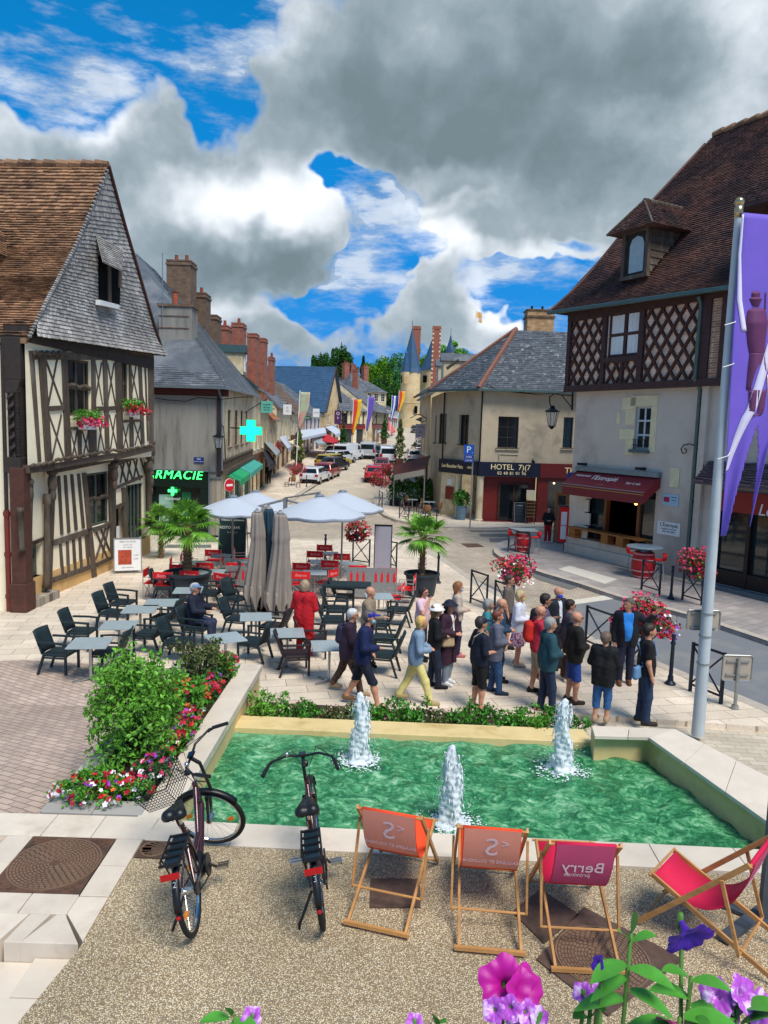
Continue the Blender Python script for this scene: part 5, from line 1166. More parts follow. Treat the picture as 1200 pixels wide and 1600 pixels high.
 for i in range(n+1):
  f=i/n;sag=-.28*math.sin(min(1,f*2.2)*math.pi)*(1-f)if f<.45 else 0
  off=Vector((0,0,sag));rows.append((e0.lerp(ra,f)+off,e1.lerp(rb,f)+off))
 rf=MB();tiled(rf,rows,F.n+Vector((0,0,1)),.17,.006,.03,.012)
 for i in range(0,n,5):P=[rows[i][0],rows[i][1],rows[min(n,i+5)][1],rows[min(n,i+5)][0]];rf.prism([p-Vector((0,0,.06))for p in P],(0,0,-.05))
 back=F.w(g0[0]+.5,g0[1]-.1,-2*D-.5);rf.prism([e0-Vector((0,0,.05)),back,ra-Vector((0,0,.05))],F.u*.04+Vector((0,0,-.03)));rf.prism([ra,rb,F.w(Lx+1,g0[1],-2*D),back],(0,0,-.05))
 roof=rf.build('roof',m_tiled,root)
 t=MB();
 for i in range(26):a=ra.lerp(rb,i/26)+Vector((0,0,.03));b=ra.lerp(rb,(i+.93)/26)+Vector((0,0,.06));t.tube([a,b],[.13,.16],8)
 t.build('ridge_tiles',m_tile,roof,smooth=40)
 t=MB();t.tube([r[0]+Vector((0,0,.02))for r in rows[::6]],.08,6);t.build('hip_tiles',m_tiled,roof)
 t=MB();t.beam(e0+F.n*.08-Vector((0,0,.06)),e1+F.n*.08-Vector((0,0,.06)),.17,.15);t.build('gutter',m_greenzinc,roof,bevel=.03)
 def R_(x,y,back_=0.):
  px,py=K(x,y);r=pixray(px,py);nn=(e1-e0).cross(ra-e0).normalized();tt=(e0-Vector((0,0,CH))).dot(nn)/r.dot(nn);return Vector((0,0,CH))+r*tt
 b0,b1=R_(460,850),R_(570,832);fr=F.n;ex2=(b1-b0);ex2.z=0;wd=1.15;mid_=(b0+b1)/2
 du=F.u if F.u.dot(ex2)>0 else-F.u
 def dp(u,z,o):return mid_+du*u+Vector((0,0,z))+fr*o
 t=MB();H=1.75
 for s_ in(-1,1):t.hexa([dp(s_*wd/2-.07,-.1,.02),dp(s_*wd/2+.07,-.1,.02),dp(s_*wd/2+.07,-.1,.18),dp(s_*wd/2-.07,-.1,.18),dp(s_*wd/2-.07,H,.02),dp(s_*wd/2+.07,H,.02),dp(s_*wd/2+.07,H,.18),dp(s_*wd/2-.07,H,.18)])
 for z in(-.1,H-.15):t.hexa([dp(-wd/2-.1,z,.0),dp(wd/2+.1,z,.0),dp(wd/2+.1,z,.2),dp(-wd/2-.1,z,.2),dp(-wd/2-.1,z+.14,.0),dp(wd/2+.1,z+.14,.0),dp(wd/2+.1,z+.14,.2),dp(-wd/2-.1,z+.14,.2)])
 dm=t.build('dormer',m_oak,roof)
 t=MB();t.hexa([dp(-wd/2+.08,0,.05),dp(wd/2-.08,0,.05),dp(wd/2-.08,0,.08),dp(-wd/2+.08,0,.08),dp(-wd/2+.08,H-.15,.05),dp(wd/2-.08,H-.15,.05),dp(wd/2-.08,H-.15,.08),dp(-wd/2+.08,H-.15,.08)]);dw=t.build('dormer_window',m_oakdark,dm)
 t=MB();pts=[dp(x,z,.085)for x,z in((-.32,.15),(.38,.15),(.38,1.15),(.28,1.38),(.03,1.48),(-.22,1.38),(-.32,1.15))];t.prism(pts,fr*.015);t.build('pane',mat('sky_glass','#9fb0b4',rough=.1,var=.1),dw)
 t=MB();
 for s_ in(-1,1):t.prism([dp(s_*wd/2,0,.02),dp(s_*wd/2,H,.02),dp(s_*wd/2,H,-1.6)],du*.06*s_)
 for k in range(6):t.hexa([dp(wd/2+.05,.1+k*.26,.0),dp(wd/2+.09,.1+k*.26,.0),dp(wd/2+.09,.1+k*.26,-.1-.26*k),dp(wd/2+.05,.1+k*.26,-.1-.26*k),dp(wd/2+.05,.2+k*.26,0),dp(wd/2+.08,.2+k*.26,0),dp(wd/2+.08,.2+k*.26,-.1-.26*k),dp(wd/2+.05,.2+k*.26,-.1-.26*k)])
 t.build('dormer_cheek',m_oak,dm)
 t=MB();A_,B_=dp(-wd/2-.55,H-.1,.55),dp(wd/2+.55,H-.1,.55);T_=dp(0,H+1.05,-.15);T2=dp(0,H+1.05,-2.2);
 slope(t,A_,B_,T_,T_+du*.01,F.n+Vector((0,0,1)),.12,.17,thick=.025);slope(t,B_,dp(wd/2+.55,H-.1,-2.6),T_,T2,du+Vector((0,0,1)),.12,.17,thick=.025);slope(t,A_,dp(-wd/2-.55,H-.1,-2.6),T_,T2,-du+Vector((0,0,1)),.12,.17,thick=.025)
 t.prism([A_,B_,dp(wd/2+.55,H-.1,-2),dp(-wd/2-.55,H-.1,-2)],(0,0,.05));t.build('dormer_roof',m_tiled,dm)
 t=MB();
 for i in range(8):t.tube([T_.lerp(T2,i/8),T_.lerp(T2,(i+.9)/8)+Vector((0,0,.03))],.09,6)
 t.tube([A_,T_],.05,5);t.tube([B_,T_],.05,5);t.build('ridge_tiles',m_oak,dm,smooth=40)
 p=at(1190,330,24.5);q=p+F.u*0;t=MB()
 A_=at(1148,322,24.2);B_=A_+F.u*3.4-Vector((0,0,.3));T_=at(1205,262,23.6);
 slope(t,A_,A_+F.u*3,T_,T_+F.u*1,F.n+Vector((0,0,1)),.12,.17,thick=.025);t.prism([A_,A_+F.u*3,A_+F.u*3-F.n*2,A_-F.n*2],(0,0,-.12));t.build('big_dormer_roof',m_tiled,roof)
 t=MB();c=A_+F.u*.8-F.n*.5;t.prism([c,c+F.u*3,c+F.u*3-F.n*2.2,c-F.n*2.2],(0,0,-2.2));t.build('big_dormer',m_oakdark,roof)
 return F
FR=house_right()
# ------------------------------------------------------------------ trees and planting
m_bark=mat('bark','#4b3c2f',rough=.9,var=.3,vs=8,stretch=(3,3,.5),bump=.02,bs=12)
def big_tree(label,px,ytop,ybase,Y,wpx,m,seed,conif=False,n=8500,group='trees behind the castle and the roofs'):
 rng=random.Random(seed);top=at(px,ytop,Y);base=at(px,ybase,Y);w=wpx/FP*Y/2;H=top.z-base.z
 zb=min(base.z,gh(px,Y));root=thing('park_tree',label,'tree',(top.x,Y,zb),group)
 t=MB();t.tube([(top.x,Y,zb-1),(top.x+.2,Y,(zb+top.z)/2),(top.x,Y,top.z-H*.1)],[w*.12,w*.08,.1],7)
 for k in range(6):
  a=k*1.05+rng.random();z=zb+(top.z-zb)*(.35+.08*k);t.tube([(top.x,Y,z),(top.x+math.cos(a)*w*.45,Y+math.sin(a)*w*.45,z+H*.08)],[w*.05,.05],5)
 t.build('trunk',m_bark,root)
 pts=[];cz=(top.z+base.z)/2
 if conif:
  for _ in range(n):
   f=rng.random()**.8;r=w*(1-f)**.75*(.75+.25*math.sin(f*26+rng.random()))*(.5+.5*rng.random()**.5);a=rng.uniform(0,6.3)
   pts.append((top.x+math.cos(a)*r,Y+math.sin(a)*r,base.z+H*f))
 else:
  cl=[]
  for k in range(34):
   v=Vector((rng.gauss(0,1),rng.gauss(0,1),rng.gauss(0,1))).normalized()*rng.uniform(.35,.92);cl.append((top.x+v.x*w,Y+v.y*w*.8,cz+v.z*H*.46,rng.uniform(.18,.34)))
  for c in cl:pts+=blob_pts(c[:3],(w*c[3],w*c[3],H*c[3]*.42),n//34,rng,.6)
 f=MB();leaves(f,pts,max(.5,w*.09),rng=rng,asp=.75,fold=False);f.build('crown',m,root)
T_=big_tree
T_('tall dark cedar, second from the left above the blue slate roof',534,524,625,215,50,m_leaft,1)
T_('dark round-headed conifer, leftmost above the blue slate roof',501,540,640,210,36,m_leaft,2)
T_('small pointed fir between the cedar and the broad green crowns',568,556,640,220,30,m_leaft,3,True)
T_('dark conifer standing close against the right of the tall cedar',520,545,640,222,34,m_leaft,4,True)
T_('bright green tree left of the castle towers',588,553,640,225,46,m_leafy,5)
T_('broad green tree touching the left castle tower',612,545,650,230,60,mat('mid_tree_leaf','#3f7a22',rnd=.5,var=.3,rough=.7,vs=.5),6)
T_('pale green tree rising behind the castle cones',655,532,620,262,56,m_leafy,7)
T_('yellow green tree behind the small castle spire',703,530,600,268,70,m_leafy,8)
T_('dark shaded tree filling the gap behind the mansard roof',600,575,665,205,56,m_leaft,9)
T_('deep green tree low behind the gabled roof',545,565,650,232,60,m_leaft,10)
def slim_tree(label,px,ytop,ybase,wpx,seed,m=None,planter=True):
 rng=random.Random(seed);b=Gt(px,ybase);Y=b.y;top=at(px,ytop,Y);H=top.z-b.z;w=wpx/FP*Y/2
 root=thing('street_tree',label,'tree',b,'slim street trees')
 MB().tube([b,(b.x,Y,top.z-.3)],[.07,.02],6).build('trunk',m_bark,root)
 pts=[];z0=.16*H
 for _ in range(1500):f=rng.random();r=w*(1-f)**.6*min(1,f*5+.35)*rng.uniform(.4,1.05)*(.8+.25*math.sin(f*30+seed));a=rng.uniform(0,6.3);pts.append((b.x+math.cos(a)*r,Y+math.sin(a)*r,b.z+z0+(H-z0)*f))
 f=MB();leaves(f,pts,.22,rng=rng,asp=.6);f.build('crown',m or m_leafd,root)
 if planter:MB().bx(b.x-.45,b.x+.45,Y-.45,Y+.45,b.z,b.z+.7).build('planter_box',m_redoak,root,bevel=.03)
m_oliv=mat('olive_leaf','#5c6b2a',rnd=.5,var=.3,rough=.65)
slim_tree('slim olive green street tree in front of the white awning on the left',466,668,735,26,21,m_oliv)
slim_tree('slim dark tree left of the red and yellow banner',536,664,712,20,22)
slim_tree('bushy street tree in a brown box beyond the parked vans',600,655,693,17,23)
slim_tree('tall narrow variegated tree in the middle of the street behind the red cars',624,655,726,22,24,m_oliv)
# ---- palms in big pots
def palm(label,px,py,hh,crown,seed,potr=.62,poth=.62,leaf=1.15,z=0.,pot=True,tr=.1):
 rng=random.Random(seed);b=G(px,py,z);root=thing('potted_palm' if pot else 'palm',label,'palm',b,'palms on the square')
 if pot:
  t=MB();t.lathe([(potr*.72,0),(potr*.78,.1),(potr*.93,poth*.9),(potr*1.04,poth*.92),(potr*1.04,poth),(potr*.92,poth),(potr*.9,poth-.08)],b,28,cap=False);t.lathe([(0.01,.02),(potr*.7,.02)],b,28,cap=False);t.build('pot',mat('pot_anthracite','#25313a',rough=.5),root,smooth=40)
  t=MB();t.lathe([(potr*.9,poth-.08),(.02,poth-.05)],b,24,cap=False);t.build('pot_soil',m_soil,root)
 zt=poth if pot else 0
 t=MB();prof=[(tr*1.15,zt-.1)]+[(tr*(1+.18*(k%2))*(1-.15*k/24),zt+(hh-zt)*k/24)for k in range(25)];t.lathe(prof,b,12)
 for k in range(240):
  a=rng.uniform(0,6.3);z_=zt+(hh-zt)*rng.random();c=b+Vector((math.cos(a)*tr*.95,math.sin(a)*tr*.95,z_));t.add([c,c+Vector((math.cos(a+.5)*.04,math.sin(a+.5)*.04,.03)),c+Vector((math.cos(a)*.07,math.sin(a)*.07,.10))],[(0,1,2)])
 t.build('trunk',mat('palm_trunk','#7a6148',rough=.95,var=.35,vs=14,bump=.02,bs=30),root)
 f=MB();top=b+Vector((0,0,hh))
 for k in range(crown):
  a=k*2.39996+rng.uniform(-.2,.2);el_=math.radians(78-118*(k/crown)**.85+rng.uniform(-6,6));L=leaf*rng.uniform(.42,.6)
  d=Vector((math.cos(a)*math.cos(el_),math.sin(a)*math.cos(el_),math.sin(el_)));tip=top+d*L
  f.tube([top,top+d*L*.5,tip],[.014,.011,.009],4)
  side=d.cross(Vector((0,0,1))).normalized();up=side.cross(d);nseg=26;R=leaf*rng.uniform(.5,.62)
  for j in range(nseg):
   g_=math.radians(-128+256*j/(nseg-1));dd=d*math.cos(g_)+side*math.sin(g_);rr=R*(.72+.28*math.cos(g_))*rng.uniform(.92,1.05);w=.022
   nrm=(side*math.cos(g_)-d*math.sin(g_));p1=tip+dd*rr*.55-Vector((0,0,rr*.05));p2=tip+dd*rr-Vector((0,0,rr*.28*rng.uniform(.7,1.4)))
   f.add([tip,p1+nrm*w+up*.012,p2,p1-nrm*w+up*.012,p1],[(0,4,1),(0,3,4),(1,4,2),(4,3,2)])
 f.build('fronds',mat('palm_frond','#5d8f24',rough=.5,rnd=.5,var=.25,vs=4),root)
palm('fan palm in a wide dark pot among the left tables',293,935,2.1,26,31,.66,.78,1.0,tr=.12)
palm('fan palm in a dark flared pot on the right of the terrace',658,930,1.85,22,32,.53,.70,.9,tr=.085)
palm('low fan palm against the far corner of the timbered house',252,872,1.3,18,33,leaf=.9,pot=False,tr=.08)
# ---- shrubs, flower beds
def shrub(name,label,c,r,n,size,m,seed,flowers=None,cat='shrub',group=None,stems=10,loose=1.0,asp=.5):
 rng=random.Random(seed);root=thing(name,label,cat,c,group);c=Vector(c);f=MB();pts=[]
 t=MB()
 for k in range(stems):
  a=rng.uniform(0,6.3);q=c+Vector((math.cos(a)*r[0]*rng.uniform(.3,.95),math.sin(a)*r[1]*rng.uniform(.3,.95),r[2]*rng.uniform(.7,1.15)))
  t.tube([c+Vector((math.cos(a)*.06,math.sin(a)*.06,-.05)),c.lerp(q,.5)+Vector((0,0,r[2]*.12)),q],[.014,.009,.004],4)
  pts+=blob_pts(q-Vector((0,0,r[2]*.15)),(r[0]*.3,r[1]*.3,r[2]*.24),n//(stems*2),rng,.1)
 t.build('stems',m_bark,root)
 while len(pts)<n:
  v=Vector((rng.gauss(0,.5),rng.gauss(0,.5),rng.random()));
  rr=math.hypot(v.x,v.y)
  if rr>1:continue
  zz=v.z*(1-.45*rr**2)
  pts.append((c.x+v.x*r[0]*loose,c.y+v.y*r[1]*loose,c.z+zz*r[2]))
 leaves(f,pts,size,rng=rng,up=.5,asp=asp);f.build('foliage',m,root)
 for mm,k,sz in(flowers or[]):
  b=MB();q=[]
  for _ in range(k):
   a=rng.uniform(0,6.3);rr=rng.random()**.5;q.append((c.x+math.cos(a)*rr*r[0],c.y+math.sin(a)*rr*r[1],c.z+r[2]*(1.02-.45*rr*rr)*rng.uniform(.85,1.05)))
  blossoms(b,q,sz,0,rng);b.build('blossoms',mm,root)
 return root
m_lime=mat('lime_leaf','#629a30',rough=.5,rnd=.45,var=.25,vs=3,spec=.35)
m_bronze=mat('bronze_leaf','#4e5a2c',rough=.55,rnd=.5,var=.3,vs=4)
B1=(-3.0,8.75,.84)
shrub('leafy_shrub','big fresh green shrub, tallest plant of the stone planter',B1,(.54,.62,1.28),7200,.072,m_lime,41,stems=30,loose=1.05)
shrub('leafy_shrub','dark bronze leaved shrub at the far end of the planter',(-2.85,11.4,.84),(.48,.6,.62),1500,.09,m_bronze,42,stems=14)
shrub('flower_clump','orange flowering clump behind the big green shrub',(-2.82,10.1,.84),(.42,.5,.55),1100,.08,m_leaf,43,[(m_orangef,60,.07),(m_redf,25,.06)],'flowers')
shrub('flower_clump','red and purple petunias along the pool side of the planter',(-2.58,10.75,.84),(.2,.75,.34),800,.07,m_leafd,44,[(m_redf,80,.075),(m_pinkf,40,.075),(m_purpf,18,.07)],'flowers')
shrub('flower_clump','crimson and white petunias trailing over the coping by the basket bicycle',(-2.55,9.3,.84),(.2,.8,.34),800,.07,m_leaf,45,[(m_redf,60,.07),(m_pinkf,30,.075),(m_whitef,14,.07),(m_purpf,14,.075)],'flowers')
shrub('flower_clump','pink petunias below the bicycle basket',(-2.6,8.15,.84),(.22,.45,.3),500,.07,m_leafd,46,[(m_pinkf,34,.08),(m_purpf,16,.08),(m_whitef,10,.08)],'flowers')
shrub('flower_clump','low patch of red, white and violet petunias at the near corner of the planter',(-3.0,7.72,.84),(.58,.36,.26),1700,.06,m_leaf,47,[(m_redf,70,.075),(m_whitef,42,.065),(m_purpf,12,.085),(m_orangef,5,.07),(m_pinkf,10,.06)],'flowers')
shrub('flower_clump','green and red clump at the end of the planter by the coping corner',(-2.52,11.75,.84),(.22,.35,.42),500,.08,m_leaf,48,[(m_redf,25,.07),(m_pinkf,25,.08)],'flowers')
m_bed=mat('bed_leaf','#3f7d1f',rough=.5,rnd=.5,var=.3,vs=4)
for i,(x,lab,mm,h)in enumerate(((-1.75,'spiky plant at the left end of the flower bed behind the pool',m_lime,.5),(-1.2,'dense green plant, second from the left in the bed behind the pool',m_bed,.38),(-.62,'brownish pink sedum left of the first fountain jet',m_bronze,.32),(-.12,'green plant directly behind the left fountain jet',m_bed,.36),(.42,'bushy green plant right of the left fountain jet',m_bed,.46),(.98,'low plant with pale seed heads in the middle of the bed',m_bronze,.34),(1.45,'leafy plant right of the middle of the bed',m_bed,.42),(1.95,'wide green plant below the man in the dark polo shirt',m_bed,.40),(2.42,'green plant left of the right fountain jet',m_leaf,.4),(2.88,'green plant between the right jet and the ochre pedestal',m_bed,.38))):
 shrub('bed_plant',lab,(x,11.22-.02*i,.3),(.38,.42,h),900,.07,mm,60+i,[(m_pinkf,6,.035),(mat('sedum_flower','#b59a92',var=.2,rnd=.3),60 if mm is m_bronze else 22,.04)],'plant','plants of the bed behind the pool',stems=12)
t=MB();t.ball((-1.93,11.5,.38),(.13,.2,.2),9,6);rk_=t.build('rock',mat('brown_rock','#6b4228',rough=.8,var=.3,vs=12,bump=.03,bs=14));tag(rk_,'reddish brown rock against the wall end in the flower bed','rock')
def flower_ball(label,c,r,seed,mix=(m_pinkf,m_redf),foot=None,extra=()):
 rng=random.Random(seed);root=thing('flower_basket',label,'flower basket',c,'flower baskets on the railings')
 c=Vector(c);t=MB();t.lathe([(.05,-.32),(.2,-.28),(.3,-.05),(.31,0)],c,14);t.build('basket',m_navy,root)
 f=MB();pts=[];cl=[]
 for k in range(16):v=Vector((rng.gauss(0,1),rng.gauss(0,1),rng.gauss(0,.7))).normalized();cl.append((v*rng.uniform(.45,.75),rng.uniform(.3,.42)))
 for v,s in cl:pts+=blob_pts((c.x+v.x*r,c.y+v.y*r,c.z+v.z*r*.72+r*.1),(r*s,)*3,62,rng,.4)
 leaves(f,pts,.08,rng=rng);f.build('foliage',m_leafd,root)
 for i,mm in enumerate(mix):
  q=[]
  for v,s in cl[i::len(mix)]:q+=blob_pts((c.x+v.x*r,c.y+v.y*r,c.z+v.z*r*.72+r*.1),(r*s*1.12,)*3,44,rng,.85)
  b=MB();blossoms(b,q,.085,0,rng);b.build('blossoms',mm,root)
 for mm,n in extra:b=MB();blossoms(b,blob_pts((c.x+r*.15,c.y-r*.3,c.z-r*.1),(r*.8,r*.7,r*.6),n,rng,.8),.08,0,rng);b.build('blossoms',mm,root)
 return root
# ------------------------------------------------------------------ street furniture
def barrier(name,label,a,b,h=1.0,group='cross-braced railings',m=None):
 a,b=Vector(a),Vector(b);root=thing(name,label,'railing',(a+b)/2,group);d=(b-a).normalized();m=m or m_navy
 for p in(a,b):MB().beam(p,p+Vector((0,0,h)),.055,.055).build('post',m,root)
 t=0
 for zz,ww in((h-.03,.04),(.15,.035)):MB().beam(a+Vector((0,0,zz)),b+Vector((0,0,zz)),ww,ww).build('rail',m,root)
 t=MB();n=Vector((-d.y,d.x,0))*.012;t.beam(a+n+Vector((0,0,.17)),b+n+Vector((0,0,h-.05)),.02,.03);t.beam(a-n+Vector((0,0,h-.05)),b-n+Vector((0,0,.17)),.02,.03);t.build('cross_brace',m,root)
 return root
def bollard(label,px,py,z=0.,h=1.05):
 p=G(px,py,z);o=MB().lathe([(.11,0),(.11,.03),(.06,.08),(.055,.16),(.04,.2),(.036,h*.78),(.05,h*.8),(.05,h*.84),(.034,h*.86),(.034,h*.93),(.05,h*.95),(.045,h*.985),(.02,h)],p,14).build('bollard',m_navy,smooth=40)
 tag(o,label,'bollard','dark bollards')
barrier('railing','cross-braced railing at the right edge of the square behind the pole',G(1078,1080),G(1126,1100))
barrier('railing','cross-braced railing behind the bald man in the dark jacket',G(914,1010),G(952,1026))
barrier('railing','cross-braced railing left of the multicoloured flower basket',G(735,942),G(760,952))
barrier('railing','cross-braced railing under the red and white flower basket',G(551,881),G(577,885))
barrier('railing','cross-braced railing right of the pale standing panel',G(601,886),G(619,890))
barrier('railing','cross-braced railing in front of the wine barrel by the wall',G(1002,921,.03),G(1030,930,.03))
barrier('railing','cross-braced railing under the crimson basket by the restaurant',G(1066,937,.03),G(1096,946,.03))
barrier('railing','cross-braced railing beside the red barrel table at the kerb nose',G(794,862,.03),G(826,872,.03))
barrier('railing','left railing along the hotel terrace',G(624,810,.03),G(638,812,.03))
barrier('railing','right railing along the hotel terrace',G(650,813,.03),G(682,819,.03))
barrier('railing','small railing below the flowers at the street corner',G(592,790,.03),G(597,794,.03))
bollard('dark bollard behind the man in the black t-shirt',1047,1069);bollard('dark bollard right of the potted palm',684,911);bollard('dark bollard between the two railings of the right sidewalk',1048,936,.03);bollard('bollard beyond the red chairs',508,878);bollard('small dark bollard beside the street cafe chairs on the left',479,762)
barrier('railing','railing holding the big pink basket behind the man in blue',G(980,1046),G(1012,1060))
barrier('railing','railing under the multicoloured basket behind the crowd',G(772,962),G(800,972))
def basket_at(label,px,py,Y,r,seed,**k):c=at(px,py,Y);return flower_ball(label,c,r,seed,**k)
basket_at('huge pink petunia basket behind the pointing man in blue',1010,975,15.6,.68,71,extra=((m_whitef,20),(m_purpf,26)))
basket_at('pink, orange and white flower basket above the crowd',800,893,20.4,.66,72,extra=((m_whitef,46),(m_orangef,34)))
basket_at('crimson flower basket in front of the restaurant wall',1083,882,21.9,.66,73,mix=(m_redf,m_pinkf),extra=((m_leaf,30),))
basket_at('deep red basket with a white corner beside the closed parasols',559,832,26.4,.55,74,mix=(m_redf,m_redf),extra=((m_whitef,50),))
basket_at('red flower basket at the street corner by the hotel terrace',592,752,46.5,.75,75,mix=(m_redf,m_pinkf))
basket_at('pink flower basket just beyond the corner basket',607,736,52,.75,76)
basket_at('red flower basket above the street cafe chairs on the left',462,735,62,.85,77,mix=(m_redf,m_pinkf))
basket_at('crimson window basket on the terrace front far down the street',498,676,96,.9,78,mix=(m_redf,m_redf))
# ---- sign backs and flag pole at the right
def sign_back(label,px,py,c,w=.52,h=.44,tall=1.0):
 root=thing('road_sign',label,'road sign',c,'road signs seen from behind');return root
p=G(1148,1108);root=thing('road_sign','square road sign seen from behind on a short steel post','road sign',p,'road signs seen from behind')
m_steel=mat('galvanised_steel','#9a9b98',rough=.4,metal=.5,var=.15,vs=8);m_signback=mat('sign_back','#a89c8c',rough=.5,var=.08)
MB().tube([p,p+Vector((0,0,.98))],.032,10).build('post',m_steel,root,smooth=40);MB().lathe([(.07,0),(.06,.08)],p,10).build('base',m_steel,root)
def plate(root,c,w,h):
 t=MB();pts=[]
 for(sx,sz)in((1,1),(-1,1),(-1,-1),(1,-1)):
  a0={(1,1):0,(-1,1):90,(-1,-1):180,(1,-1):270}[(sx,sz)]
  for k in range(5):a=math.radians(a0+22.5*k);pts.append(Vector((c.x+sx*(w/2-.05)+math.cos(a)*.05,c.y,c.z+sz*(h/2-.05)+math.sin(a)*.05)))
 t.prism(pts,(0,.02,0));t.build('plate',m_signback,root)
 t=MB();k=len(pts)
 t.tube([q+Vector((0,-.005,0))for q in pts],.012,5,closed=True)
 for dz in(-.13,.13):t.bx(c.x-w*.38,c.x+w*.38,c.y-.03,c.y-.002,c.z+dz-.015,c.z+dz+.015)
 t.build('edge_and_brackets',m_steel,root)
plate(root,p+Vector((0,.04,.78)),.55,.48)
fp=G(1090,1148);tp=at(1155,322,fp.y-.05)
root=thing('flagpole','tall pale flagpole with a golden ball and sign panel, right of the pool','flagpole',fp)
ax=(tp-fp);MB().tube([fp,fp+ax*.35,fp+ax],[.105,.085,.055],14).build('pole',mat('grey_pole','#b4bcc0',rough=.4,var=.08,vs=3),root,smooth=40)
t=MB();t.ball(tp+Vector((0,0,.06)),.075,12,8);t.lathe([(.06,-.18),(.065,-.02),(.03,.0)],tp,12);t.build('finial',mat('brass_ball','#b8a27a',rough=.25,metal=.8,var=.1),root,smooth=True)
t=MB()
for f in(.145,.2,.245):c=fp+ax*f;t.tube([c,c+ax.normalized()*.02],.108,14)
t.build('clamp',m_steel,root)
root=thing('road_sign','rectangular road sign seen from behind, clamped to the flagpole','road sign',at(1098,970,fp.y+.1),'road signs seen from behind')
plate(root,at(1099,969,fp.y+.14),.56,.34)
# ---- purple banner hanging from the pole
def banner():
 root=thing('banner','long purple banner with white strokes and a red soldier figure, hanging beside the near flagpole','banner',tp)
 Y=fp.y-.1
 L_=[(1160,332),(1148,470),(1139,640),(1133,750),(1126,838)];R_=[(1225,338),(1226,470),(1222,640),(1200,700),(1170,832)]
 mP=mat('banner_purple','#6f58c0',rough=.7,var=.06,vs=2);mW=mat('banner_white','#d9d3ea',rough=.7,var=.03);mS=mat('banner_figure','#64305c',rough=.7,var=.08)
 def edge(E,v):
  x=v*(len(E)-1);i=min(int(x),len(E)-2);x-=i;return E[i][0]*(1-x)+E[i+1][0]*x,E[i][1]*(1-x)+E[i+1][1]*x
 def P(u,v,o=0.):
  a=edge(L_,v);b=edge(R_,v);y=Y-.02-.05*math.sin(u*9+v*5)*(.3+v)-.06*math.sin(u*4+1)-o*.012;return at(a[0]+(b[0]-a[0])*u,a[1]+(b[1]-a[1])*u,y)
 t=MB();nu,nv=34,60;vs=[P(i/nu,j/nv)for j in range(nv+1)for i in range(nu+1)];fs=[]
 for j in range(nv):
  for i in range(nu):
   u,v=(i+.5)/nu,(j+.5)/nv
   if v>.58 and abs(u-.60)<(v-.58)*.95:continue
   fs.append((j*(nu+1)+i,j*(nu+1)+i+1,(j+1)*(nu+1)+i+1,(j+1)*(nu+1)+i))
 t.add(vs,fs);cl=t.build('cloth',mP,root,smooth=True,solid=.004)
 def stroke(pts,w,m,name):
  t=MB();
  q=[(Vector((a,b)),ww)for(a,b),ww in zip(pts,w)];vs=[];n=10*(len(q)-1)
  for k in range(n+1):
   x=k/n*(len(q)-1);i=min(int(x),len(q)-2);x-=i;c=q[i][0].lerp(q[i+1][0],x);ww=q[i][1]*(1-x)+q[i+1][1]*x
   for s_ in(-1,1):vs.append(P(c.x+s_*ww/2,c.y,1.0))
  t.add(vs,[(2*k,2*k+1,2*k+3,2*k+2)for k in range(n)]);t.build(name,m,cl,smooth=True,solid=.002)
 stroke([(.02,.005),(.02,.12),(.10,.25),(.22,.32)],[.05,.07,.10,.10],mW,'stripe');stroke([(.86,.30),(.60,.42),(.34,.54),(.12,.66),(.03,.72)],[.12,.16,.2,.14,.06],mW,'stripe')
 stroke([(.72,.42),(.80,.50),(.95,.60)],[.05,.12,.1],mW,'stripe');stroke([(.985,.0),(.985,.15),(.95,.3)],[.03,.04,.08],mW,'stripe')
 stroke([(.42,.222),(.42,.228),(.42,.24),(.42,.244),(.43,.262)],[.10,.18,.15,.26,.13],mS,'figure');stroke([(.44,.265),(.45,.272),(.46,.30),(.47,.35),(.49,.37)],[.12,.36,.44,.34,.3],mS,'figure');stroke([(.49,.37),(.50,.40),(.52,.45),(.52,.455)],[.28,.34,.42,.38],mS,'figure');stroke([(.44,.455),(.44,.53),(.38,.535)],[.16,.10,.16],mS,'figure');stroke([(.62,.455),(.60,.52),(.55,.53)],[.16,.10,.14],mS,'figure')
 stroke([(.62,.225),(.62,.30)],[.025,.03],mS,'figure')
 t=MB()
 for yy,xx in((510,1131),(575,1128),(717,1120)):
  a=at(xx,yy,Y);b=at(xx+24,yy-14,Y);t.tube([a-Vector((.05,.14,0)),(a+b)/2-Vector((0,.12,.02)),b],.008,5)
 t.build('rope',m_white,root)
banner()
# ---- wall lanterns
def lantern(label,c,arm_from=None,arm=None,s=1.0):
 root=thing('wall_lantern',label,'lantern',c,'wall lanterns');c=Vector(c)
 t=MB();t.lathe([(.02*s,.36*s),(.07*s,.33*s),(.10*s,.25*s),(.26*s,.17*s),(.26*s,.14*s),(.22*s,.13*s)],c,6)
 t.lathe([(.12*s,-.36*s),(.14*s,-.33*s),(.03*s,-.45*s)],c,6)
 for k in range(6):a=k*math.pi/3;t.tube([c+Vector((math.cos(a)*.21*s,math.sin(a)*.21*s,.13*s)),c+Vector((math.cos(a)*.12*s,math.sin(a)*.12*s,-.33*s))],.012*s,4)
 t.build('lantern_frame',m_iron,root)
 t=MB();t.lathe([(.11*s,-.32*s),(.195*s,.12*s)],c,6);t.build('glass',mat('lantern_glass','#c9cfce',rough=.15,var=.05,alpha=.35),root)
 if arm:t=MB();t.tube(arm,.022*s,6);t.build('bracket',m_iron,root)
 return root
c=at(863,650,34.2);w_=at(896,618,32.6)
sc=[at(x,y,34.0)for x,y in((863,634),(864,628),(870,622),(868,616),(862,618),(861,626),(866,631),(872,628))]
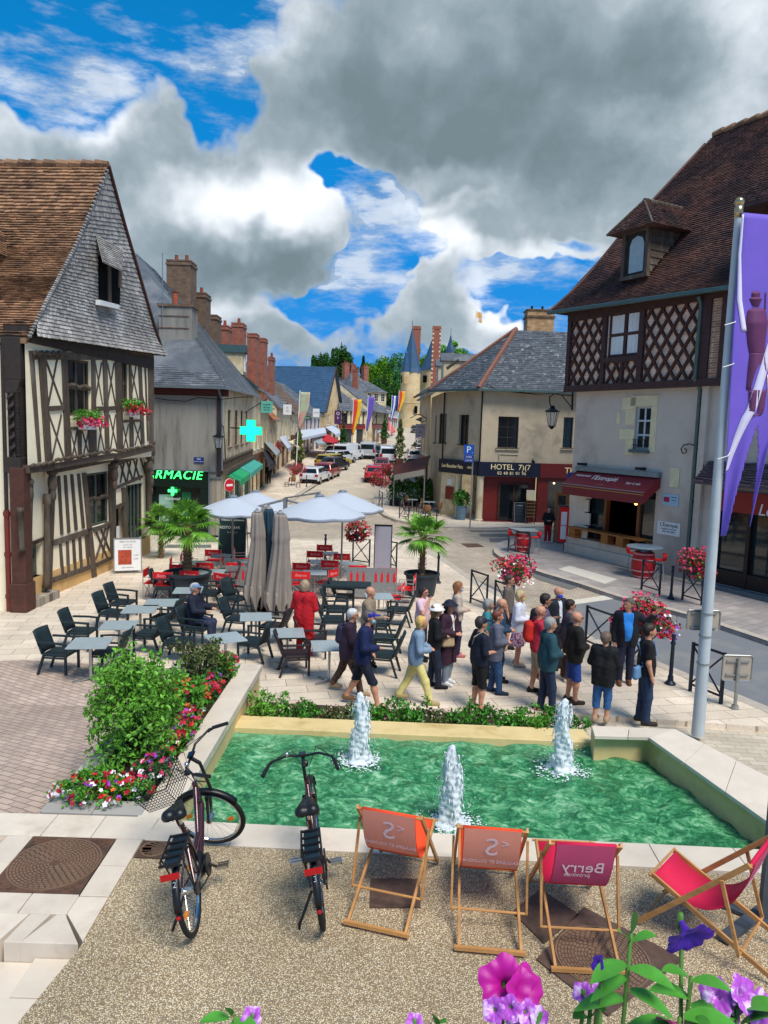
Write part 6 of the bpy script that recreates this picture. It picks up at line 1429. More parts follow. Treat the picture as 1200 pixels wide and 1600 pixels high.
lantern('black six-sided lantern on a scrolled arm between the hotel and the brick house',c,arm=[at(863,640,34.2),at(859,630,34.1),at(859,620,34),at(866,615,33.9),at(880,617,33.3),w_],s=1.35)
r_=MB().tube([at(878,618,33.3),at(893,636,32.6)],.025,5).tube([at(895,612,32.5),at(894,641,32.5)],.05,5)
tag(r_.build('lantern_bracket',m_iron),'iron wall plate and strut of the scrolled lantern arm','bracket')
c=at(341,688,32.4);lantern('black lantern on the grey pharmacy wall',c,arm=[c+Vector((0,0,.4)),c+Vector((.0,.1,.75)),c+Vector((.1,.6,.6)),c+Vector((.2,.6,-.9))],s=1.0)
# ---- cross sign, projecting signs, traffic signs
u=at(392,673,33.6);root=thing('pharmacy_cross','glowing turquoise pharmacy cross sticking out of the street wall','cross sign',u)
t=MB();t.bx(u.x-.17,u.x+.17,u.y-.08,u.y+.08,u.z-.46,u.z+.46);t.bx(u.x-.46,u.x-.171,u.y-.08,u.y+.08,u.z-.16,u.z+.16);t.bx(u.x+.171,u.x+.46,u.y-.08,u.y+.08,u.z-.16,u.z+.16);t.build('cross',mat('turquoise_led','#12c4c8',var=.15,emit=1.1),root)
t=MB();t.bx(u.x-.2,u.x+.2,u.y-.06,u.y+.1,u.z-.49,u.z+.49);t.bx(u.x-.49,u.x-.201,u.y-.06,u.y+.1,u.z-.19,u.z+.19);t.bx(u.x+.201,u.x+.49,u.y-.06,u.y+.1,u.z-.19,u.z+.19);t.build('housing',mat('green_led','#18d06a',emit=.7,var=0),root)
t=MB();t.tube([u+Vector((-.3,.02,.1)),u+Vector((-1.0,.35,.1))],.03,6);t.build('arm',m_iron,root)
def proj_sign(label,px,py,Y,w,h,m,txt=(),tm=None,oval=False,armto=None,name='hanging_sign'):
 c=at(px,py,Y);root=thing(name,label,'sign',c,'shop signs along the street')
 t=MB()
 if oval:t.prism([c+Vector((math.cos(a)*w/2,-.02,math.sin(a)*h/2))for a in[k*math.pi/12 for k in range(24)]],(0,.04,0))
 else:t.bx(c.x-w/2,c.x+w/2,Y-.02,Y+.02,c.z-h/2,c.z+h/2)
 b=t.build('board',m,root)
 for i,(s_,sz,dz)in enumerate(txt):text_mb(s_,sz,Matrix(((1,0,0,c.x),(0,0,-1,Y-.025),(0,1,0,c.z+dz),(0,0,0,1)))).build('lettering',tm or m_iron,b)
 if armto:t=MB();t.tube([c+Vector((0,0,h/2)),c+Vector((0,0,h/2+.12)),at(*armto,Y)],.02,5);t.build('arm',m_iron,root)
proj_sign('turquoise hotel sign board on a long iron bracket above the cross',417,636,40,.62,.62,mat('turquoise_board','#5fae9c',var=.1),(('Le Jardin',.13,.14),('de Sully',.12,-.02),('*** **',.13,-.18)),m_iron,armto=(382,645))
proj_sign('white hanging shop sign left of the pale green banner',449,640,62,.7,.85,m_white,(('LE',.16,.15),('cafe',.16,-.1)),armto=(440,640));proj_sign('small white sign right of the pale green banner',473,640,80,.8,.95,m_white,(('TABAC',.18,.0),),armto=(466,632))
proj_sign('oval dark green sign with a white rim',480,653,82,.95,.5,mat('sign_green','#1f5a44',var=0),(('CAVE',.2,0),),m_white,True);proj_sign('second white hanging sign above the red parasol',494,645,90,.8,1.0,m_white,(('HOTEL',.18,0),))
proj_sign('tall purple round-topped sign near the gabled house',528,652,104,.95,1.9,mat('sign_plum','#4b2350',var=.05),(('O',.6,.5),('R',.4,-.1)),m_white)
proj_sign('pale mauve hanging sign with a figure under a curved brown canopy',657,673,56,.75,1.0,mat('sign_mauve','#b6a7b4',var=.05),(('Auberge',.16,.3),('A',.3,-.1)),mat('sign_mauve_dark','#6b4a5e',var=0),armto=(672,655))
t=MB();c=at(656,652,56);pts=[c+Vector((-.7+1.4*k/12,0,.14*math.sin(k/12*math.pi*2-1.2)+.1))for k in range(13)]
for a,b in zip(pts[:-1],pts[1:]):t.prism([a,b,b+Vector((0,.9,0)),a+Vector((0,.9,0))],(0,0,-.06))
tag(t.build('small_canopy',m_brownshop),'curved brown canopy above the mauve sign','canopy')
q=at(733,703,37.6);root=thing('parking_sign','blue parking sign with panels beneath, in front of the hotel','road sign',(q.x,37.6,0))
t=MB();t.bx(q.x-.26,q.x+.26,37.58,37.62,q.z-.26,q.z+.26);b=t.build('plate',mat('sign_blue','#1b4fa8',rough=.3,var=0),root)
def ftext(tx,sz,c,m,parent,sh=0):return text_mb(tx,sz,Matrix(((1,0,0,c[0]),(0,0,-1,c[1]),(0,1,0,c[2]),(0,0,0,1))),shear=sh).build('lettering',m,parent)
ftext('P',.46,(q.x-.02,37.575,q.z),m_white,b);ftext('+',.12,(q.x+.17,37.575,q.z-.15),m_white,b)
t=MB();t.bx(q.x-.26,q.x+.26,37.58,37.62,q.z-.44,q.z-.28);t.bx(q.x-.26,q.x+.26,37.58,37.62,q.z-.62,q.z-.46);b2=t.build('panel',mat('sign_blue2','#1c3f94',rough=.3,var=0),root)
ftext('MAIRIE',.1,(q.x,37.575,q.z-.36),m_white,b2);ftext('CENTRE',.1,(q.x,37.575,q.z-.54),m_white,b2)
MB().tube([(q.x+.22,37.7,0.03),(q.x+.22,37.7,q.z+.3)],.035,8).build('post',m_steel,root)
q=at(358,758,31.6);root=thing('no_entry_sign','round red no-entry sign by the pharmacy corner','road sign',(q.x,31.6,0))
t=MB();t.prism([q+Vector((math.cos(a)*.15,math.cos(a)*.23,math.sin(a)*.27))for a in[k*math.pi/14 for k in range(28)]],(.015,-.01,0));b=t.build('disc',mat('sign_red','#c01824',rough=.3,var=0),root)
t=MB();t.beam(q+Vector((-.08,-.15,0)),q+Vector((.12,.13,0)),.006,.09);t.build('bar',m_white,b);t=MB();t.tube([q+Vector((math.cos(a)*.15,math.cos(a)*.23,math.sin(a)*.27))for a in[k*math.pi/14 for k in range(28)]],.014,5,closed=True);t.build('rim',m_white,b);MB().tube([(q.x,31.65,0),(q.x,31.65,q.z+.3)],.03,8).build('post',m_steel,root)
q=at(556,700,100);root=thing('no_parking_sign','round blue and red sign on a grey post beside the slim tree','road sign',(q.x,100,gh(0,100)))
t=MB();t.prism([q+Vector((math.cos(a)*.42,0,math.sin(a)*.42))for a in[k*math.pi/10 for k in range(20)]],(0,.03,0));b=t.build('disc',mat('sign_red',''),root);t=MB();t.prism([q+Vector((math.cos(a)*.3,-.01,math.sin(a)*.3))for a in[k*math.pi/10 for k in range(20)]],(0,-.01,0));t.build('disc_centre',mat('sign_blue',''),b);MB().tube([(q.x,100.05,gh(0,100)),(q.x,100.05,q.z+.4)],.05,8).build('post',m_steel,root)
# ---- street banners on poles
def street_banner(label,px,y0,yb,bw,bl,cols,side=1,mats_=None,ytail=None):
 b=Gt(px,yb);Y=b.y;top=at(px+(yb-y0)*.05,y0,Y);root=thing('street_banner',label,'banner',b,'banners on poles down the street')
 MB().tube([b,top],.05,7).build('pole',m_white,root)
 W_=bw/FP*Y;H=bl/FP*Y
 for i,mm in enumerate(cols):
  t=MB();k=len(cols);u0,u1=i/k,(i+1)/k
  def fn(u,v,u0=u0,u1=u1):uu=u0+(u1-u0)*u;ww=W_*(1-.75*max(0,v-.35)/.65);return top+Vector((.05+uu*ww*side-v*H*.05,-.06+.12*math.sin(uu*3+v*4),-.15-v*H-uu*.3*(v)))
  t.sheet(fn,6,14);t.build('cloth',mm,root,smooth=True,solid=.02)
mb_r=mat('banner_red','#d8422c',var=.05);mb_y=mat('banner_yellow','#e8b928',var=.05);mb_p=mat('banner_violet','#6a55b0',var=.05);mb_b=mat('banner_blue','#3a3fa0',var=.05);mb_g=mat('banner_sage','#a8b89a',var=.08,col2='#c98a80',c2s=.6)
street_banner('red and yellow tapering banner on a white pole in the street',548,622,712,12,52,(mb_r,mb_y));street_banner('pale violet banner beside the red and yellow one',571,618,705,9,50,(mb_p,))
street_banner('blue and white banner far down the street',609,617,690,8,36,(mb_b,m_white,mb_b));street_banner('small red and yellow banner left of the castle tower',620,610,685,9,30,(mb_r,mb_y));street_banner('faded sage green banner on the left of the street',462,610,745,15,54,(mb_g,))
# ---- manhole covers, grates
def cover(name,label,pts,m,circle=None,z=.9):
 root=thing(name,label,'manhole cover',sum((Vector((p[0],p[1],z))for p in pts),Vector())/len(pts),'iron covers in the terrace')
 P=[Vector((p[0],p[1],z+.0))for p in pts];c=sum(P,Vector())/len(P);t=MB();t.prism(P,(0,0,.008));t.build('plate',m,root)
 if circle:
  t=MB();r=circle;t.tube([c+Vector((math.cos(a)*r,math.sin(a)*r,.009))for a in[k*math.pi/24 for k in range(48)]],.009,4,closed=True)
  rng=random.Random(5)
  for ring in range(2,14):
   rr=r*ring/14;k=int(rr*2*math.pi/.05)
   for j in range(k):a=2*math.pi*(j+.5*(ring%2))/k;q=c+Vector((math.cos(a)*rr,math.sin(a)*rr,.008));e=Vector((-math.sin(a),math.cos(a),0))*.018;f=Vector((math.cos(a),math.sin(a),0))*.009;t.prism([q-e-f,q+e-f,q+e+f,q-e+f],(0,0,.005))
  t.build('raised_pattern',mat('pale_iron','#8a6f5a',rough=.5,metal=.3,var=.2),root)  # raised pattern paler than the plate: relief contrast put into the colour
 return root
m_cover=mat('rusty_cover','#6b4d3d',rough=.65,metal=.25,var=.3,vs=9,bump=.008,bs=70,col2='#4f4038',c2s=3);m_cover2=mat('dark_cover','#604c42',rough=.65,metal=.25,var=.3,vs=9,bump=.010,bs=60)
cover('manhole_cover','big square rusty cover with a round lid at the left of the terrace',[(-3.36,6.0),(-2.545,6.0),(-2.545,6.875),(-3.36,6.875)],m_cover,.40,.898)
t=MB()
for ring,r in enumerate((.45,.50,.55,.60)):
 k=int(r*2*math.pi/.06)
 for j in range(k):
  a=2*math.pi*(j+.5*(ring%2))/k;q=Vector((-2.952+math.cos(a)*r,6.437+math.sin(a)*r,.906))
  if not(-3.33<q.x<-2.57 and 6.03<q.y<6.85):continue
  e=Vector((-math.sin(a),math.cos(a),0))*.022;f=Vector((math.cos(a),math.sin(a),0))*.017;t.prism([q-e-f,q+e-f,q+e+f,q-e+f],(0,0,.006))
struct(t.build('cover_surround',m_cover))
cover('manhole_cover','small rusty square cover under the left bicycle',[(-2.27,6.57),(-1.98,6.57),(-1.98,6.85),(-2.27,6.86)],m_cover,.12,.9)
cover('manhole_cover','dark rectangular cover under the leftmost deckchair',[(-.02,5.94),(.42,5.96),(.43,6.37),(-.02,6.35)],m_cover2,None,.9)
cover('manhole_cover','dark diamond-set cover between the second and third deckchairs',[G(800,1425,.9)[:2],G(845,1390,.9)[:2],G(905,1430,.9)[:2],G(850,1475,.9)[:2]][::-1],m_cover2,None,.9)
cover('manhole_cover','large diamond-set cover with a round lid under the third deckchair',[G(838,1500,.9)[:2],G(912,1418,.9)[:2],G(1068,1500,.9)[:2],G(950,1588,.9)[:2]][::-1],m_cover2,.36,.9)
# ---- fountain jets
def jets():
 m_foam=bpy.data.materials.new('water_foam');m_foam.use_nodes=True;b=m_foam.node_tree.nodes['Principled BSDF'];b.inputs['Base Color'].default_value=(.86,.92,.96,1);b.inputs['Roughness'].default_value=.35;b.inputs['Subsurface Weight'].default_value=.0;b.inputs['Alpha'].default_value=.78
 for i,(px,py,pt)in enumerate(JETS):
  c=JP[i];top=at(px,pt,c.y);H=top.z-WZ;rng=random.Random(90+i)
  lab=('left fountain jet in front of the walking couple','right fountain jet near the ochre pedestal','nearest fountain jet behind the second deckchair')[i]
  root=thing('fountain_jet',lab,'fountain jet',c,'fountain jets of the pool')
  MB().tube([(c.x,c.y,WZ-.3),(c.x,c.y,WZ+.12)],.035,8).build('nozzle',m_oakdark,root)
  t=MB();n=26;m=44;vs=[];ph=[rng.uniform(0,6.3)for _ in range(12)]
  for k in range(m+1):
   f=k/m;z=WZ+.02+H*f
   for j in range(n):
    a=2*math.pi*j/n;r=(.105*(1-f)**.55+.018)*(1.0 if f>.12 else 1+(.12-f)*3)*(1+.16*math.sin(a*3+ph[0]+f*9)+.13*math.sin(a*5+ph[1]-f*23)+.10*math.sin(a*9+ph[2]+f*47)+.09*math.sin(f*80+a*2+ph[3])+.03*rng.uniform(-1,1))
    if k==m:r=.002
    vs.append((c.x+math.cos(a)*r+.015*math.sin(f*7+ph[4]),c.y+math.sin(a)*r,z+.004*rng.uniform(-1,1)))
  t.add(vs,[(k*n+j,k*n+(j+1)%n,(k+1)*n+(j+1)%n,(k+1)*n+j)for k in range(m)for j in range(n)]);t.build('water_column',m_foam,root,smooth=True)
  t=MB()
  for _ in range(300):
   f=rng.random()**1.4;r=.10+.12*rng.random()*(1.3-f)+.26*(rng.random()**3)*(1-f);a=rng.uniform(0,6.3);s=rng.uniform(.002,.007)
   t.ball((c.x+math.cos(a)*r,c.y+math.sin(a)*r,WZ+.03+H*f*.9),s,5,4)
  for _ in range(60):
   f=rng.uniform(.15,.95);a=rng.uniform(0,6.3);r=.09*(1-f)**.5+.03;p0=Vector((c.x+math.cos(a)*r,c.y+math.sin(a)*r,WZ+H*f));t.tube([p0,p0+Vector((math.cos(a)*.03,math.sin(a)*.03,.03)),p0+Vector((math.cos(a)*.05,math.sin(a)*.05,-.05))],[.012,.010,.003],5)
  t.build('spray',m_foam,root,smooth=True)
  t=MB()
  for _ in range(620):
   r=.08+.34*rng.random()**1.9;a=rng.uniform(0,6.3);s=rng.uniform(.004,.017)*(1.3-r*1.8);t.ball((c.x+math.cos(a)*r,c.y+math.sin(a)*r*.9,WZ+.02+.05*math.exp(-r*9)),(s*1.5,s*1.5,s*.3),8,4)
  t.build('foam_ring',m_foam,root,smooth=True)
jets()
# ------------------------------------------------------------------ cafe furniture
R2=math.radians
m_wick=mat('anthracite_wicker','#1b2a2f',rough=.6,var=.25,vs=60,bump=.004,bs=120);m_wickb=mat('brown_wicker','#2b2226',rough=.6,var=.25,vs=60,bump=.004,bs=120)
m_tbl=mat('grey_table_top','#9aa6a8',rough=.3,var=.06);m_alu=mat('brushed_alu','#b7babb',rough=.3,metal=.8,var=.05)
def armchair(m,label):
 r=thing('wicker_armchair',label,'chair',(0,0,0),'wicker armchairs')
 t=MB().bx(-.25,.25,-.24,.26,.38,.44);t.build('seat',m,r,bevel=.012)
 t=MB();
 def fn(u,v):return Vector((-.25+.5*u,-.24-.05*math.sin(math.pi*u)-.17*v,.42+.46*v))
 t.sheet(fn,6,4);t.build('backrest',m,r,smooth=True,solid=.03)
 for sx in(-1,1):
  MB().beam((sx*.25,.24,0),(sx*.25,.24,.64),.042).build('leg',m,r);MB().beam((sx*.24,-.34,0),(sx*.25,-.2,.42),.042).build('leg',m,r)
  MB().tube([(sx*.255,.27,.645),(sx*.27,.05,.66),(sx*.26,-.3,.66)],.024,6).build('armrest',m,r)
  MB().beam((sx*.25,-.22,.36),(sx*.25,.22,.36),.03).build('side_rail',m,r)
  MB().beam((sx*.25,.24,.0),(sx*.25,.24,.03),.046).build('foot_cap',m_alu,r)
 return Repeat(r)
WA=armchair(m_wick,'');WB_=armchair(m_wickb,'')
def putc(R,px,py,hd,label,grp):p=G(px,py);R.put(p,R2(hd-90),label,grp)
GA='wicker armchairs of the terrace'
for px,py,hd,lb,br in((95,1050,-5,'leftmost dark wicker armchair, facing the nearest left table',0),(128,1014,0,'second dark armchair from the left, behind the nearest left table',0),(170,1048,178,'dark armchair with its back to the green shrub, at the nearest left table',0),(177,982,-8,'dark armchair left of the second grey table',0),(193,965,-6,'dark armchair tucked behind the second grey table',0),(234,1018,172,'dark armchair facing left just above the big green shrub',0),(258,990,170,'dark armchair facing left beside the long double table',0),(284,972,168,'dark armchair facing left at the far end of the double table',0),(258,938,5,'dark armchair in front of the left palm pot',0),(331,948,172,'dark armchair facing left between palm pot and closed parasols',0),(279,1030,-10,'dark armchair behind the bronze shrub, left of the seated man',0),(308,1008,-10,'dark armchair on which the man in the grey cap sits',0),(370,958,-28,'dark armchair facing right before the closed parasols',0),(372,992,-10,'dark armchair behind the man in the grey cap',0),(396,1030,165,'dark armchair close behind the end of the planter wall',0),(427,1004,165,'dark armchair facing left under the closed parasols',1),(462,1052,12,'brown armchair standing alone left of the walking couple',1),(490,1026,8,'brown armchair beside the woman in red',1),(520,992,5,'dark armchair hidden behind the grey haired walker',0),(527,975,5,'dark armchair at the far side of the white table',0),(538,954,0,'dark armchair by the long dark table',0),(622,976,172,'dark armchair below the right palm pot',0),(597,1052,170,'dark armchair right behind the man in the purple cap',0),(600,1024,170,'dark armchair between the bald man and the blonde in denim',0),(590,1000,175,'dark armchair partly behind the bald man in beige',0),(352,925,200,'dark armchair in the shade beside the perforated screen',0)):
 putc(WB_ if br else WA,px,py,hd,lb,GA)
tr_=thing('cafe_table','','table',(0,0,0));MB().bx(-.35,.35,-.35,.35,.715,.74).build('table_top',m_tbl,tr_,bevel=.006);MB().tube([(0,0,.04),(0,0,.715)],.028,10).build('pedestal',m_alu,tr_)
t=MB();[t.beam((0,0,.05),(math.cos(a)*.33,math.sin(a)*.33,.015),.05,.03)for a in(.6,2.17,3.74,5.31)];t.build('foot_star',m_alu,tr_)
TR=Repeat(tr_)
for px,py,a,s,lb in((141,1004,8,1.05,'nearest grey cafe table on the left'),(186,976,8,1,'second grey cafe table from the left'),(219,951,8,1.05,'left half of the long double table'),(252,941,8,1.05,'right half of the long double table'),(294,922,8,1,'small grey table in front of the palm pot'),(400,963,10,1,'grey table just below the closed parasols'),(352,996,30,1,'pale table in front of the man in the grey cap'),(592,931,8,1,'pale table behind the bald man in beige'),(449,988,10,1,'pale table left of the woman in red'),(515,1008,10,1,'white table behind the grey haired walker')):
 TR.put(G(px,py,.74)-Vector((0,0,.74)),R2(a),lb,'grey cafe tables',(s,s,1))
c=G(548,912,.78);root=thing('dark_table','long dark table behind the terrace chairs by the perforated screen','table',(c.x,c.y,0));MB().bx(c.x-.75,c.x+.55,c.y-.35,c.y+.35,.72,.78).build('table_top',m_wick,root)
for sx in(-.72,.52):
 for sy in(-.32,.32):MB().beam((c.x+sx,c.y+sy,0),(c.x+sx,c.y+sy,.72),.05).build('leg',m_wick,root)
m_redc=mat('red_canvas','#dc161e',rough=.7,var=.08);
r=thing('director_chair','','chair',(0,0,0));t=MB();
MB().bx(-.27,.27,-.26,-.24,.62,.84).build('backrest',m_redc,r,bevel=.008);MB().bx(-.26,.26,-.24,.22,.44,.46).build('seat',m_redc,r)
for sx in(-1,1):MB().tube([(sx*.27,-.25,.02),(sx*.27,-.25,.86)],.012,5).tube([(sx*.27,.23,.02),(sx*.27,.23,.64),(sx*.27,-.25,.64)],.012,5).tube([(sx*.27,-.25,.02),(sx*.27,.23,.02)],.012,5).build('side_frame',m_alu,r)
t=MB()
for y in(-.22,.2):t.tube([(-.26,y,.03),(.26,y,.43)],.01,5).tube([(.26,y,.03),(-.26,y,.43)],.01,5)
t.build('cross_frame',m_alu,r);text_mb('Bistrot',.12,Matrix(((1,0,0,0),(0,0,-1,-.262),(0,1,0,.73),(0,0,0,1))),depth=.002,shear=.2).build('lettering',mat('faded_print','#e8a8a0',var=0),r)
DR=Repeat(r)
for px,py,hd,lb in((228,894,0,'leftmost red director chair, turned sideways'),(254,900,90,'red director chair left of the palm pot, back to the camera'),(267,877,10,'second red chair standing sideways on the left'),(283,871,10,'red chair sideways by the low palm'),(279,888,90,'red chair behind the leftmost pair'),(333,864,90,'farthest red chair left of the closed parasols'),(320,885,90,'red chair right of the palm trunk'),(296,898,90,'red chair hidden behind the palm trunk'),(345,902,60,'red chair turned half sideways by the screen'),(367,885,90,'red chair just left of the closed parasols'),(349,876,20,'red chair turned sideways at the bicycle'),(366,862,15,'small red chair in front of the parked bicycle'),(471,885,90,'red chair right of the parasols, farther one'),(470,899,90,'red chair right of the parasols, nearer one'),(492,866,90,'red chair second in the far row'),(507,856,90,'farthest red chair in front of the dark bollard'),(534,870,90,'red chair under the flower basket'),(515,881,90,'red chair in the middle of the right group'),(521,896,150,'red chair turned sideways next to the dark table'),(559,889,90,'red chair behind the left half of the bottle screen'),(606,893,90,'red chair behind the right half of the bottle screen'),(630,918,170,'red chair half hidden by the right palm pot'),(648,905,170,'red chair peeping behind the right palm pot')):
 p=G(px,py,.73);DR.put(Vector((p.x,p.y,0))+Vector((math.cos(R2(hd)),math.sin(R2(hd)),0))*.25,R2(hd-90),lb,'red director chairs')
for px,py,s,lb in((300,879,1,'small pale table among the red chairs left'),(345,868,.9,'far pale table with cruets among the red chairs'),(375,876,.9,'pale table beside the closed parasols'),(330,893,1.1,'wide pale table by the palm trunk'),(500,877,.9,'small white table in the right red group'),(545,880,.8,'white table under the flower basket'),(516,864,.8,'far white table near the bollard'),(492,894,1,'pale table between the right red chairs')):
 TR.put(G(px,py,.74)-Vector((0,0,.74)),R2(5),lb,'grey cafe tables',(s,s,1))
def screen(label,a,b,h):
 root=thing('metal_screen',label,'screen',(a+b)/2,'perforated screens');d=(b-a).normalized();L=(b-a).length;n=Vector((d.y,-d.x,0));F=Fac(a,b)
 t=MB();F.bx(t,0,L,.08,h,-.01,.01);t.build('panel',mat('perforated_zinc','#8d8f8e',rough=.5,metal=.3,var=.3,vs=40,bump=.004,bs=90),root)
 t=MB()
 k=int(L/.16)
 for i in range(k):
  if i%5==3:continue
  u=.1+i*L/k;w=.035;F.bx(t,u,u+w*2,h-.42,h-.18,.011,.016);F.bx(t,u+w*.6,u+w*1.4,h-.179,h-.1,.011,.016)
 t.build('bottle_cutouts',m_redc,root)
screen('perforated metal screen with red bottle shapes behind the dark table',G(541,936),G(617,938),.95);screen('small perforated screen with red shapes left of the closed parasols',G(352,925),G(383,925),.8)
# ---- parasols
m_taupe=mat('taupe_canvas','#8b8178',rough=.85,var=.08,vs=3);m_teal=mat('dark_teal_canvas','#1e3b4a',rough=.8,var=.1);m_pwhite=mat('white_canvas','#b4bbc6',rough=.8,var=.02)
def closed_parasol(label,px,m,Y,z0,z1,r0,seed):
 c=at(px,870,Y);root=thing('closed_parasol',label,'parasol',(c.x,Y,0),'closed parasols');rng=random.Random(seed);n=96;k=30;vs=[];ph=[rng.uniform(0,6)for _ in range(6)]
 for j in range(k+1):
  f=j/k;z=z1-(z1-z0)*f
  for i in range(n):
   a=2*math.pi*i/n;fold=math.cos(a*8+ph[0]+.5*math.sin(f*3+ph[1]))
   r=r0*(.38+.62*f**.8)*(1+.25*fold*f**.5)+.008*math.sin(a*21+f*9);sk=1.12 if.02<f<.27 else 1
   if f<.27:r=r0*(.42+.75*f)*(1+.12*fold)*sk
   zz=z+(.22*f*f*(fold-.2)if f>.85 else 0)
   vs.append((c.x+math.cos(a)*r+(.03*math.sin(f*5)),Y+math.sin(a)*r,zz))
 t=MB();t.add(vs,[(j*n+i,j*n+(i+1)%n,(j+1)*n+(i+1)%n,(j+1)*n+i)for j in range(k)for i in range(n)]);t.build('canopy',m,root,smooth=True,solid=.01)
 t=MB();t.tube([(c.x,Y,0),(c.x,Y,z1+.1)],.035,8);t.bx(c.x-.35,c.x+.35,Y-.35,Y+.35,0,.07);t.build('pole',m_steel,root)
 MB().lathe([(.08,z1-.04),(.1,z1+.02),(.03,z1+.08)],(c.x,Y,0),10).build('cap',m_steel,root)
closed_parasol('left closed taupe parasol beside the tables',401,m_taupe,19.3,.35,2.72,.27,1);closed_parasol('right closed taupe parasol with a thicker skirt',437,m_taupe,19.1,.22,2.72,.31,2);closed_parasol('dark teal closed parasol squeezed between the taupe ones',419,m_teal,19.6,.3,2.78,.24,3)
closed_parasol('taupe parasol behind the pair, mostly hidden',414,m_taupe,20.3,.4,2.75,.25,4)
def open_parasol(label,px,py,Y,r,arm=None):
 c=at(px,py,Y);root=thing('open_parasol',label,'parasol',(c.x,Y,0),'open white parasols');t=MB();n=8;vs=[c]
 for k,(rr,dz)in enumerate(((.12,-.02),(.13,-.06),(.5,-.22),(1.0,-.45),(1.005,-.53))):
  for i in range(n*4):
   a=2*math.pi*i/(n*4);m_=1-.035*(1-abs(math.cos(a*n/2)))*min(1,rr*1.5);vs.append(c+Vector((math.cos(a)*r*rr*m_,math.sin(a)*r*rr*m_,dz*r*.85+(-.03 if k>2 else 0)*abs(math.cos(a*n/2)))))
 N=n*4;t.add(vs,[(0,1+i,1+(i+1)%N)for i in range(N)]+[(1+k*N+i,1+k*N+(i+1)%N,1+(k+1)*N+(i+1)%N,1+(k+1)*N+i)for k in range(4)for i in range(N)]);cn=t.build('canopy',m_pwhite,root,smooth=40,solid=.008)
 t=MB()
 for i in range(8):a=2*math.pi*i/8;t.tube([c+Vector((0,0,-.12)),c+Vector((math.cos(a)*r*.97,math.sin(a)*r*.97,-.44*r))],.012,4)
 t.build('ribs',m_alu,root)
 MB().lathe([(.1,0),(.16,-.05),(.05,-.02)],c+Vector((0,0,.05)),10).build('vent',m_alu,root)
 if arm:MB().tube([c+Vector((0,0,.1)),arm,(arm.x,arm.y,0)],.035,8).build('mast_arm',m_steel,root)
 else:MB().tube([c-Vector((0,0,.1)),(c.x,c.y,0)],.03,8).build('pole',m_steel,root)
ms=at(446,778,23.5)
open_parasol('leftmost open white parasol beyond the palm',364,776,22.6,1.15);open_parasol('white parasol farther back on the left',399,768,25.5,1.35);open_parasol('near white parasol right of the closed ones',500,775,21.8,1.35,ms);open_parasol('rightmost open white parasol, behind its neighbour',536,768,24.2,1.35)
t=MB();t.tube([(ms.x,ms.y,0),(ms.x,ms.y,ms.z)],.07,10);t.tube([ms+Vector((0,0,-.05)),ms+Vector((-1.5,.2,-.5))],.04,8);t.tube([ms+Vector((0,0,-.05)),ms+Vector((1.3,-.3,-.35))],.04,8);tag(t.build('parasol_mast',m_steel,smooth=40),'grey central mast with spreading arms between the open white parasols','mast')
# ---- boards, barrels, small things
def easel(label,px,py,w,h,m,lines,tm,hd=-90,z=0.,lean=.18,pic=None):
 p=G(px,py,z);root=thing('sandwich_board',label,'sign board',p,'menu boards');Rm=Matrix.Translation(p)@Matrix.Rotation(R2(hd+90),4,'Z')
 b=MB();b.hexa([(-w/2,0,.1),(w/2,0,.1),(w/2,.02,.1),(-w/2,.02,.1),(-w/2,lean,h),(w/2,lean,h),(w/2,lean+.02,h),(-w/2,lean+.02,h)]);b.xf(Rm);bb=b.build('board',m,root)
 t=MB()
 for sx in(-w/2,w/2):t.beam((sx,-.01,0),(sx,lean-.005,h+.02),.03,.03);t.beam((sx,lean+.02,h),(sx,lean*2+.25,0),.025,.025)
 t.beam((-w/2,lean-.01,h),(w/2,lean-.01,h),.03,.03);t.xf(Rm);t.build('frame',m_steel,root)
 sl=lean/(h-.1);M0=Rm@Matrix(((1,0,0,0),(0,sl/math.hypot(1,sl),-1/math.hypot(1,sl),-.006),(0,1/math.hypot(1,sl),sl/math.hypot(1,sl),.1),(0,0,0,1)))
 for tx,sz,x,y in lines:text_mb(tx,sz,M0@Matrix.Translation((x,y,0)),depth=.001).build('lettering',tm,bb)
 if pic:t=MB();t.bx(pic[0],pic[1],pic[2],pic[3],0,.004);t.xf(M0);t.build('picture',mat('food_picture','#a8452a',var=.5,vs=14),bb)
easel('white menu board with a red food picture beside the timbered house',200,896,.85,1.15,m_white,(('MENU DU JOUR',.07,0,.95),('entree + plat',.055,0,.85),('plat + dessert',.055,0,.77),('12,50',.07,.25,.5),('14,90',.07,.25,.38),('Salle climatisee',.06,0,.1)),mat('sign_grey_text','#7b6f72',var=0),-70,pic=(-.3,.12,.2,.68))
easel('dark green chalk board with a white drawing behind the left palm',362,876,1.0,1.62,mat('blackboard_green','#15302f',rough=.5,var=.1),(('Histoire Gourmande',.1,0,1.4),('RESTO  BAR',.14,-.1,1.12),('* * * * *',.12,0,.92)),m_white,-90)
easel('black chalk menu board in front of the hotel door',812,818,.62,1.15,mat('slate_board','#1d262b',rough=.6,var=.1),(('Le Menu',.1,0,.9),('- - - - - -',.08,0,.75),('- - - - -',.08,0,.6),('- - - - - -',.08,0,.45)),mat('chalk','#b9c4c8',var=0),-90)
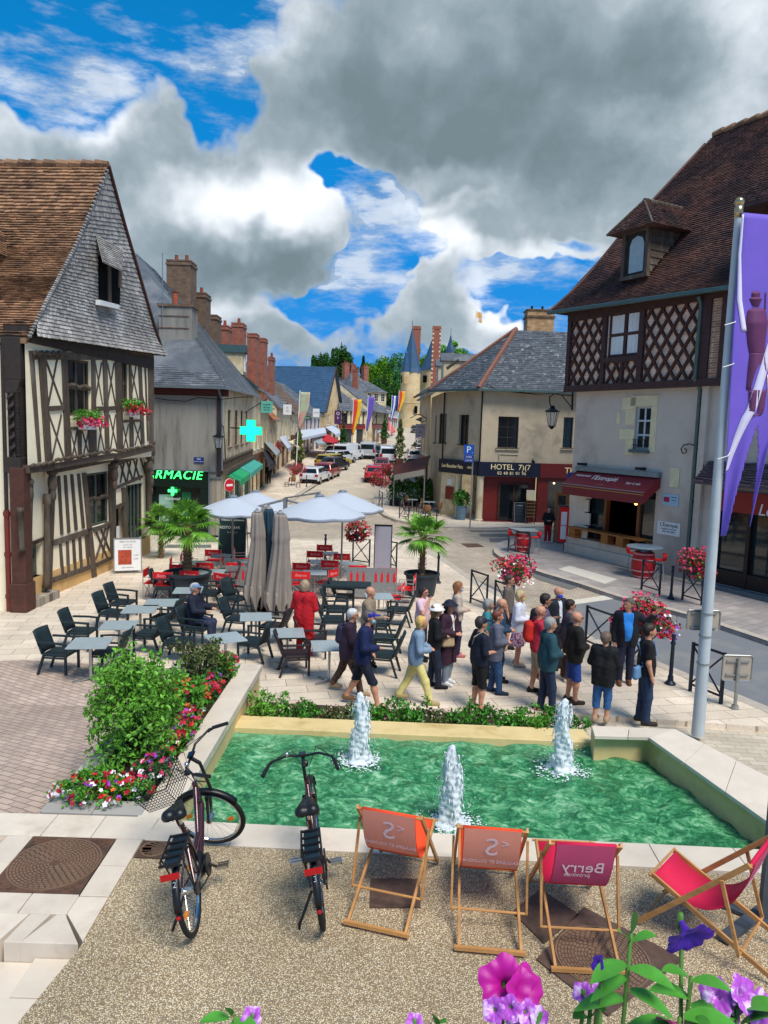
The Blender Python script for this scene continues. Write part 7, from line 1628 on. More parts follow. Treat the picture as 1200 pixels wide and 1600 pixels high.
q=G(597,902);root=thing('panel_sign','tall pale lilac panel standing by the flower basket railing','panel',q);MB().bx(q.x-.27,q.x+.27,q.y-.02,q.y+.02,.05,1.75).build('panel',mat('lilac_panel','#9d99a6',var=.04),root);t=MB();t.bx(q.x-.3,q.x-.271,q.y-.03,q.y+.03,0,1.8);t.bx(q.x+.271,q.x+.3,q.y-.03,q.y+.03,0,1.8);t.bx(q.x-.3,q.x+.3,q.y-.03,q.y+.03,1.751,1.8);t.build('frame',m_iron,root)
q=G(883,862,.03);q.y+=.2;root=thing('menu_case','red framed glazed menu case standing at the corner of the brick house','menu case',q);MB().bx(q.x-.32,q.x+.28,q.y-.06,q.y+.25,.35,1.98).build('cabinet',mat('anthracite_paint','#2a2e33',rough=.5),root);t=MB();t.bx(q.x-.3,q.x+.1,q.y-.08,q.y-.061,.42,1.92);t.build('red_frame',m_redc,root);t=MB();t.bx(q.x-.22,q.x+.02,q.y-.09,q.y-.081,.55,1.12);t.bx(q.x-.22,q.x+.02,q.y-.09,q.y-.081,1.15,1.72);t.build('menu_sheet',m_white,root);MB().bx(q.x-.02,q.x+.02,q.y+.05,q.y+.09,0,.35).build('stand',m_iron,root)
q=G(868,850);root=thing('open_shop_door','varnished wooden door standing open beside the brick house','door',q);t=MB();t.bx(q.x-.05,q.x+.55,q.y+.3,q.y+.36,.03,2.35);t.build('frame',m_wood,root);t=MB();t.bx(q.x+.08,q.x+.42,q.y+.285,q.y+.299,1.1,2.2);t.build('pane',m_glassb,root)
q=G(846,812,.03);root=thing('framed_board','blank white board on a stand by the tea shop','board',q);MB().bx(q.x-.38,q.x+.38,q.y-.02,q.y+.02,.95,1.75).build('board',m_white,root);t=MB();t.beam((q.x-.3,q.y,0),(q.x-.3,q.y,.95),.04);t.beam((q.x+.3,q.y,0),(q.x+.3,q.y,.95),.04);t.build('stand',m_oakdark,root)
def barrel(label,c,h,r,m):
 root=thing('barrel',label,'barrel',c,'wine barrels used as tables');MB().lathe([(r*.78,0),(r*.95,h*.3),(r,h*.5),(r*.95,h*.7),(r*.78,h)],c,28).build('staves',m,root,smooth=40);t=MB()
 for f,rr in((.06,.82),(.28,.955),(.72,.955),(.93,.83)):t.lathe([(r*rr,h*f-.02),(r*(rr+.025),h*f),(r*rr+.004,h*f+.03)],c,28,cap=False)
 t.build('hoops',mat('pink_hoop','#c98a88',rough=.5,var=.1),root,smooth=40);return root
q=G(1004,902,.03);barrel('red wine barrel table with a round blue grey top by the wall',q,.92,.42,mat('barrel_red','#a8141c',rough=.5,var=.12));root=thing('round_table_top','round blue grey table top resting on the wine barrel','table top',(q.x,q.y,.95));MB().lathe([(.14,.95),(.14,1.1),(.6,1.11),(.62,1.13),(.6,1.15),(.0,1.15)],(q.x,q.y,0),32,cap=False).build('top',mat('slate_blue_top','#7f93a0',rough=.35),root,smooth=30)
q2=G(816,862,.03);barrel('red barrel table at the nose of the right kerb',q2,.85,.36,mat('barrel_red',''));root=thing('square_table_top','pale square top on the far red barrel','table top',(q2.x,q2.y,.88));MB().bx(q2.x-.55,q2.x+.55,q2.y-.4,q2.y+.4,.95,.99).build('top',m_tbl,root)
for sx in(-.5,.5):MB().beam((q2.x+sx,q2.y+.3,0),(q2.x+sx,q2.y+.3,.95),.04).build('leg',m_steel,root)
r=thing('bar_stool','','stool',(0,0,0));t=MB();t.lathe([(.02,.68),(.19,.69),(.2,.72),(.02,.74)],(0,0,0),16);t.build('seat',m_redc,r,smooth=40)
def fn(u,v):a=math.pi*(.15+.7*u)+math.pi;return Vector((math.cos(a)*.21,math.sin(a)*.21,.74+.2*v))
MB().sheet(fn,8,2).build('backrest',m_redc,r,smooth=True,solid=.015)
for a in(.8,2.35,3.9,5.5):MB().tube([(math.cos(a)*.13,math.sin(a)*.13,.69),(math.cos(a)*.24,math.sin(a)*.24,0)],.013,6).build('leg',m_alu,r)
MB().tube([(math.cos(a)*.2,math.sin(a)*.2,.25)for a in[k*math.pi/8 for k in range(16)]],.01,5,closed=True).build('foot_ring',m_alu,r)
SR=Repeat(r)
for(px,py,hd,lb)in((986,893,-20,'red bar stool left of the wine barrel, nearly hidden'),(1029,906,160,'red bar stool right of the wine barrel'),(800,862,0,'red bar stool left of the far barrel'),(836,866,180,'red bar stool right of the far barrel')):SR.put(G(px,py,.03),R2(hd-90),lb,'red bar stools')
# ---- hotel terrace: bistro chairs, tables, plants, brown awning
m_rattan=mat('rattan','#8a5f3a',rough=.6,var=.3,vs=40)
r=thing('bistro_chair','','chair',(0,0,0));MB().lathe([(.2,.43),(.21,.45),(.02,.47)],(0,0,0),14).build('seat',m_rattan,r)
def fn(u,v):return Vector((-.2+.4*u,-.18-.06*math.sin(math.pi*u)-.05*v,.48+(.4*v)*(.75+.25*math.sin(math.pi*u))))
MB().sheet(fn,8,4).build('backrest',m_rattan,r,smooth=True,solid=.02)
for a in(.8,2.35,3.9,5.5):MB().tube([(math.cos(a)*.17,math.sin(a)*.17,.44),(math.cos(a)*.22,math.sin(a)*.22,0)],.013,5).build('leg',m_iron,r)
BR=Repeat(r)
for px,py,hd,lb in((636,804,0,'rattan chair at the left end of the hotel terrace'),(650,806,170,'rattan chair left of the hotel terrace tables'),(664,800,20,'rattan chair behind the hotel terrace table'),(683,806,150,'rattan chair with its back to the square on the hotel terrace'),(692,800,180,'rattan chair near the pillar'),(640,795,30,'rattan chair far back on the hotel terrace'),(700,794,200,'rattan chair in the hotel porch'),(668,812,80,'rattan chair beside the hotel railing')):
 BR.put(G(px,py,.03),R2(hd-90),lb,'rattan chairs of the hotel')
for px,py,s in((644,799,.9),(670,803,1),(692,794,.9)):TR.put(G(px,py,.03),0,{644:'far table of the hotel terrace',670:'dark table in the middle of the hotel terrace',692:'table in the hotel porch'}[px],'grey cafe tables',(s,s,1))
for px,py,hd,lb in((404,752,0,'metal street chair left of the far cafe table'),(440,762,200,'metal street chair by the left kerb'),(450,760,100,'metal street chair under the red basket'),(458,763,180,'metal street chair right of the basket')):BR.put(Gt(px+8,py,0),R2(hd-90),lb,'metal chairs of the far cafe')
q=G(828,818,.03);root=thing('stacked_chairs','stack of pale rattan chairs beside the tea shop window','chair stack',q)
for k in range(6):z=.12+k*.18;t=MB();t.bx(q.x-.24,q.x+.24,q.y-.22,q.y+.22,z+.3,z+.35);t.bx(q.x-.24,q.x+.24,q.y+.16,q.y+.2,z+.35,z+.5+(.35 if k==5 else 0));t.build('stacked_chair',m_rattan if k<5 else m_creamw,root)
for sx in(-.2,.2):MB().beam((q.x+sx,q.y-.2,0.03),(q.x+sx*.9,q.y-.2,1.3),.03).build('leg',m_iron,root)
shrub('potted_plant','leafy plant in a blue grey pot before the hotel pillar',tuple(G(720,810,.03)+Vector((0,0,.75))),(.62,.55,.85),900,.17,m_bed,81,cat='plant',group='plants of the hotel terrace',stems=10)
q=G(720,812,.03);MB().lathe([(.24,0),(.34,.75),(.37,.76),(.33,.72)],q,16).build('plant_pot',mat('blue_pot','#5d7789',rough=.5),smooth=40);tag(bpy.data.objects['plant_pot'],'tall blue grey pot before the hotel pillar','pot')
for i,(px,py,rr,hh,lb)in enumerate(((617,790,.6,1.5,'tall leafy plant in a dark pot at the left of the hotel terrace'),(640,790,.8,1.3,'dense green hedge plant of the hotel terrace'),(658,787,.75,1.4,'olive bush in the hotel terrace hedge'),(676,790,.7,1.1,'green bush below the brown awning'))):
 c=G(px,py,.03)+Vector((0,0,.35));shrub('terrace_plant',lb,tuple(c),(rr,rr*.8,hh),1100,.17,(m_leafd,m_bed,m_oliv,m_bed)[i],82+i,cat='plant',group='plants of the hotel terrace',stems=12)
 t=MB();t.bx(c.x-rr*.6,c.x+rr*.6,c.y-.3,c.y+.3,.03,.42);o=t.build('plant_trough',m_iron,bevel=.02);tag(o,'dark trough holding the '+lb.split(' of')[0].split(' in a')[0],'trough')
a,b,c,d=at(615,727,50),at(673,711,47.5),at(664,733,44.5),at(616,742,47.5)
t=MB();t.prism([a,b,c,d],(0,0,-.06));root=thing('terrace_awning','brown sloping awning over the hotel terrace on the street side','awning',c-Vector((0,0,c.z)));t.build('canvas',mat('brown_canvas','#6b3326',rough=.8,var=.15),root);t=MB();t.prism([d,c,c-Vector((0,0,.35)),d-Vector((0,0,.35))],(0,-.02,0));t.build('valance',mat('cream_canvas','#c9bfae',var=.1),root)
[MB().tube([p,Vector((p.x,p.y,.03))],.04,6).build('awning_post',m_steel,root)for p in(c,d,a)]
def awn(label,q,drop,m):P=[at(*p)for p in q];root=thing('shop_awning',label,'awning',(P[2]+P[3])/2,'awnings of the street');MB().prism(P,(0,0,-.06)).build('canvas',m,root);MB().prism([P[3],P[2],P[2]-Vector((0,0,drop)),P[3]-Vector((0,0,drop))],(0,-.03,0)).build('valance',m,root);t=MB();t.tube([P[3],P[0]-Vector((0,0,.5))],.02,5);t.build('awning_arm',m_alu,root)
m_cr=mat('red_awning','#b51f28',var=.08);m_cb=mat('black_awning','#26262e',var=.1)
awn('black awning over the first shop after the pharmacy',[(411,706,56),(418,702,62),(431,722,60),(420,728,54)],.35,m_cb);awn('long grey awning further along the left pavement',[(413,690,60),(420,686,68),(438,705,66),(432,712,58)],.25,m_tbl)
awn('white awning high over the pavement in front of the slim tree',[(436,683,68),(446,680,74),(456,697,70),(450,701,64)],.3,m_pwhite);awn('red awning between the grey and the white ones',[(425,697,66),(432,694,70),(440,704,68),(436,708,64)],.2,m_cr)
awn('big red parasol-like awning of the far cafe',[(475,682,92),(500,672,98),(530,688,96),(520,692,88)],.5,m_cr);awn('pale grey awning below the big red one',[(488,686,90),(506,680,94),(524,692,92),(496,693,86)],.2,m_tbl)
awn('white awning near the purple sign',[(508,667,100),(524,664,106),(532,676,102),(524,679,98)],.4,m_pwhite);awn('small striped white awning at the bend',[(580,665,122),(591,664,126),(595,670,122),(590,674,118)],.4,m_pwhite);awn('faded red awning at the far end of the left row',[(601,658,136),(606,655,146),(618,672,142),(610,676,134)],.4,mat('faded_red','#d0615a',var=.1))
awn('cream awning under the slim tree',[(450,690,76),(462,686,80),(474,694,78),(466,699,72)],.3,m_creamw);awn('long white flat awning of the flower terrace',[(470,672,88),(508,668,94),(510,676,92),(472,684,84)],.3,m_pwhite)
# ------------------------------------------------------------------ vehicles
def car(label,p,hd,col,kind='hatch',group='cars parked along the street'):
 pr={'hatch':(4.0,1.74,1.46),'estate':(4.5,1.8,1.5),'van':(4.9,1.95,2.0)}[kind];L,Wd,H=pr
 root=thing('parked_van' if kind=='van' else 'parked_car',label,'van' if kind=='van' else 'car',(0,0,0),group)
 m=mat('paint_'+col[1:],col,rough=.25,var=.03,coat=.8)
 h=L/2
 if kind=='hatch':body=[(-h,.3),(-h,.62),(-h+.06,.88),(-h+.3,.95),(h-1.15,.96),(h-.25,.78),(h,.6),(h,.3)];cab=[(-h+.12,.9),(-h+.45,H-.08),(-h+.7,H),(h-2.1,H),(h-1.6,H-.08),(h-1.0,.92)]
 elif kind=='estate':body=[(-h,.32),(-h,.7),(-h+.05,.95),(h-1.3,.98),(h-.3,.82),(h,.62),(h,.32)];cab=[(-h+.06,.93),(-h+.3,H-.06),(-h+.5,H),(h-2.2,H),(h-1.8,H-.06),(h-1.15,.94)]
 else:body=[(-h,.35),(-h,1.1),(-h+.02,1.15),(h-1.0,1.15),(h-.2,.95),(h,.7),(h,.35)];cab=[(-h+.02,1.1),(-h+.08,H-.1),(-h+.25,H),(h-1.9,H),(h-1.6,H-.1),(h-.85,1.12)]
 def ext(mb,prof,w0,w1,inset=.0):
  k=len(prof);zs=[z for _,z in prof];zl,zh=min(zs),max(zs);vs=[]
  for sx in(-1,1):
   for y,z in prof:f=(z-zl)/(zh-zl+1e-6);vs.append((sx*(w0+(w1-w0)*f),y,z))
  mb.add(vs,[tuple(range(k)),tuple(range(2*k-1,k-1,-1))]+[(i,k+i,k+(i+1)%k,(i+1)%k)for i in range(k)])
 t=MB();ext(t,body,Wd/2,Wd/2-.03);ext(t,cab,Wd/2-.05,Wd/2-.24 if kind!='van' else Wd/2-.12);b=t.build('body',m,root,bevel=.05)
 t=MB();zw0,zw1=(1.0,H-.12)if kind!='van' else(1.22,H-.22)
 ry0,ry1=cab[0][0]-.005,cab[1][0]-.005;f=lambda z:ry0+(ry1-ry0)*(z-cab[0][1])/(cab[1][1]-cab[0][1]);wt=lambda z:(Wd/2-.05)+((Wd/2-.24 if kind!='van' else Wd/2-.12)-(Wd/2-.05))*(z-cab[0][1])/(H-cab[0][1])
 t.add([(-wt(zw0)+.12,f(zw0)-.012,zw0),(wt(zw0)-.12,f(zw0)-.012,zw0),(wt(zw1)-.12,f(zw1)-.012,zw1),(-wt(zw1)+.12,f(zw1)-.012,zw1)],[(0,1,2,3)]);t.build('rear_window',m_glass,root,solid=.01)
 t=MB();g0,g1=cab[-1][0]+.01,cab[-2][0]+.01;f2=lambda z:g0+(g1-g0)*(z-cab[-1][1])/(cab[-2][1]-cab[-1][1])
 t.add([(-wt(zw0)+.1,f2(zw0)+.01,zw0),(wt(zw0)-.1,f2(zw0)+.01,zw0),(wt(zw1)-.1,f2(zw1)+.01,zw1),(-wt(zw1)+.1,f2(zw1)+.01,zw1)],[(0,1,2,3)]);t.build('windscreen',m_glass,root,solid=.01)
 for sx in(-1,1):
  t=MB();ys=[f(zw0)+.3,(f(zw0)+f2(zw0))/2-.04,(f(zw0)+f2(zw0))/2+.04,f2(zw0)-.2]if kind!='van' else[f2(zw0)-1.0,f2(zw0)-.55,f2(zw0)-.5,f2(zw0)-.2]
  for a,c in((ys[0],ys[1]),(ys[2],ys[3])):k0=.25 if a==ys[0]else 0;k1=.35 if c==ys[3]else 0;t.add([(sx*(wt(zw0)+.012),a,zw0),(sx*(wt(zw0)+.012),c,zw0),(sx*(wt(zw1)+.012),c-k1,zw1),(sx*(wt(zw1)+.012),a+k0*.8,zw1)],[(0,1,2,3)])
  t.build('side_window',m_glass,root,solid=.01)
  for y in(-h+.75,h-.8):
   w=MB();Rr=Matrix.Translation((sx*(Wd/2-.1),y,.32))@Matrix.Rotation(math.pi/2,4,'Y');w.lathe([(.2,-.1),(.31,-.1),(.32,0),(.31,.1),(.2,.1)],(0,0,0),18);w.xf(Rr);wh=w.build('wheel',mat('tyre','#15161a',rough=.8),root,smooth=40)
   w=MB();w.lathe([(.02,-.105),(.2,-.105),(.2,.105),(.02,.105)],(0,0,0),12);w.xf(Rr);w.build('rim',m_alu,wh)
  t=MB();t.bx(min(sx*(Wd/2-.32),sx*(Wd/2-.04)),max(sx*(Wd/2-.32),sx*(Wd/2-.04)),-h-.02,-h+.05,.72 if kind!='van' else.8,.9 if kind!='van' else 1.2);t.build('tail_light',mat('tail_light','#a01018',rough=.2,var=0),root)
  t=MB();t.bx(min(sx*(Wd/2-.35),sx*(Wd/2-.06)),max(sx*(Wd/2-.35),sx*(Wd/2-.06)),h-.12,h+.01,.56,.7);t.build('headlight',mat('lamp_clear','#d5dadd',rough=.1,var=0),root)
  t=MB();t.bx(min(sx*(Wd/2-.06),sx*(Wd/2+.12)),max(sx*(Wd/2-.06),sx*(Wd/2+.12)),h-1.5,h-1.35,.95,1.08);t.build('mirror',m_iron,root)
 t=MB();t.bx(-Wd/2+.08,Wd/2-.08,-h-.03,-h+.1,.28,.46);t.bx(-Wd/2+.08,Wd/2-.08,h-.1,h+.03,.26,.44);t.build('bumper',m_iron,root)
 t=MB();t.bx(-.26,.26,-h-.04,-h-.031+.0,.5,.61);t.build('number_plate',m_white,root)
 place(root,p,R2(hd-90));root.rotation_euler=(math.atan(.05)if p[1]>62 else 0,0,R2(hd-90))
for px,py,hd,col,kd,lb in((490,756,78,'#c9ccd2','hatch','white hatchback, nearest parked car on the left, seen from behind'),(509,748,80,'#8c1826','hatch','dark red hatchback parked just beyond the white one'),(521,737,70,'#1c2230','hatch','black hatchback half hidden behind the dark red one'),(519,732,60,'#a8963a','estate','yellowish estate car parked at an angle'),(531,725,60,'#b8bcc2','estate','silver estate behind the yellowish car'),(544,720,68,'#cfd2d6','van','white panel van parked on the left'),(575,716,88,'#aab0b6','van','silver grey van driving away in the middle of the street'),(587,714,88,'#30363c','estate','dark car just beyond the silver van'),(583,753,92,'#b8141c','hatch','bright red hatchback, nearest car on the right side'),(596,738,92,'#7c1820','hatch','dark red car ahead of the bright red one'),(605,724,92,'#d5d8dc','van','white van coming after the two red cars'),(646,722,94,'#c2c6ca','estate','pale estate car by the hotel side'),(656,709,96,'#161b2c','estate','black car beyond the brown awning'),(660,692,96,'#8a9096','hatch','grey hatchback further up the street on the right'),(650,676,92,'#20302e','estate','dark green car parked before the castle'),(527,716,64,'#2a3c3a','hatch','dark green car between the silver estate and the white van')):
 car(lb,Gt(px,py,0)+Vector((0,1.8,.02)),hd,col,kd)
# ------------------------------------------------------------------ people: distance-field bodies meshed as one skin
def surfnet(Fv,org,h):
 S=Fv<0;nx,ny,nz=Fv.shape;acc=np.zeros((nx-1,ny-1,nz-1,3),np.float32);cnt=np.zeros((nx-1,ny-1,nz-1),np.float32)
 sl=lambda d,n,o:slice(o,n-1+o)
 for ax in range(3):
  oth=[a for a in range(3)if a!=ax]
  for p in(0,1):
   for q in(0,1):
    o=[0,0,0];o[oth[0]]=p;o[oth[1]]=q;o2=list(o);o2[ax]=1
    A=Fv[o[0]:o[0]+nx-1,o[1]:o[1]+ny-1,o[2]:o[2]+nz-1];B=Fv[o2[0]:o2[0]+nx-1,o2[1]:o2[1]+ny-1,o2[2]:o2[2]+nz-1]
    m=(A<0)!=(B<0);t=np.where(m,A/(A-B+1e-12),0);cnt+=m
    for k in range(3):acc[...,k]+=np.where(m,(t if k==ax else o[k]),0)
 act=cnt>0;idx=-np.ones(act.shape,np.int64);n=int(act.sum());idx[act]=np.arange(n)
 ii=np.argwhere(act);V=(acc[act]/cnt[act][:,None]+ii)*h+np.array(org);Q=[]
 for ax in range(3):
  a,b=[k for k in range(3)if k!=ax];sh=[nx,ny,nz];s0=[slice(1,None)]*3;s0[ax]=slice(0,sh[ax]-1);s0[a]=slice(1,sh[a]-1);s0[b]=slice(1,sh[b]-1);s1=list(s0);s1[ax]=slice(1,sh[ax])
  m=S[tuple(s0)]!=S[tuple(s1)];pos=np.argwhere(m);
  if len(pos)==0:continue
  base=pos.copy();base[:,a]+=1;base[:,b]+=1;ins=S[tuple(s0)][m]
  def cell(da,db):c=base.copy();c[:,a]-=da;c[:,b]-=db;return idx[c[:,0],c[:,1],c[:,2]]
  q=np.stack([cell(1,1),cell(0,1),cell(0,0),cell(1,0)],1)
  fl=ins if ax!=1 else~ins;q[~fl]=q[~fl][:,::-1];Q.append(q)
 return V,np.concatenate(Q)
def sdf_mesh(prims,h,cut=None,fold=0.,seed=0,slit=0):
 P=np.array([list(p[0])for p in prims]+[list(p[1])for p in prims]);R=max(max(p[2],p[3])for p in prims)+.05
 lo=P.min(0)-R;hi=P.max(0)+R;dims=np.ceil((hi-lo)/h).astype(int)+2;F_=np.full(dims,.08,np.float32)
 ax=[lo[k]+np.arange(dims[k])*h for k in range(3)]
 for a,b,ra,rb,k in prims:
  a=np.array(a,float);b=np.array(b,float);r=max(ra,rb)+.09;l=np.maximum(((np.minimum(a,b)-r-lo)/h).astype(int),0);u=np.minimum(((np.maximum(a,b)+r-lo)/h).astype(int)+1,dims)
  X,Y,Z=np.meshgrid(ax[0][l[0]:u[0]],ax[1][l[1]:u[1]],ax[2][l[2]:u[2]],indexing='ij');d=b-a;L2=d.dot(d)+1e-9
  t=np.clip(((X-a[0])*d[0]+(Y-a[1])*d[1]+(Z-a[2])*d[2])/L2,0,1);D=np.sqrt((X-a[0]-t*d[0])**2+(Y-a[1]-t*d[1])**2+(Z-a[2]-t*d[2])**2)-(ra+(rb-ra)*t)
  s=F_[l[0]:u[0],l[1]:u[1],l[2]:u[2]];hh=np.clip(.5+.5*(s-D)/k,0,1);F_[l[0]:u[0],l[1]:u[1],l[2]:u[2]]=s*(1-hh)+D*hh-k*hh*(1-hh)
 if fold or cut or slit:
  X,Y,Z=np.meshgrid(*ax,indexing='ij')
  if fold:F_+=fold*(np.sin(Z*23+X*25+seed+2.5*np.sin(X*11+Y*9+Z*3))*.5+np.sin(X*47-Z*11+Y*23+seed*2)*.6+.6*np.sin(Y*37+Z*9+seed+np.sin(X*15))+.3*np.sin(Z*61+X*33*np.sin(Y*11+seed)))
  if slit:F_=np.maximum(F_,np.minimum(slit*(.55+.45*np.clip((Z-.9)/.5,0,1))-np.abs(X),Y-.03))
  if cut:
   for nx_,ny_,nz_,o in cut:F_=np.maximum(F_,nx_*X+ny_*Y+nz_*Z-o)
 return surfnet(F_,lo,h)
def smesh(name,vq,m,parent):
 V,Q=vq;me=bpy.data.meshes.new(name);n=len(V);me.vertices.add(n);me.vertices.foreach_set('co',V.astype(np.float32).ravel())
 me.loops.add(len(Q)*4);me.loops.foreach_set('vertex_index',Q.astype(np.int32).ravel());me.polygons.add(len(Q));me.polygons.foreach_set('loop_start',np.arange(len(Q),dtype=np.int32)*4);me.polygons.foreach_set('loop_total',np.full(len(Q),4,np.int32));me.polygons.foreach_set('use_smooth',[True]*len(Q));me.update(calc_edges=True)
 me.materials.append(m);o=bpy.data.objects.new(name,me);COL.objects.link(o);o.parent=parent;WPOS[o.name]=Vector((0,0,0));return o
ARM={'down':((.05,-.02,-.28),(.05,.05,-.52)),'front':((.07,.02,-.27),(-.10,.21,-.30)),'chin':((.05,.13,-.24),(-.12,.18,.02)),'hip':((.17,-.06,-.23),(.03,.05,-.40)),'point':((.16,.12,-.10),(.30,.22,.12)),'pocket':((.09,-.06,-.26),(.04,.08,-.47)),'strap':((.08,.0,-.27),(-.02,.22,-.18)),'fwd':((.04,.08,-.27),(.02,.26,-.42)),'back':((.05,-.13,-.25),(.06,-.15,-.50)),'table':((.06,.12,-.26),(.0,.34,-.26))}
m_skin=mat('skin','#c78e70',rough=.55,var=.06,vs=8);m_hairs={}
def hc(c):return mat('hair_'+c[1:],c,rough=.6,var=.25,vs=40)
def cl(c,**k):return mat('cloth_'+c[1:]+('p' if k else ''),c,rough=.8,var=.08,vs=6,**k)
def person(label,px,py,hd,H=1.7,legs='stand',arms=('down','down'),top=('#222','jacket'),bot=('#222','trousers'),shoes='#222222',hair=('#3a2a20','short'),ex=(),belly=1.0,head=0,z=0.,seat=0,grp='tour group listening by the pool'):
 s=H/1.72;g_=G(px,py,z)if px<2000 else Vector(py);root=thing('person',label,'person',(0,0,0),grp);v=lambda*a:Vector(a);sd_=int(px)
 hipz=.90 if legs!='sit' else.56;st={'stand':((.03,0),(-.04,0)),'walk':((.30,0),(-.30,.06)),'sit':((.45,0),(.40,0)),'shift':((.10,0),(-.06,0))}[legs]
 P={};J=[]
 for i,sx in enumerate((1,-1)):
  hp=v(.085*sx,0,hipz);fy,fz=st[i];ank=v(.10*sx,fy,.085+fz)
  kn=v(.095*sx,.42,.50)if legs=='sit' else v(.095*sx,fy*.5+(.05 if fy>.1 else.03),.49-.02*(fy!=.03));J.append((hp,kn,ank))
 lean=.05 if legs=='walk' else 0;zb=hipz-.90;C=v(0,lean*.6,1.28+zb);sh=1.415+zb;k=.03
 torso=[(v(.07*a,0,.94+zb),v(.07*a,-.005,1.10+zb),.112,.105*belly,.05)for a in(1,-1)]+[(v(.07*a,.01,1.10+zb),v(.085*a,lean*.6,1.30+zb),.108*belly,.102,.05)for a in(1,-1)]+[(v(-.13,lean,1.385+zb),v(.13,lean,1.385+zb),.07,.07,.06)]
 if belly>1.05:torso.append((v(0,.07,1.04+zb),v(0,.07,1.12+zb),.11*belly,.11*belly,.06))
 legsP=[];feet=[]
 for hp,kn,an in J:
  legsP+=[(hp,kn,.088,.06,k),(kn,kn.lerp(an,.35),.056,.056,k),(kn.lerp(an,.3),an,.056,.038,k)];feet+=[(an,an+v(0,.05,-.035),.04,.042,k),(an+v(0,-.03,-.045),an+v(0,.15,-.055),.036,.03,k)]
 ua,fa,hands=[],[],[]
 for i,sx in enumerate((1,-1)):
  S_=v(.185*sx,lean,sh-.02);e,w=ARM[arms[i]];E_=S_+v(e[0]*sx,e[1],e[2]);W_=S_+v(w[0]*sx,w[1],w[2]);ua.append((S_,E_,.052,.042,k));fa.append((E_,W_,.041,.027,k))
  d=(W_-E_).normalized();sd=v(-sx,0,0)-d*d.dot(v(-sx,0,0));sd=sd.normalized()if sd.length>.1 else v(0,1,0);nn=d.cross(sd).normalized();palm=W_+d*.075
  hands+=[(W_+d*.01,palm+sd*.018,.026,.022,.02),(W_+d*.02,palm-sd*.018,.024,.02,.02)]
  for f in range(4):b=palm+sd*(.03-.02*f);ln=(.062,.072,.067,.052)[f];m1=b+d*ln*.5;hands+=[(b-d*.015,m1,.0095,.009,.006),(m1,m1+(d*.8-nn*.5*(1 if sx>0 else-1)+sd*.0)*ln*.5,.009,.0075,.006)]
  tb=W_+d*.025+sd*.028;hands+=[(tb,tb+d*.03+sd*.025,.012,.010,.01),(tb+d*.03+sd*.025,tb+d*.06+sd*.03,.010,.008,.006)]
 hz=1.60+zb;hy=lean+.02+(.03 if legs=='walk' else 0);Hc=v(0,hy,hz);Rh=Matrix.Rotation(R2(head),3,'Z');hh=lambda x,y,z_:Hc+Rh@v(x,y,z_)
 headP=[(v(0,lean,1.40+zb),v(0,hy-.01,1.53+zb),.055,.05,.03),(hh(0,-.015,.035),hh(0,.01,.03),.088,.086,.02),(hh(0,.035,-.035),hh(0,.045,-.075),.062,.038,.03),(hh(0,.095,.005),hh(0,.112,-.022),.009,.014,.012),(hh(-.03,.082,.035),hh(.03,.082,.035),.014,.014,.01),(hh(.083,-.005,.015),hh(.087,-.012,-.02),.014,.011,.006),(hh(-.083,-.005,.015),hh(-.087,-.012,-.02),.014,.011,.006),(hh(-.02,.088,-.048),hh(.02,.088,-.048),.011,.011,.008)]
 allp=torso+legsP+feet+ua+fa+hands+headP;smesh('body',sdf_mesh(allp,.0105),m_skin,root)
 infl=lambda L,d,d2=None:[(a,b,r1+d,r2+(d if d2 is None else d2),kk)for a,b,r1,r2,kk in L]
 tc,ty=top[0],top[1];hem={'jacket':.80,'shirt':.86,'tee':.86,'coat':.45,'long':.72,'cardigan':.78}[ty]+zb
 d={'jacket':.03,'shirt':.014,'tee':.014,'coat':.035,'long':.028,'cardigan':.022}[ty]
 tp_=infl(torso,d)+infl([(v(.075*a,0,.84+zb),v(.075*a,0,1.0+zb),.108,.112,.05)for a in(1,-1)],d)
 if ty=='coat':tp_+=[(v(.09*a,0,.42+zb),v(.075*a,0,.95+zb),.15,.13,.06)for a in(1,-1)]
 if ty=='long':tp_+=[(v(.08*a,-.01,.70+zb),v(.075*a,0,.95+zb),.135,.12,.05)for a in(1,-1)]
 tp_+=infl(ua,d)if ty!='tee' else infl([(a,a.lerp(b,.62),r1,r1-.004,kk)for a,b,r1,r2,kk in ua],.02)
 if ty not in('tee',)and not(len(top)>2 and top[2]=='short'):tp_+=infl([(a,a.lerp(b,.93),r1,r2+.006,kk)for a,b,r1,r2,kk in fa],d*.9)
 cuts=[(0,0,-1,-hem),(0,0,1,1.475+zb)]
 smesh({'jacket':'jacket','shirt':'shirt','tee':'t_shirt','coat':'coat','long':'jumper','cardigan':'cardigan'}[ty],sdf_mesh(tp_,.0125,cuts,.0042,sd_,next((e[2]if len(e)>2 else.05 for e in ex if e[0]=='inner'),0)),cl(tc),root)
 bt=bot[1];bl=J
 if bt=='skirt':bp=[(v(.10*a,0,.47),v(.075*a,0,.92),.17,.12,.05)for a in(1,-1)];cu=[(0,0,-1,-.50)];ff=.007
 else:
  low={'trousers':.06,'shorts':.45,'capri':.26,'jeans':.06}[bt];bp=[(v(.06*a,0,.90+zb),v(.06*a,0,.98+zb),.125,.12,.04)for a in(1,-1)]
  for hp,kn,an in bl:
   bp.append((hp,kn,.105,.078,.03));low_=low
   if bt!='shorts':bp.append((kn,an+v(0,0,.0),.077,.062,.03))
   else:bp.append((kn,kn.lerp(an,.15),.08,.082,.03))
  cu=[(0,0,-1,-low)]if legs!='sit' else[];ff=.004
 pk={}
 if len(bot)>2:pk=dict(col2=bot[2],c2s=22 if bt=='skirt' else 16,c2a=.49,c2b=.53)
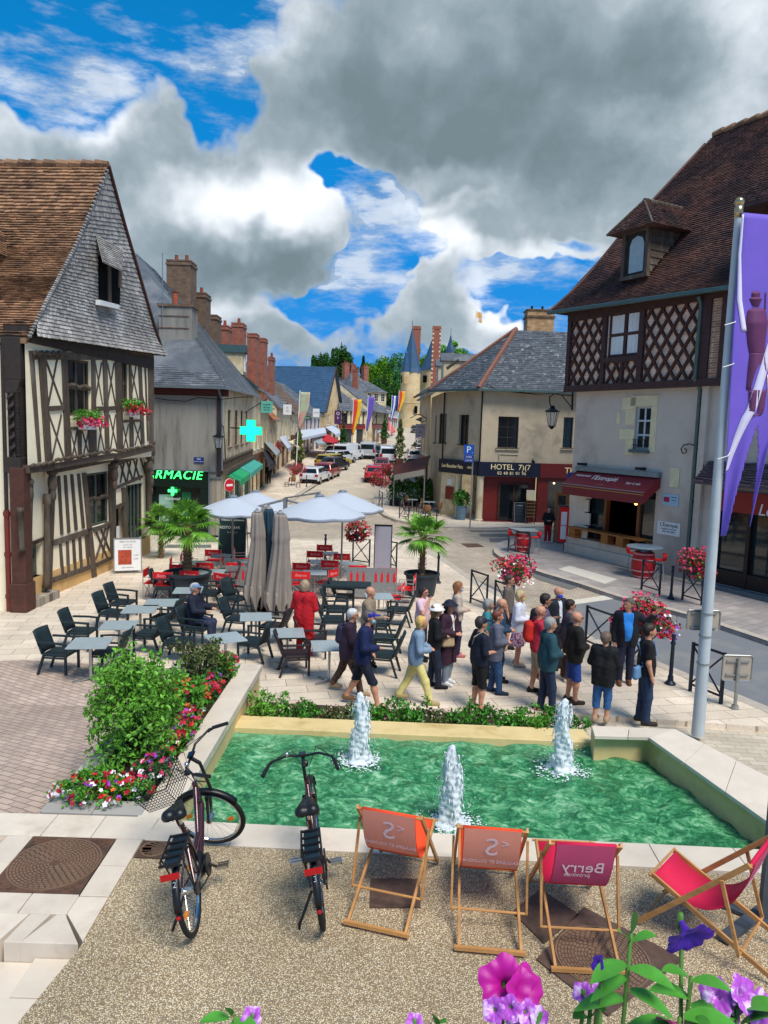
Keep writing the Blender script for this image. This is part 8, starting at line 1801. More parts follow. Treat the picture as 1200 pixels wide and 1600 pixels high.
 smesh({'skirt':'skirt','shorts':'shorts'}.get(bt,'trousers'),sdf_mesh(bp,.0135,cu+[(0,0,1,1.02+zb)],ff,sd_+1),cl(bot[0],**pk),root)
 for hp,kn,an in J:smesh('shoe',sdf_mesh([(an+v(0,-.035,-.045),an+v(0,.165,-.052),.046,.040,.03),(an+v(0,-.02,-.01),an+v(0,.04,-.03),.046,.044,.03)],.0115,[(0,0,-1,-an.z+.088)]),cl(shoes),root)
 hcol,hs=hair;hr=[]
 if hs!='bald':
  hr=[(hh(0,-.022,.045),hh(0,.0,.05),.1,.094,.02),(hh(0,-.05,-.01),hh(0,-.045,.03),.075,.085,.03)]
  if hs in('bob','long'):hr+=[(hh(.06*a,-.03,.02),hh(.072*a,-.02,-.07),.05,.038,.03)for a in(1,-1)]+[(hh(0,-.06,0),hh(0,-.055,-.08),.07,.055,.03)]
  if hs=='long':hr+=[(hh(.05*a,-.06,-.05),hh(.05*a,-.07,-.2),.05,.035,.03)for a in(1,-1)]
  f=Rh@v(0,1,0);fo=lambda n,p:(n.x,n.y,n.z,n.dot(p))
  n1=Rh@v(0,.8,-.6).normalized();c_=[fo(n1,hh(0,.062,.06))]
  if hs=='short':c_.append((0,0,-1,-(hz-.075)))
  V_=sdf_mesh(hr,.011,c_,.005 if hs!='short' else.003,sd_);smesh('hair',V_,hc(hcol),root)
 t=MB()
 for a in(1,-1):t.ball(hh(.031*a,.082,.012),(.012,.007,.007),6,4)
 t.build('eyes',m_oakdark,root);t=MB();t.ball(hh(0,.098,-.05),(.022,.006,.007),8,4);t.build('mouth',mat('lips','#a0554c',rough=.5,var=0),root)
 for e in ex:
  kd,c=e[0],e[1];t=MB()
  if kd=='cap':t.ball(hh(0,-.008,.058),(.1,.112,.082),14,8,rot=Rh);t.ball(hh(0,.125,.055),(.075,.075,.012),12,4,rot=Rh);t.build('cap',cl(c),root,smooth=True)
  elif kd=='hat':t.ball(hh(0,-.01,.065),(.105,.112,.09),14,8,rot=Rh);t.lathe([(.1,.055),(.17,.015),(.172,.02),(.1,.07)],Hc+v(0,0,.02),18,cap=False);t.build('hat',cl(c),root,smooth=True)
  elif kd=='mask':t.ball(hh(0,.065,-.045),(.062,.048,.05),12,8,rot=Rh);t.build('face_mask',cl(c),root,smooth=True)
  elif kd=='glasses':
   for a in(1,-1):t.ball(hh(.034*a,.098,.014),(.027,.007,.018),10,4,rot=Rh);t.tube([hh(.06*a,.092,.018),hh(.088*a,0,.018)],.003,4)
   t.build('glasses',m_iron,root)
  elif kd=='backpack':t=[(v(.07*a,-.19+lean,1.12+zb),v(.06*a,-.18+lean,1.33+zb),.10,.09,.05)for a in(1,-1)];o=smesh('backpack',sdf_mesh(t,.014,None,.003,3),cl(c),root);t=MB();[t.tube([v(.10*a,-.12,1.40+zb),v(.11*a,.02,1.485+zb),v(.115*a,.15,1.36+zb),v(.12*a,.10,1.14+zb)],.015,6)for a in(1,-1)];t.build('strap',cl(c),o)
  elif kd in('bag','handbag'):
   sx=e[2];bz=.88+zb if kd=='bag' else.80+zb;by=e[3]if len(e)>3 else.12;o=smesh('shoulder_bag',sdf_mesh([(v(.17*sx-.07*a,by+.05*a,bz),v(.17*sx-.07*a,by+.05*a,bz+.13),.055,.045,.04)for a in(1,-1,0)],.013),cl(c),root)
   t.tube([v(.19*sx,by,bz+.12),v(.10*sx,.14,1.22+zb),v(-.06*sx,.13,1.40+zb),v(-.12*sx,.0,1.49+zb),v(-.05*sx,-.13,1.38+zb),v(.17*sx,-.10,bz+.2)],.009,5);t.build('strap',cl(c),o)
  elif kd=='inner':t=sdf_mesh(infl(torso,.012),.013,[(0,-1,0,-.02),(0,0,1,1.45+zb),(0,0,-1,-.86-zb)],.003,2);smesh('inner_shirt',t,cl(c),root)
  elif kd=='print':t.lathe([(.03,0),(.08,.0)],(0,0,0),16);t.xf(Matrix.Translation((0,.132,1.2+zb))@Matrix.Rotation(math.pi/2,4,'X'));t.build('print',cl(c),root)
 root.location=g_;root.scale=(s,s,s);root.rotation_euler=(0,0,R2(hd-90));return root
NV='#141a2c';BK='#111114';JN='#27466e'
person('woman in loose red coat and red trousers seen from behind, with handbag',474,1027,72,1.7,'stand',('front','front'),('#b3101c','coat'),('#b3101c','trousers'),'#b3342c',('#a08a70','bob'),(('handbag','#1c1c28',-1),),grp='people on the terrace')
person('grey haired elderly walker in aubergine jacket and checked trousers',541,1082,-6,1.62,'walk',('fwd','back'),('#2c1c30','long'),('#5d4334','trousers','#2e221c'),'#a58a6a',('#c4c2c0','short'),(('backpack','#23203a'),('glasses',BK)),1.12,grp='people on the terrace')
person('man in navy jacket, red shirt, dark shorts and purple cap walking right',565,1103,-8,1.76,'walk',('front','pocket'),('#121f48','jacket'),(NV,'shorts'),'#7a5c40',('#5a5450','short'),(('cap','#2a2a8c'),('mask','#9cc6d0'),('inner','#b8141e')),grp='people on the terrace')
person('bald man in beige jacket among the tables, head bowed',574,1040,-12,1.7,'stand',('table','front'),('#8d7d68','jacket'),('#3a3c48','trousers'),BK,('#6a5040','bald'),(),grp='people on the terrace')
person('dark haired woman in pale pink t-shirt with her hand at her chin',657,1031,-28,1.62,'stand',('chin','front'),('#d9b8c2','tee'),('#2a2c3a','trousers'),BK,('#241a1a','bob'),(('glasses',BK),))
person('blonde woman in denim jacket and pale yellow trousers',647,1098,-2,1.62,'walk',('front','front'),('#7d93a8','jacket'),('#dccf84','trousers'),'#a89468',('#d0a860','bob'))
person('woman in white sun hat, black top and dark trousers',676,1074,5,1.64,'shift',('front','down'),(BK,'shirt'),('#1a2438','trousers'),BK,('#6d5034','long'),(('hat','#e4e0dc'),))
person('woman in dark bucket hat and long burgundy coat with a beige bag',697,1068,-40,1.68,'stand',('front','front'),('#33182a','coat'),('#7d8894','jeans'),'#d8d8d8',('#2a2020','long'),(('hat','#1a1c2e'),('inner','#dcdcdc'),('bag','#b39a78',1)))
person('long-haired masked woman in beige blouse and navy trousers at the back left',711,1025,0,1.68,'stand',('front','front'),('#b9a99a','shirt'),('#1c2240','trousers'),'#b86a70',('#8a5c38','long'),(('mask','#a8c8d4'),))
person('man in dark polo shirt, black shorts and navy cap with a pale bag',745,1110,14,1.72,'stand',('front','pocket'),(NV,'shirt','short'),(BK,'shorts'),BK,('#3a3430','short'),(('cap','#191c38'),('bag','#c8b898',-1,.16)),1.1)
person('auburn haired woman in grey cardigan and jeans with a beige handbag',771,1083,-4,1.62,'shift',('front','front'),('#5c6070','long'),(JN,'jeans'),'#1c2c40',('#6b3a28','short'),(('bag','#c2a684',-1,.16),),1.08)
person('grey haired woman in teal top with a hand on her hip',757,1058,-8,1.62,'stand',('hip','hip'),('#2f7d86','shirt','short'),('#2a3040','trousers'),BK,('#8a8884','bob'),(),1.12)
person('balding man in petrol blue shirt behind the auburn haired woman',777,1064,-10,1.7,'stand',('front','front'),('#22405c','shirt'),(NV,'trousers'),BK,('#8a7460','bald'))
person('woman in white cardigan, yellow mask and pink flowered skirt',807,1040,-22,1.64,'stand',('front','front'),('#dfe0ec','cardigan'),('#c9b8c8','skirt','#9c3a6a'),'#b8a494',('#c2a878','bob'),(('mask','#d2cc70'),))
person('man in sunglasses and brown grey shirt at the back of the group',790,1012,-20,1.72,'stand',('down','down'),('#6a6058','shirt','short'),(NV,'shorts'),BK,('#3c3028','short'),(('glasses',BK),))
person('bald man in red t-shirt with red backpack and beige shorts, hand at chin',836,1084,0,1.74,'shift',('chin','down'),('#b0243a','tee'),('#a8927a','shorts'),BK,('#8a7460','bald'),(('backpack','#c02418'),('glasses',BK)),1.1)
person('grey haired man in teal jacket and dark jeans holding a camera',851,1113,4,1.74,'shift',('front','down'),('#1f4650','jacket'),('#1d2a44','jeans'),BK,('#8f8d88','short'),(('inner','#2a9aa0'),('handbag',BK,-1,.24)),1.08)
person('dark haired man in sunglasses with a black backpack',845,1060,-8,1.76,'stand',('down','strap'),('#6a5c78','tee'),(NV,'trousers'),BK,('#2a2220','short'),(('glasses',BK),('backpack','#14161e')))
person('bald man with bright blue mask, dark blazer and white shirt',865,1043,-60,1.76,'stand',('down','down'),('#20242c','jacket'),('#22262e','trousers'),BK,('#8a7460','bald'),(('mask','#2a50d8'),('inner','#e4e4e8')))
person('woman in sunglasses, grey top and brown trousers with tied dark hair',883,1064,-4,1.68,'stand',('front','front'),('#4c4650','shirt','short'),('#5c4038','trousers'),'#d0d0d0',('#2c1e1a','short'),(('glasses',BK),))
person('bald man in sunglasses, black jacket and blue denim shorts',892,1098,6,1.74,'stand',('front','front'),('#15140f','jacket'),('#22428c','shorts'),'#3a2c24',('#8a7460','bald'),(('glasses',BK),('inner','#1c2a66')),1.12)
person('woman in black jumper and blue cropped jeans seen from behind',938,1127,58,1.6,'stand',('front','front'),('#0e0e12','long'),('#2c5a8c','capri'),'#a08870',('#6a5648','short'),(),1.14)
person('guide in bright blue shirt and dark blazer pointing with a raised hand',974,1068,-98,1.76,'stand',('down','point'),('#15171f','jacket'),('#181c34','trousers'),'#6a4024',('#6a5c50','short'),(('inner','#2a86d8',.10),),1.1,head=-50)
person('man in black printed shirt and jeans with a blue grey bag behind',1003,1130,-6,1.78,'stand',('down','down'),(BK,'tee'),('#1f3350','jeans'),'#2a241e',('#2a1e18','short'),(('bag','#5d84a8',1,-.17),('print','#c09878')),1.05)
person('seated man in grey blue cap and dark jacket at the pale table',304,1004,-12,1.72,'sit',('table','table'),('#151b2e','jacket'),('#2a3048','trousers'),BK,('#b0aca8','short'),(('cap','#7488a4'),('glasses',BK)),1.1,grp='people on the terrace')
person('distant woman in black top and red trousers by the open shop door',855,848,-95,1.66,'stand',('front','front'),(BK,'shirt'),('#a8141c','trousers'),'#d0a0a0',('#3a2018','bob'),grp='people by the shops')
person('dark figure walking on the left pavement under the black awning',2001,tuple(Gt(420,757)),100,1.72,'walk',('fwd','back'),(BK,'jacket'),(BK,'trousers'),BK,('#2a1e18','short'),grp='people by the shops')
# ------------------------------------------------------------------ bicycles
m_tyre=mat('tyre_rubber','#17181a',rough=.8,var=.15);m_fr=mat('aubergine_frame','#4b2730',rough=.25,metal=.5,var=.05,coat=.7);m_blk=mat('black_plastic','#14161a',rough=.4,var=.1);m_chr=mat('chrome','#c2c4c6',rough=.15,metal=1,var=0)
def bike(label,rear,front,steer,lean,num,basket):
 """built along +Y from the rear hub, wheels 0.70 m"""
 rear=Vector(rear);front=Vector(front);hd=math.atan2(front.y-rear.y,front.x-rear.x)-math.pi/2;WB=1.12;root=thing('bicycle',label,'bicycle',(0,0,0),'city bicycles');Rw=.345;hy=WB
 S=Matrix.Translation((0,hy-.12,.72))@Matrix.Rotation(R2(18),4,'X')@Matrix.Rotation(R2(steer),4,'Z')@Matrix.Rotation(R2(-18),4,'X')@Matrix.Translation((0,-(hy-.12),-.72))
 def wheel(y,M=None):
  t=MB();n=40;c=Vector((0,y,Rw));ring=lambda r:[c+Vector((0,math.cos(a)*r,math.sin(a)*r))for a in[2*math.pi*k/n for k in range(n)]]
  t.tube(ring(Rw-.022),.022,8,closed=True);
  if M:t.xf(M)
  w=t.build('wheel',m_tyre,root,smooth=True);t=MB();t.tube(ring(Rw-.05),.012,6,closed=True);t.tube([c-Vector((.05,0,0)),c+Vector((.05,0,0))],.03,10)
  for k in range(28):a=2*math.pi*k/28;sx=.03*(1 if k%2 else-1);t.tube([c+Vector((sx,math.cos(a+.4)*.02,math.sin(a+.4)*.02)),c+Vector((0,math.cos(a)*(Rw-.055),math.sin(a)*(Rw-.055)))],.0012,3,cap=False)
  if M:t.xf(M)
  t.build('rim_and_spokes',m_chr,w)
  t=MB()
  for a in(.5,3.6):t.bx(-.012,.012,y+math.cos(a)*.2-.03,y+math.cos(a)*.2+.03,Rw+math.sin(a)*.2-.016,Rw+math.sin(a)*.2+.016)
  if M:t.xf(M)
  t.build('reflector',mat('amber_reflector','#e8871c',rough=.3,var=0),w)
  t=MB();A0,A1=(-.1,3.0)if M is None else(.35,2.9);pts=[c+Vector((0,math.cos(a)*(Rw+.025),math.sin(a)*(Rw+.025)))for a in[A0+(A1-A0)*k/22 for k in range(23)]]
  vs=[]
  for q in pts:dn=(q-c).normalized();vs+=[q+Vector((-.03,0,0))-dn*.018,q+Vector((-.02,0,0)),q+Vector((.02,0,0)),q+Vector((.03,0,0))-dn*.018]
  t.add(vs,[(4*k+j,4*k+j+1,4*k+j+5,4*k+j+4)for k in range(22)for j in range(3)])
  if M:t.xf(M)
  return t.build('mudguard',m_blk,root,smooth=True,solid=.003)
 mg=wheel(0);wheel(hy,S)
 fr=MB();bb=Vector((0,.44,.28));hb,ht=Vector((0,hy-.2,.60)),Vector((0,hy-.26,.84));sb,stp=Vector((0,.36,.42)),Vector((0,.22,.80))
 fr.tube([ht,hb,hb+Vector((0,.02,-.04))],.026,10).tube([hb,Vector((0,.66,.40)),bb+Vector((0,.04,.02))],.034,10).tube([ht-Vector((0,0,.05)),Vector((0,.62,.48)),Vector((0,.36,.44))],.024,10).tube([bb,stp],.022,10)
 for a in(1,-1):fr.tube([bb+Vector((a*.03,0,0)),Vector((a*.06,0,Rw))],.013,8).tube([stp-Vector((0,-.03,.14)),Vector((a*.06,0,Rw))],.010,8)
 fr.build('frame',m_fr,root,smooth=40)
 t=MB();t.ball((0,.44,.29),(.07,.13,.11),12,8);t.tube([(.07,.44,.28),(.085,.44,.28)],.095,20);t.tube([(.075,.42,.36),(.075,0,.40)],.006,4);t.tube([(.075,.42,.19),(.075,0,.30)],.006,4);t.tube([(.065,0,Rw),(.08,0,Rw)],.05,14);t.build('motor_and_chain',m_blk,root,smooth=40)
 for a in(1,-1):
  cr_=MB();cr_.tube([(a*.09,.44,.28),(a*.11,.44+a*.12,.28-a*.11)],.012,6);c_=cr_.build('crank',m_blk,root);t=MB();y0,z0=.44+a*.12,.28-a*.11;
  t.bx(min(a*.12,a*.22),max(a*.12,a*.22),y0-.04,y0-.03,z0-.012,z0+.012).bx(min(a*.12,a*.22),max(a*.12,a*.22),y0+.03,y0+.04,z0-.012,z0+.012).bx(min(a*.12,a*.22),max(a*.12,a*.22),y0-.008,y0+.008,z0-.01,z0+.01).bx(a*.215-.005,a*.215+.005,y0-.04,y0+.04,z0-.012,z0+.012);t.build('pedal',m_chr,c_)
 t=MB();t.tube([stp-Vector((0,-.02,.05)),Vector((0,.17,.93))],.014,8);t.build('seat_post',m_chr,root)
 sm=[(Vector((.045*a,.08,.955)),Vector((.012*a,.27,.95)),.058,.026,.03)for a in(1,-1)]+[(Vector((0,.25,.955)),Vector((0,.33,.945)),.026,.018,.02)]
 smesh('saddle',sdf_mesh(sm,.009,[(0,0,-1,-.935)]),m_blk,root)
 t=MB();zc=.77
 for a in(1,-1):t.tube([(a*.075,.12,zc),(a*.08,-.26,zc),(a*.05,-.33,zc)],.009,6).tube([(a*.078,-.08,zc),(a*.06,-.005,Rw)],.008,6).tube([(a*.078,-.22,zc),(a*.06,-.01,Rw)],.006,6)
 for y in(.1,0,-.1,-.2,-.32):t.bx(-.075,.075,y-.012,y+.012,zc-.004,zc+.008)
 t.build('carrier',m_blk,root);t=MB();t.bx(-.06,.06,-.25,.12,zc-.065,zc-.012);t.build('battery',mat('battery_blue_black','#1b2c38',rough=.35),root,bevel=.01)
 t=MB();t.bx(-.07,.07,-.36,-.335,zc-.10,zc-.06);t.build('rear_light',mat('light_red','#b3161c',rough=.2,var=0),root);t=MB();t.ball((0,-Rw-.03,Rw+.02),(.018,.01,.018),8,6);t.build('reflector',mat('light_red',''),mg)
 a_=2.45;text_mb(num,.06,Matrix.Translation((0,math.cos(a_)*(Rw+.032),Rw+math.sin(a_)*(Rw+.032)))@Matrix.Rotation(R2(52),4,'X'),depth=.001).build('lettering',m_white,mg)
 t=MB()
 for a in(1,-1):t.tube([Vector((a*.05,hy-.14,.60)),Vector((a*.055,hy,Rw))],[.018,.013],8)
 t.tube([(-.06,hy-.15,.62),(.06,hy-.15,.62)],.018,8);t.xf(S);t.build('fork',m_blk,root,smooth=40)
 t=MB();t.tube([(0,hy-.2,.62),(0,hy-.29,.98)],.016,8);t.tube([(0,hy-.29,.98),(0,hy-.25,1.06)],.018,8)
 bar=[(-.33,hy-.53,1.06),(-.28,hy-.38,1.10),(-.15,hy-.26,1.09),(0,hy-.25,1.07),(.15,hy-.26,1.09),(.28,hy-.38,1.10),(.33,hy-.53,1.06)];t.tube(bar,.012,8);t.xf(S);hb_=t.build('handlebar',m_blk,root,smooth=40)
 for a in(1,-1):t=MB();t.tube([(a*.335,hy-.55,1.055),(a*.292,hy-.41,1.095)],.017,8);t.tube([(a*.27,hy-.36,1.08),(a*.33,hy-.40,1.06),(a*.36,hy-.50,1.04)],.006,5);t.xf(S);t.build('grip',m_blk,hb_,smooth=40)
 t=MB();t.ball((-.14,hy-.28,1.115),.024,10,6);t.xf(S);t.build('bell',m_chr,hb_,smooth=True);t=MB();t.bx(-.035,.035,hy-.30,hy-.24,1.09,1.11);t.xf(S);t.build('display',m_glass,hb_)
 t=MB();[t.tube([(a*.26,hy-.34,1.09),(a*.12,hy-.14,1.1),(a*.03,hy-.12,.9),(a*.02,hy-.14,.7)],.0035,4)for a in(1,-1)];t.xf(S);t.build('cable',m_blk,hb_);t=MB();t.ball((0,hy-.12,.93),(.03,.03,.035),8,6);t.xf(S);t.build('headlamp',m_blk,root)
 if basket:
  t=MB();by0,by1,z0,z1=hy+.04,hy+.36,.76,.98
  for f in range(8):z=z0+(z1-z0)*f/7;e=.02*f/7;w=.15+.04*f/7;t.tube([(-w,by0-e,z),(w,by0-e,z),(w,by1+e,z),(-w,by1+e,z)],.0035 if f<7 else.007,4,closed=True)
  for k in range(11):
   x=-1+2*k/10
   for y0,s_ in((by0,-1),(by1,1)):t.tube([(x*.15,y0,z0),(x*.19,y0+s_*.02,z1)],.0025,3)
   y=by0+(by1-by0)*k/10;[t.tube([(a*.15,y,z0),(a*.19,y,z1)],.0025,3)for a in(1,-1)];t.tube([(-.15,y,z0),(.15,y,z0)],.0025,3)
  t.xf(S);t.build('wire_basket',m_blk,root)
 t=MB();t.tube([(-.06,.05,.27),(-.20,.0,.02)],.012,6);t.tube([(-.20,.03,.012),(-.20,-.05,.012)],.016,6);t.build('kickstand',m_blk,root)
 root.location=(rear.x,rear.y,.9+.006);root.rotation_euler=(0,R2(lean),hd);return root
bike('purple framed city bicycle with wire basket and turned front wheel, number 2 on the mudguard',(-1.42,5.60),(-1.52,6.85),80,-12,'2',True)
bike('purple framed city bicycle without basket, number 3 on the mudguard',(-.40,5.72),(-.56,6.9),-6,-9,'3',False)
# ------------------------------------------------------------------ deckchairs
m_dw=mat('deckchair_wood','#b8854f',rough=.5,var=.2,vs=5,stretch=(1,1,4),rnd=.1)
def deckchair(label,foot,hd,mf,mb_,words,print_m,spread=1.0):
 root=thing('deckchair',label,'deckchair',(0,0,0),'deckchairs facing the pool');w=.28
 def bar(name,a,b,ww=.022,hh=.04):MB().beam(a,b,ww,hh).build(name,m_dw,root,bevel=.003)
 T_=Vector((0,-.20,.89));Fb=Vector((0,.62,.02));Ff=Vector((0,.55,.47));Rb=Vector((0,-.50,.02));pv=T_.lerp(Fb,.42)
 for a in(1,-1):
  o=Vector((a*w,0,0));o2=Vector((a*(w-.035),0,0));bar('long_rail',T_+o,Fb+o);bar('cross_rail',Ff+o2,Rb+o2)
  o3=Vector((a*(w+.03),0,0));pr=T_.lerp(Fb,.22);bar('prop',pr+o3,Rb.lerp(Ff,.30)+o3,.02,.03)
 X=lambda p,r_=.011,e=.0:MB().tube([p+Vector((-w-e,0,0)),p+Vector((w+e,0,0))],r_,8).build('cross_bar',m_dw,root)
 X(T_-Vector((0,0,.015)));X(Ff);X(Fb+Vector((0,-.02,.02)));X(Rb.lerp(Ff,.30),.011,.04);MB().bx(-w,w,Rb.y-.012,Rb.y+.018,.02,.05).build('cross_bar',m_dw,root)
 wn=w-.035 if True else w;n=26;pts=[]
 for i in range(n+1):f=i/n;p=T_.lerp(Ff,f);pts.append(Vector((0,p.y-.02-.16*math.sin(math.pi*f)*(1-f*.3),p.z-.31*math.sin(math.pi*f)**.9*(.65+.5*f))))
 t=MB();t.add([Vector((sx*(w-.045),p.y,p.z))for p in pts for sx in(-1,1)],[(2*i,2*i+1,2*i+3,2*i+2)for i in range(n)],0);sl=t.build('canvas',mf,root,smooth=True,solid=.003)
 t=MB();k=11;q=[p+Vector((0,-.006,-.002))for p in pts[:k+1]];t.add([Vector((sx*(w-.05),p.y,p.z))for p in q for sx in(-1,1)],[(2*i,2*i+1,2*i+3,2*i+2)for i in range(k)]);t.build('faded_back',mb_,sl,smooth=True)
 t=MB();t.tube([T_+Vector((-w+.04,0,-.012)),T_+Vector((w-.04,0,-.012))],.019,8);t.build('hem',mf,sl,smooth=True)
 d=(pts[5]-pts[1]).normalized();up=-d;nn=Vector((0,-up.z,up.y));
 if nn.y>0:nn=-nn
 for tx,size,i,off in words:
  c=pts[i]+nn*.012;M0=Matrix(((1,0,nn.x,c.x+off),(0,up.y,nn.y,c.y),(0,up.z,nn.z,c.z),(0,0,0,1)));text_mb(tx,size,M0,depth=.0006,mirror=True).build('lettering',print_m,sl)
 root.location=foot;root.rotation_euler=(0,0,R2(hd-90));return root
m_or=mat('orange_canvas','#e84a22',rough=.8,var=.06);m_sal=mat('faded_salmon_back','#e29480',rough=.85,var=.04);m_mag=mat('magenta_canvas','#cf1846',rough=.8,var=.06);m_magb=mat('faded_magenta_back','#bf4a72',rough=.85,var=.05);m_pr=mat('pale_print','#dcc0c8',var=0)
sw_=(('S',.26,4,.0),("<",.12,3,.11),('SAULDRE ET SOLOGNE',.044,8,0));bw_=(('Berry',.15,5,0),('province',.06,7,-.04))
def gp(x,y):p=G(x,y,.9);return Vector((p.x,p.y,.9))
def dk(label,l,r,hd,*a):
 A,B=gp(*l),gp(*r);c=(A+B)/2;d=Vector((math.cos(R2(hd)),math.sin(R2(hd)),0));deckchair(label,c+d*.50,hd,*a)
dk('leftmost deckchair, orange with a faded salmon back, slightly turned',(545,1447),(630,1468),74,m_or,m_sal,sw_,m_pr);dk('second orange deckchair with a white S on its back',(720,1484),(811,1500),85,m_or,m_sal,sw_,m_pr)
dk('magenta deckchair standing straight, third from the left',(866,1515),(972,1533),88,m_mag,m_magb,bw_,m_pr)
c=gp(1092,1462);deckchair('rightmost magenta deckchair, turned sideways with its seat showing',c+Vector((.18,-.08,0)),138,m_mag,m_magb,bw_,m_pr)
p=gp(1182,1440);root=thing('parasol_stand','dark steel stand with a flat cross foot at the right edge of the terrace','stand',p);t=MB();t.beam(p+Vector((-.55,.5,.02)),p+Vector((.1,-.05,.02)),.09,.03);t.beam(p+Vector((-.42,-.28,.025)),p+Vector((.35,.3,.025)),.11,.03);t.build('cross_foot',mat('steel_grey','#4c545c',rough=.5,metal=.3),root);MB().beam(p+Vector((.06,.02,0)),p+Vector((.06,.02,2.0)),.06,.06).build('upright',mat('steel_grey',''),root)
# ------------------------------------------------------------------ petunias on the balcony right under the camera
m_mgf=mat('magenta_petal','#b3128e',rough=.5,var=.12,vs=30);m_vif=mat('violet_petal','#4a1c9c',rough=.5,var=.2,vs=30);m_lil=mat('lilac_petal','#b04cc0',rough=.5,var=.15,vs=60,col2='#e6c8ec',c2s=70);m_pkf=mat('dusty_pink_petal','#b8487c',rough=.5,var=.15,vs=30);m_stem=mat('green_stem','#4f7a2c',rough=.5,var=.15,vs=20);m_bl=mat('fresh_leaf','#4c9430',rough=.45,var=.25,vs=25,spec=.4)
def petunia(mb,c,r,ax,seed,cup=.5):
 rng=random.Random(seed);ax=ax.normalized();n=ax.orthogonal().normalized();t=ax.cross(n);vs=[];N=50;K=9
 for k in range(K+1):
  f=k/K
  for i in range(N):a=2*math.pi*i/N;rr=r*(.10+.9*f**1.5)*(1+.10*f*math.cos(5*a)+.03*f*math.sin(13*a+seed));h=r*(1.15*(f**.45)-1.15)+r*cup*.25*f*f*math.sin(10*a+seed)*.35-r*.25*f**4;vs.append(c+(n*math.cos(a)+t*math.sin(a))*rr+ax*h)
 mb.add(vs,[(k*N+i,k*N+(i+1)%N,(k+1)*N+(i+1)%N,(k+1)*N+i)for k in range(K)for i in range(N)])
def bleaf(mb,a,d,L,w,seed=0):
 d=d.normalized();s_=d.cross(Vector((0,0,1))).normalized();vs=[]
 for k in range(9):
  f=k/8;ww=w*math.sin(math.pi*min(1,f*.93+.07))**.8*(1 if f<1 else 0);p=a+d*L*f+Vector((0,0,-L*.28*f*f));vs+=[p-s_*ww+Vector((0,0,ww*.35)),p,p+s_*ww+Vector((0,0,ww*.35))]
 mb.add(vs,[(3*k+j,3*k+j+1,3*k+j+4,3*k+j+3)for k in range(8)for j in range(2)])
def plant_at(label,px,py,Y,flowers,mm,leaves_,r,base_dy=.35,seed=1):
 c=at(px,py,Y);rng=random.Random(seed);root=thing('petunia',label,'flowers',c-Vector((0,0,base_dy)),'petunias on the balcony');b=c-Vector((0,.02,base_dy));sm,fl,lf=MB(),MB(),MB()
 for dx,dz,ax in flowers:
  q=c+Vector((dx,0,dz));sm.tube([b+Vector((dx*.3,0,0)),b.lerp(q,.5)+Vector((dx*.2,.01,0)),q-Vector(ax).normalized()*r*.9],.0022,6);petunia(fl,q,r,Vector(ax),rng.randint(0,99));sm.lathe([(.002,-.012),(.0045,-.004),(.003,.008)],q-Vector(ax).normalized()*r,6)
 hz_=max([l[1]for l in leaves_]+[-.2]);cx_=sum(l[0]for l in leaves_)/max(1,len(leaves_));sm.tube([b,c+Vector((cx_*.6,.004,hz_*.5-.1)),c+Vector((cx_*.5,0,hz_))],.0022,6)
 for dx,dz,L,ang in leaves_:a=c+Vector((cx_*.5+dx*.15,.0,dz));bleaf(lf,a,Vector((math.cos(R2(ang)),rng.uniform(-.5,.2),math.sin(R2(ang)))),L,L*.24)
 fl.build('blossom',mm,root,smooth=True);sm.build('stem',m_stem,root,smooth=True);lf.build('leaf',m_bl,root,smooth=True)
U=lambda*a:a
plant_at('large magenta petunia blossom at the bottom of the picture',790,1540,.80,(((0),0,(-.1,-.8,.6)),(.030,-.012,(.6,-.6,.4))),m_mgf,((-.02,-.045,.035,120),(.0,-.03,.03,60)),.031,seed=2)
plant_at('violet drooping petunia on a tall stem at the lower right',1083,1478,.72,((0,0,(.15,-.62,-.35)),),m_vif,((-.02,-.035,.035,150),(.01,-.04,.04,20),(0,-.06,.045,160),(.015,-.07,.04,10)),.027,seed=3)
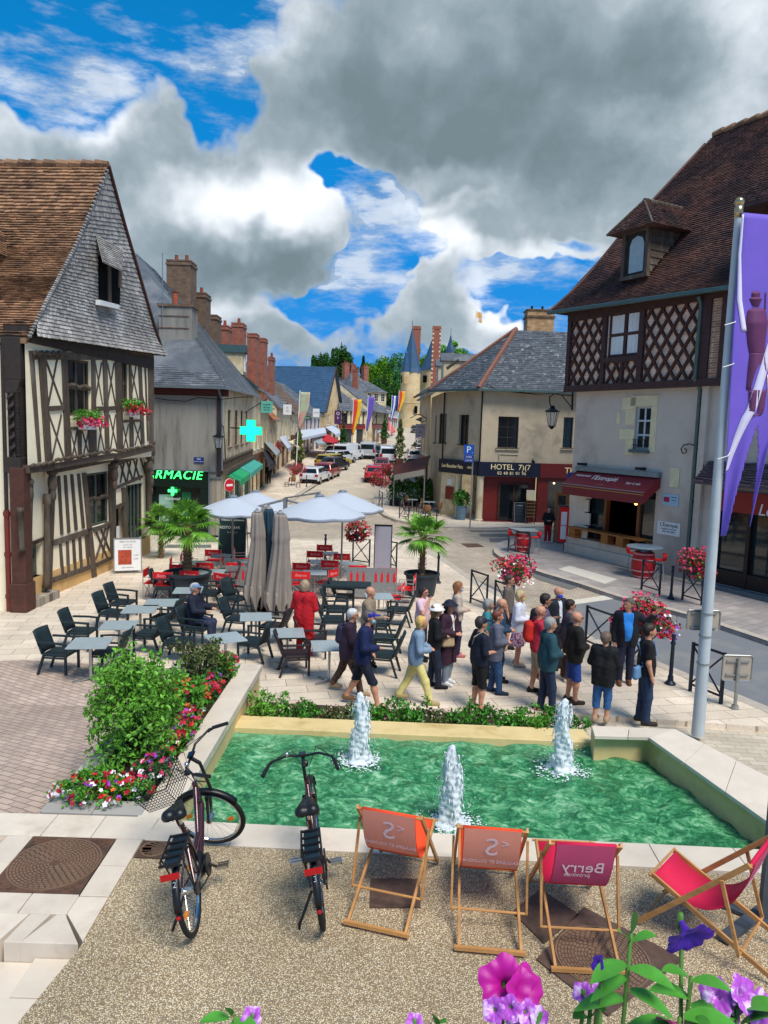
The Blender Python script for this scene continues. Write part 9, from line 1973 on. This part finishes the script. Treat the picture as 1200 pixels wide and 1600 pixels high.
plant_at('leafy petunia shoot with a closed violet bud, left of the violet bloom',985,1500,.70,((-.035,-.005,(-.9,-.2,.5)),),m_vif,((-.01,.02,.03,120),(.0,.03,.03,80),(.01,.02,.03,40),(-.02,-.005,.045,175),(.01,-.01,.045,8),(-.01,-.02,.04,200),(.02,-.035,.045,-10),(-.02,-.045,.05,190)),.009,seed=4)
plant_at('cluster of small lilac and white flowers right of the magenta bloom',810,1583,.74,((-.01,.005,(-.3,-.8,.5)),(.012,.0,(.3,-.8,.5)),(.026,-.008,(.5,-.7,.4)),(-.028,.002,(-.4,-.7,.5)),(.0,-.014,(.1,-.9,.3))),m_lil,((.02,-.02,.03,60),),.013,seed=5)
plant_at('pair of pale lilac flowers above the bottom edge',925,1550,.74,((-.010,0,(-.2,-.5,.8)),(.010,.0,(.2,-.5,.8))),m_lil,((0,-.02,.03,110),(.005,-.03,.03,60),(-.01,-.03,.03,140)),.011,seed=6)
plant_at('dusty pink petunia seen from behind at the lower right',1062,1590,.70,((0,0,(.2,.5,.7)),),m_pkf,((-.03,-.01,.06,190),(.03,.0,.06,10),(.0,-.015,.05,60)),.024,seed=7)
plant_at('bunch of lilac petunias in the lower right corner',1150,1560,.72,((-.02,0,(-.4,-.7,.5)),(.012,.006,(.4,-.6,.6)),(.03,-.012,(.3,-.8,.3)),(-.008,-.016,(0,-.9,.4))),m_lil,((.02,-.01,.05,30),(-.03,-.02,.05,160),(.03,-.03,.05,60),(.0,-.03,.05,100)),.018,seed=8)
plant_at('single lilac flower with leaves at the bottom left',392,1588,.78,((0,0,(-.1,-.6,.8)),),m_lil,((-.045,-.004,.035,170),(-.035,-.01,.04,20),(-.03,.0,.03,100)),.0115,seed=9)
plant_at('half hidden pale pink flower at the bottom edge',648,1597,.76,((0,0,(0,-.6,.8)),),m_lil,((.03,-.003,.025,60),(.045,-.005,.025,100)),.010,seed=10)
t=MB();t.bx(-1.2,1.6,.55,.95,CH-1.35,CH-1.02);tr__=t.build('window_box',m_oakdark);tag(tr__,'dark window box on the balcony below the camera, just outside the photo','flower box')
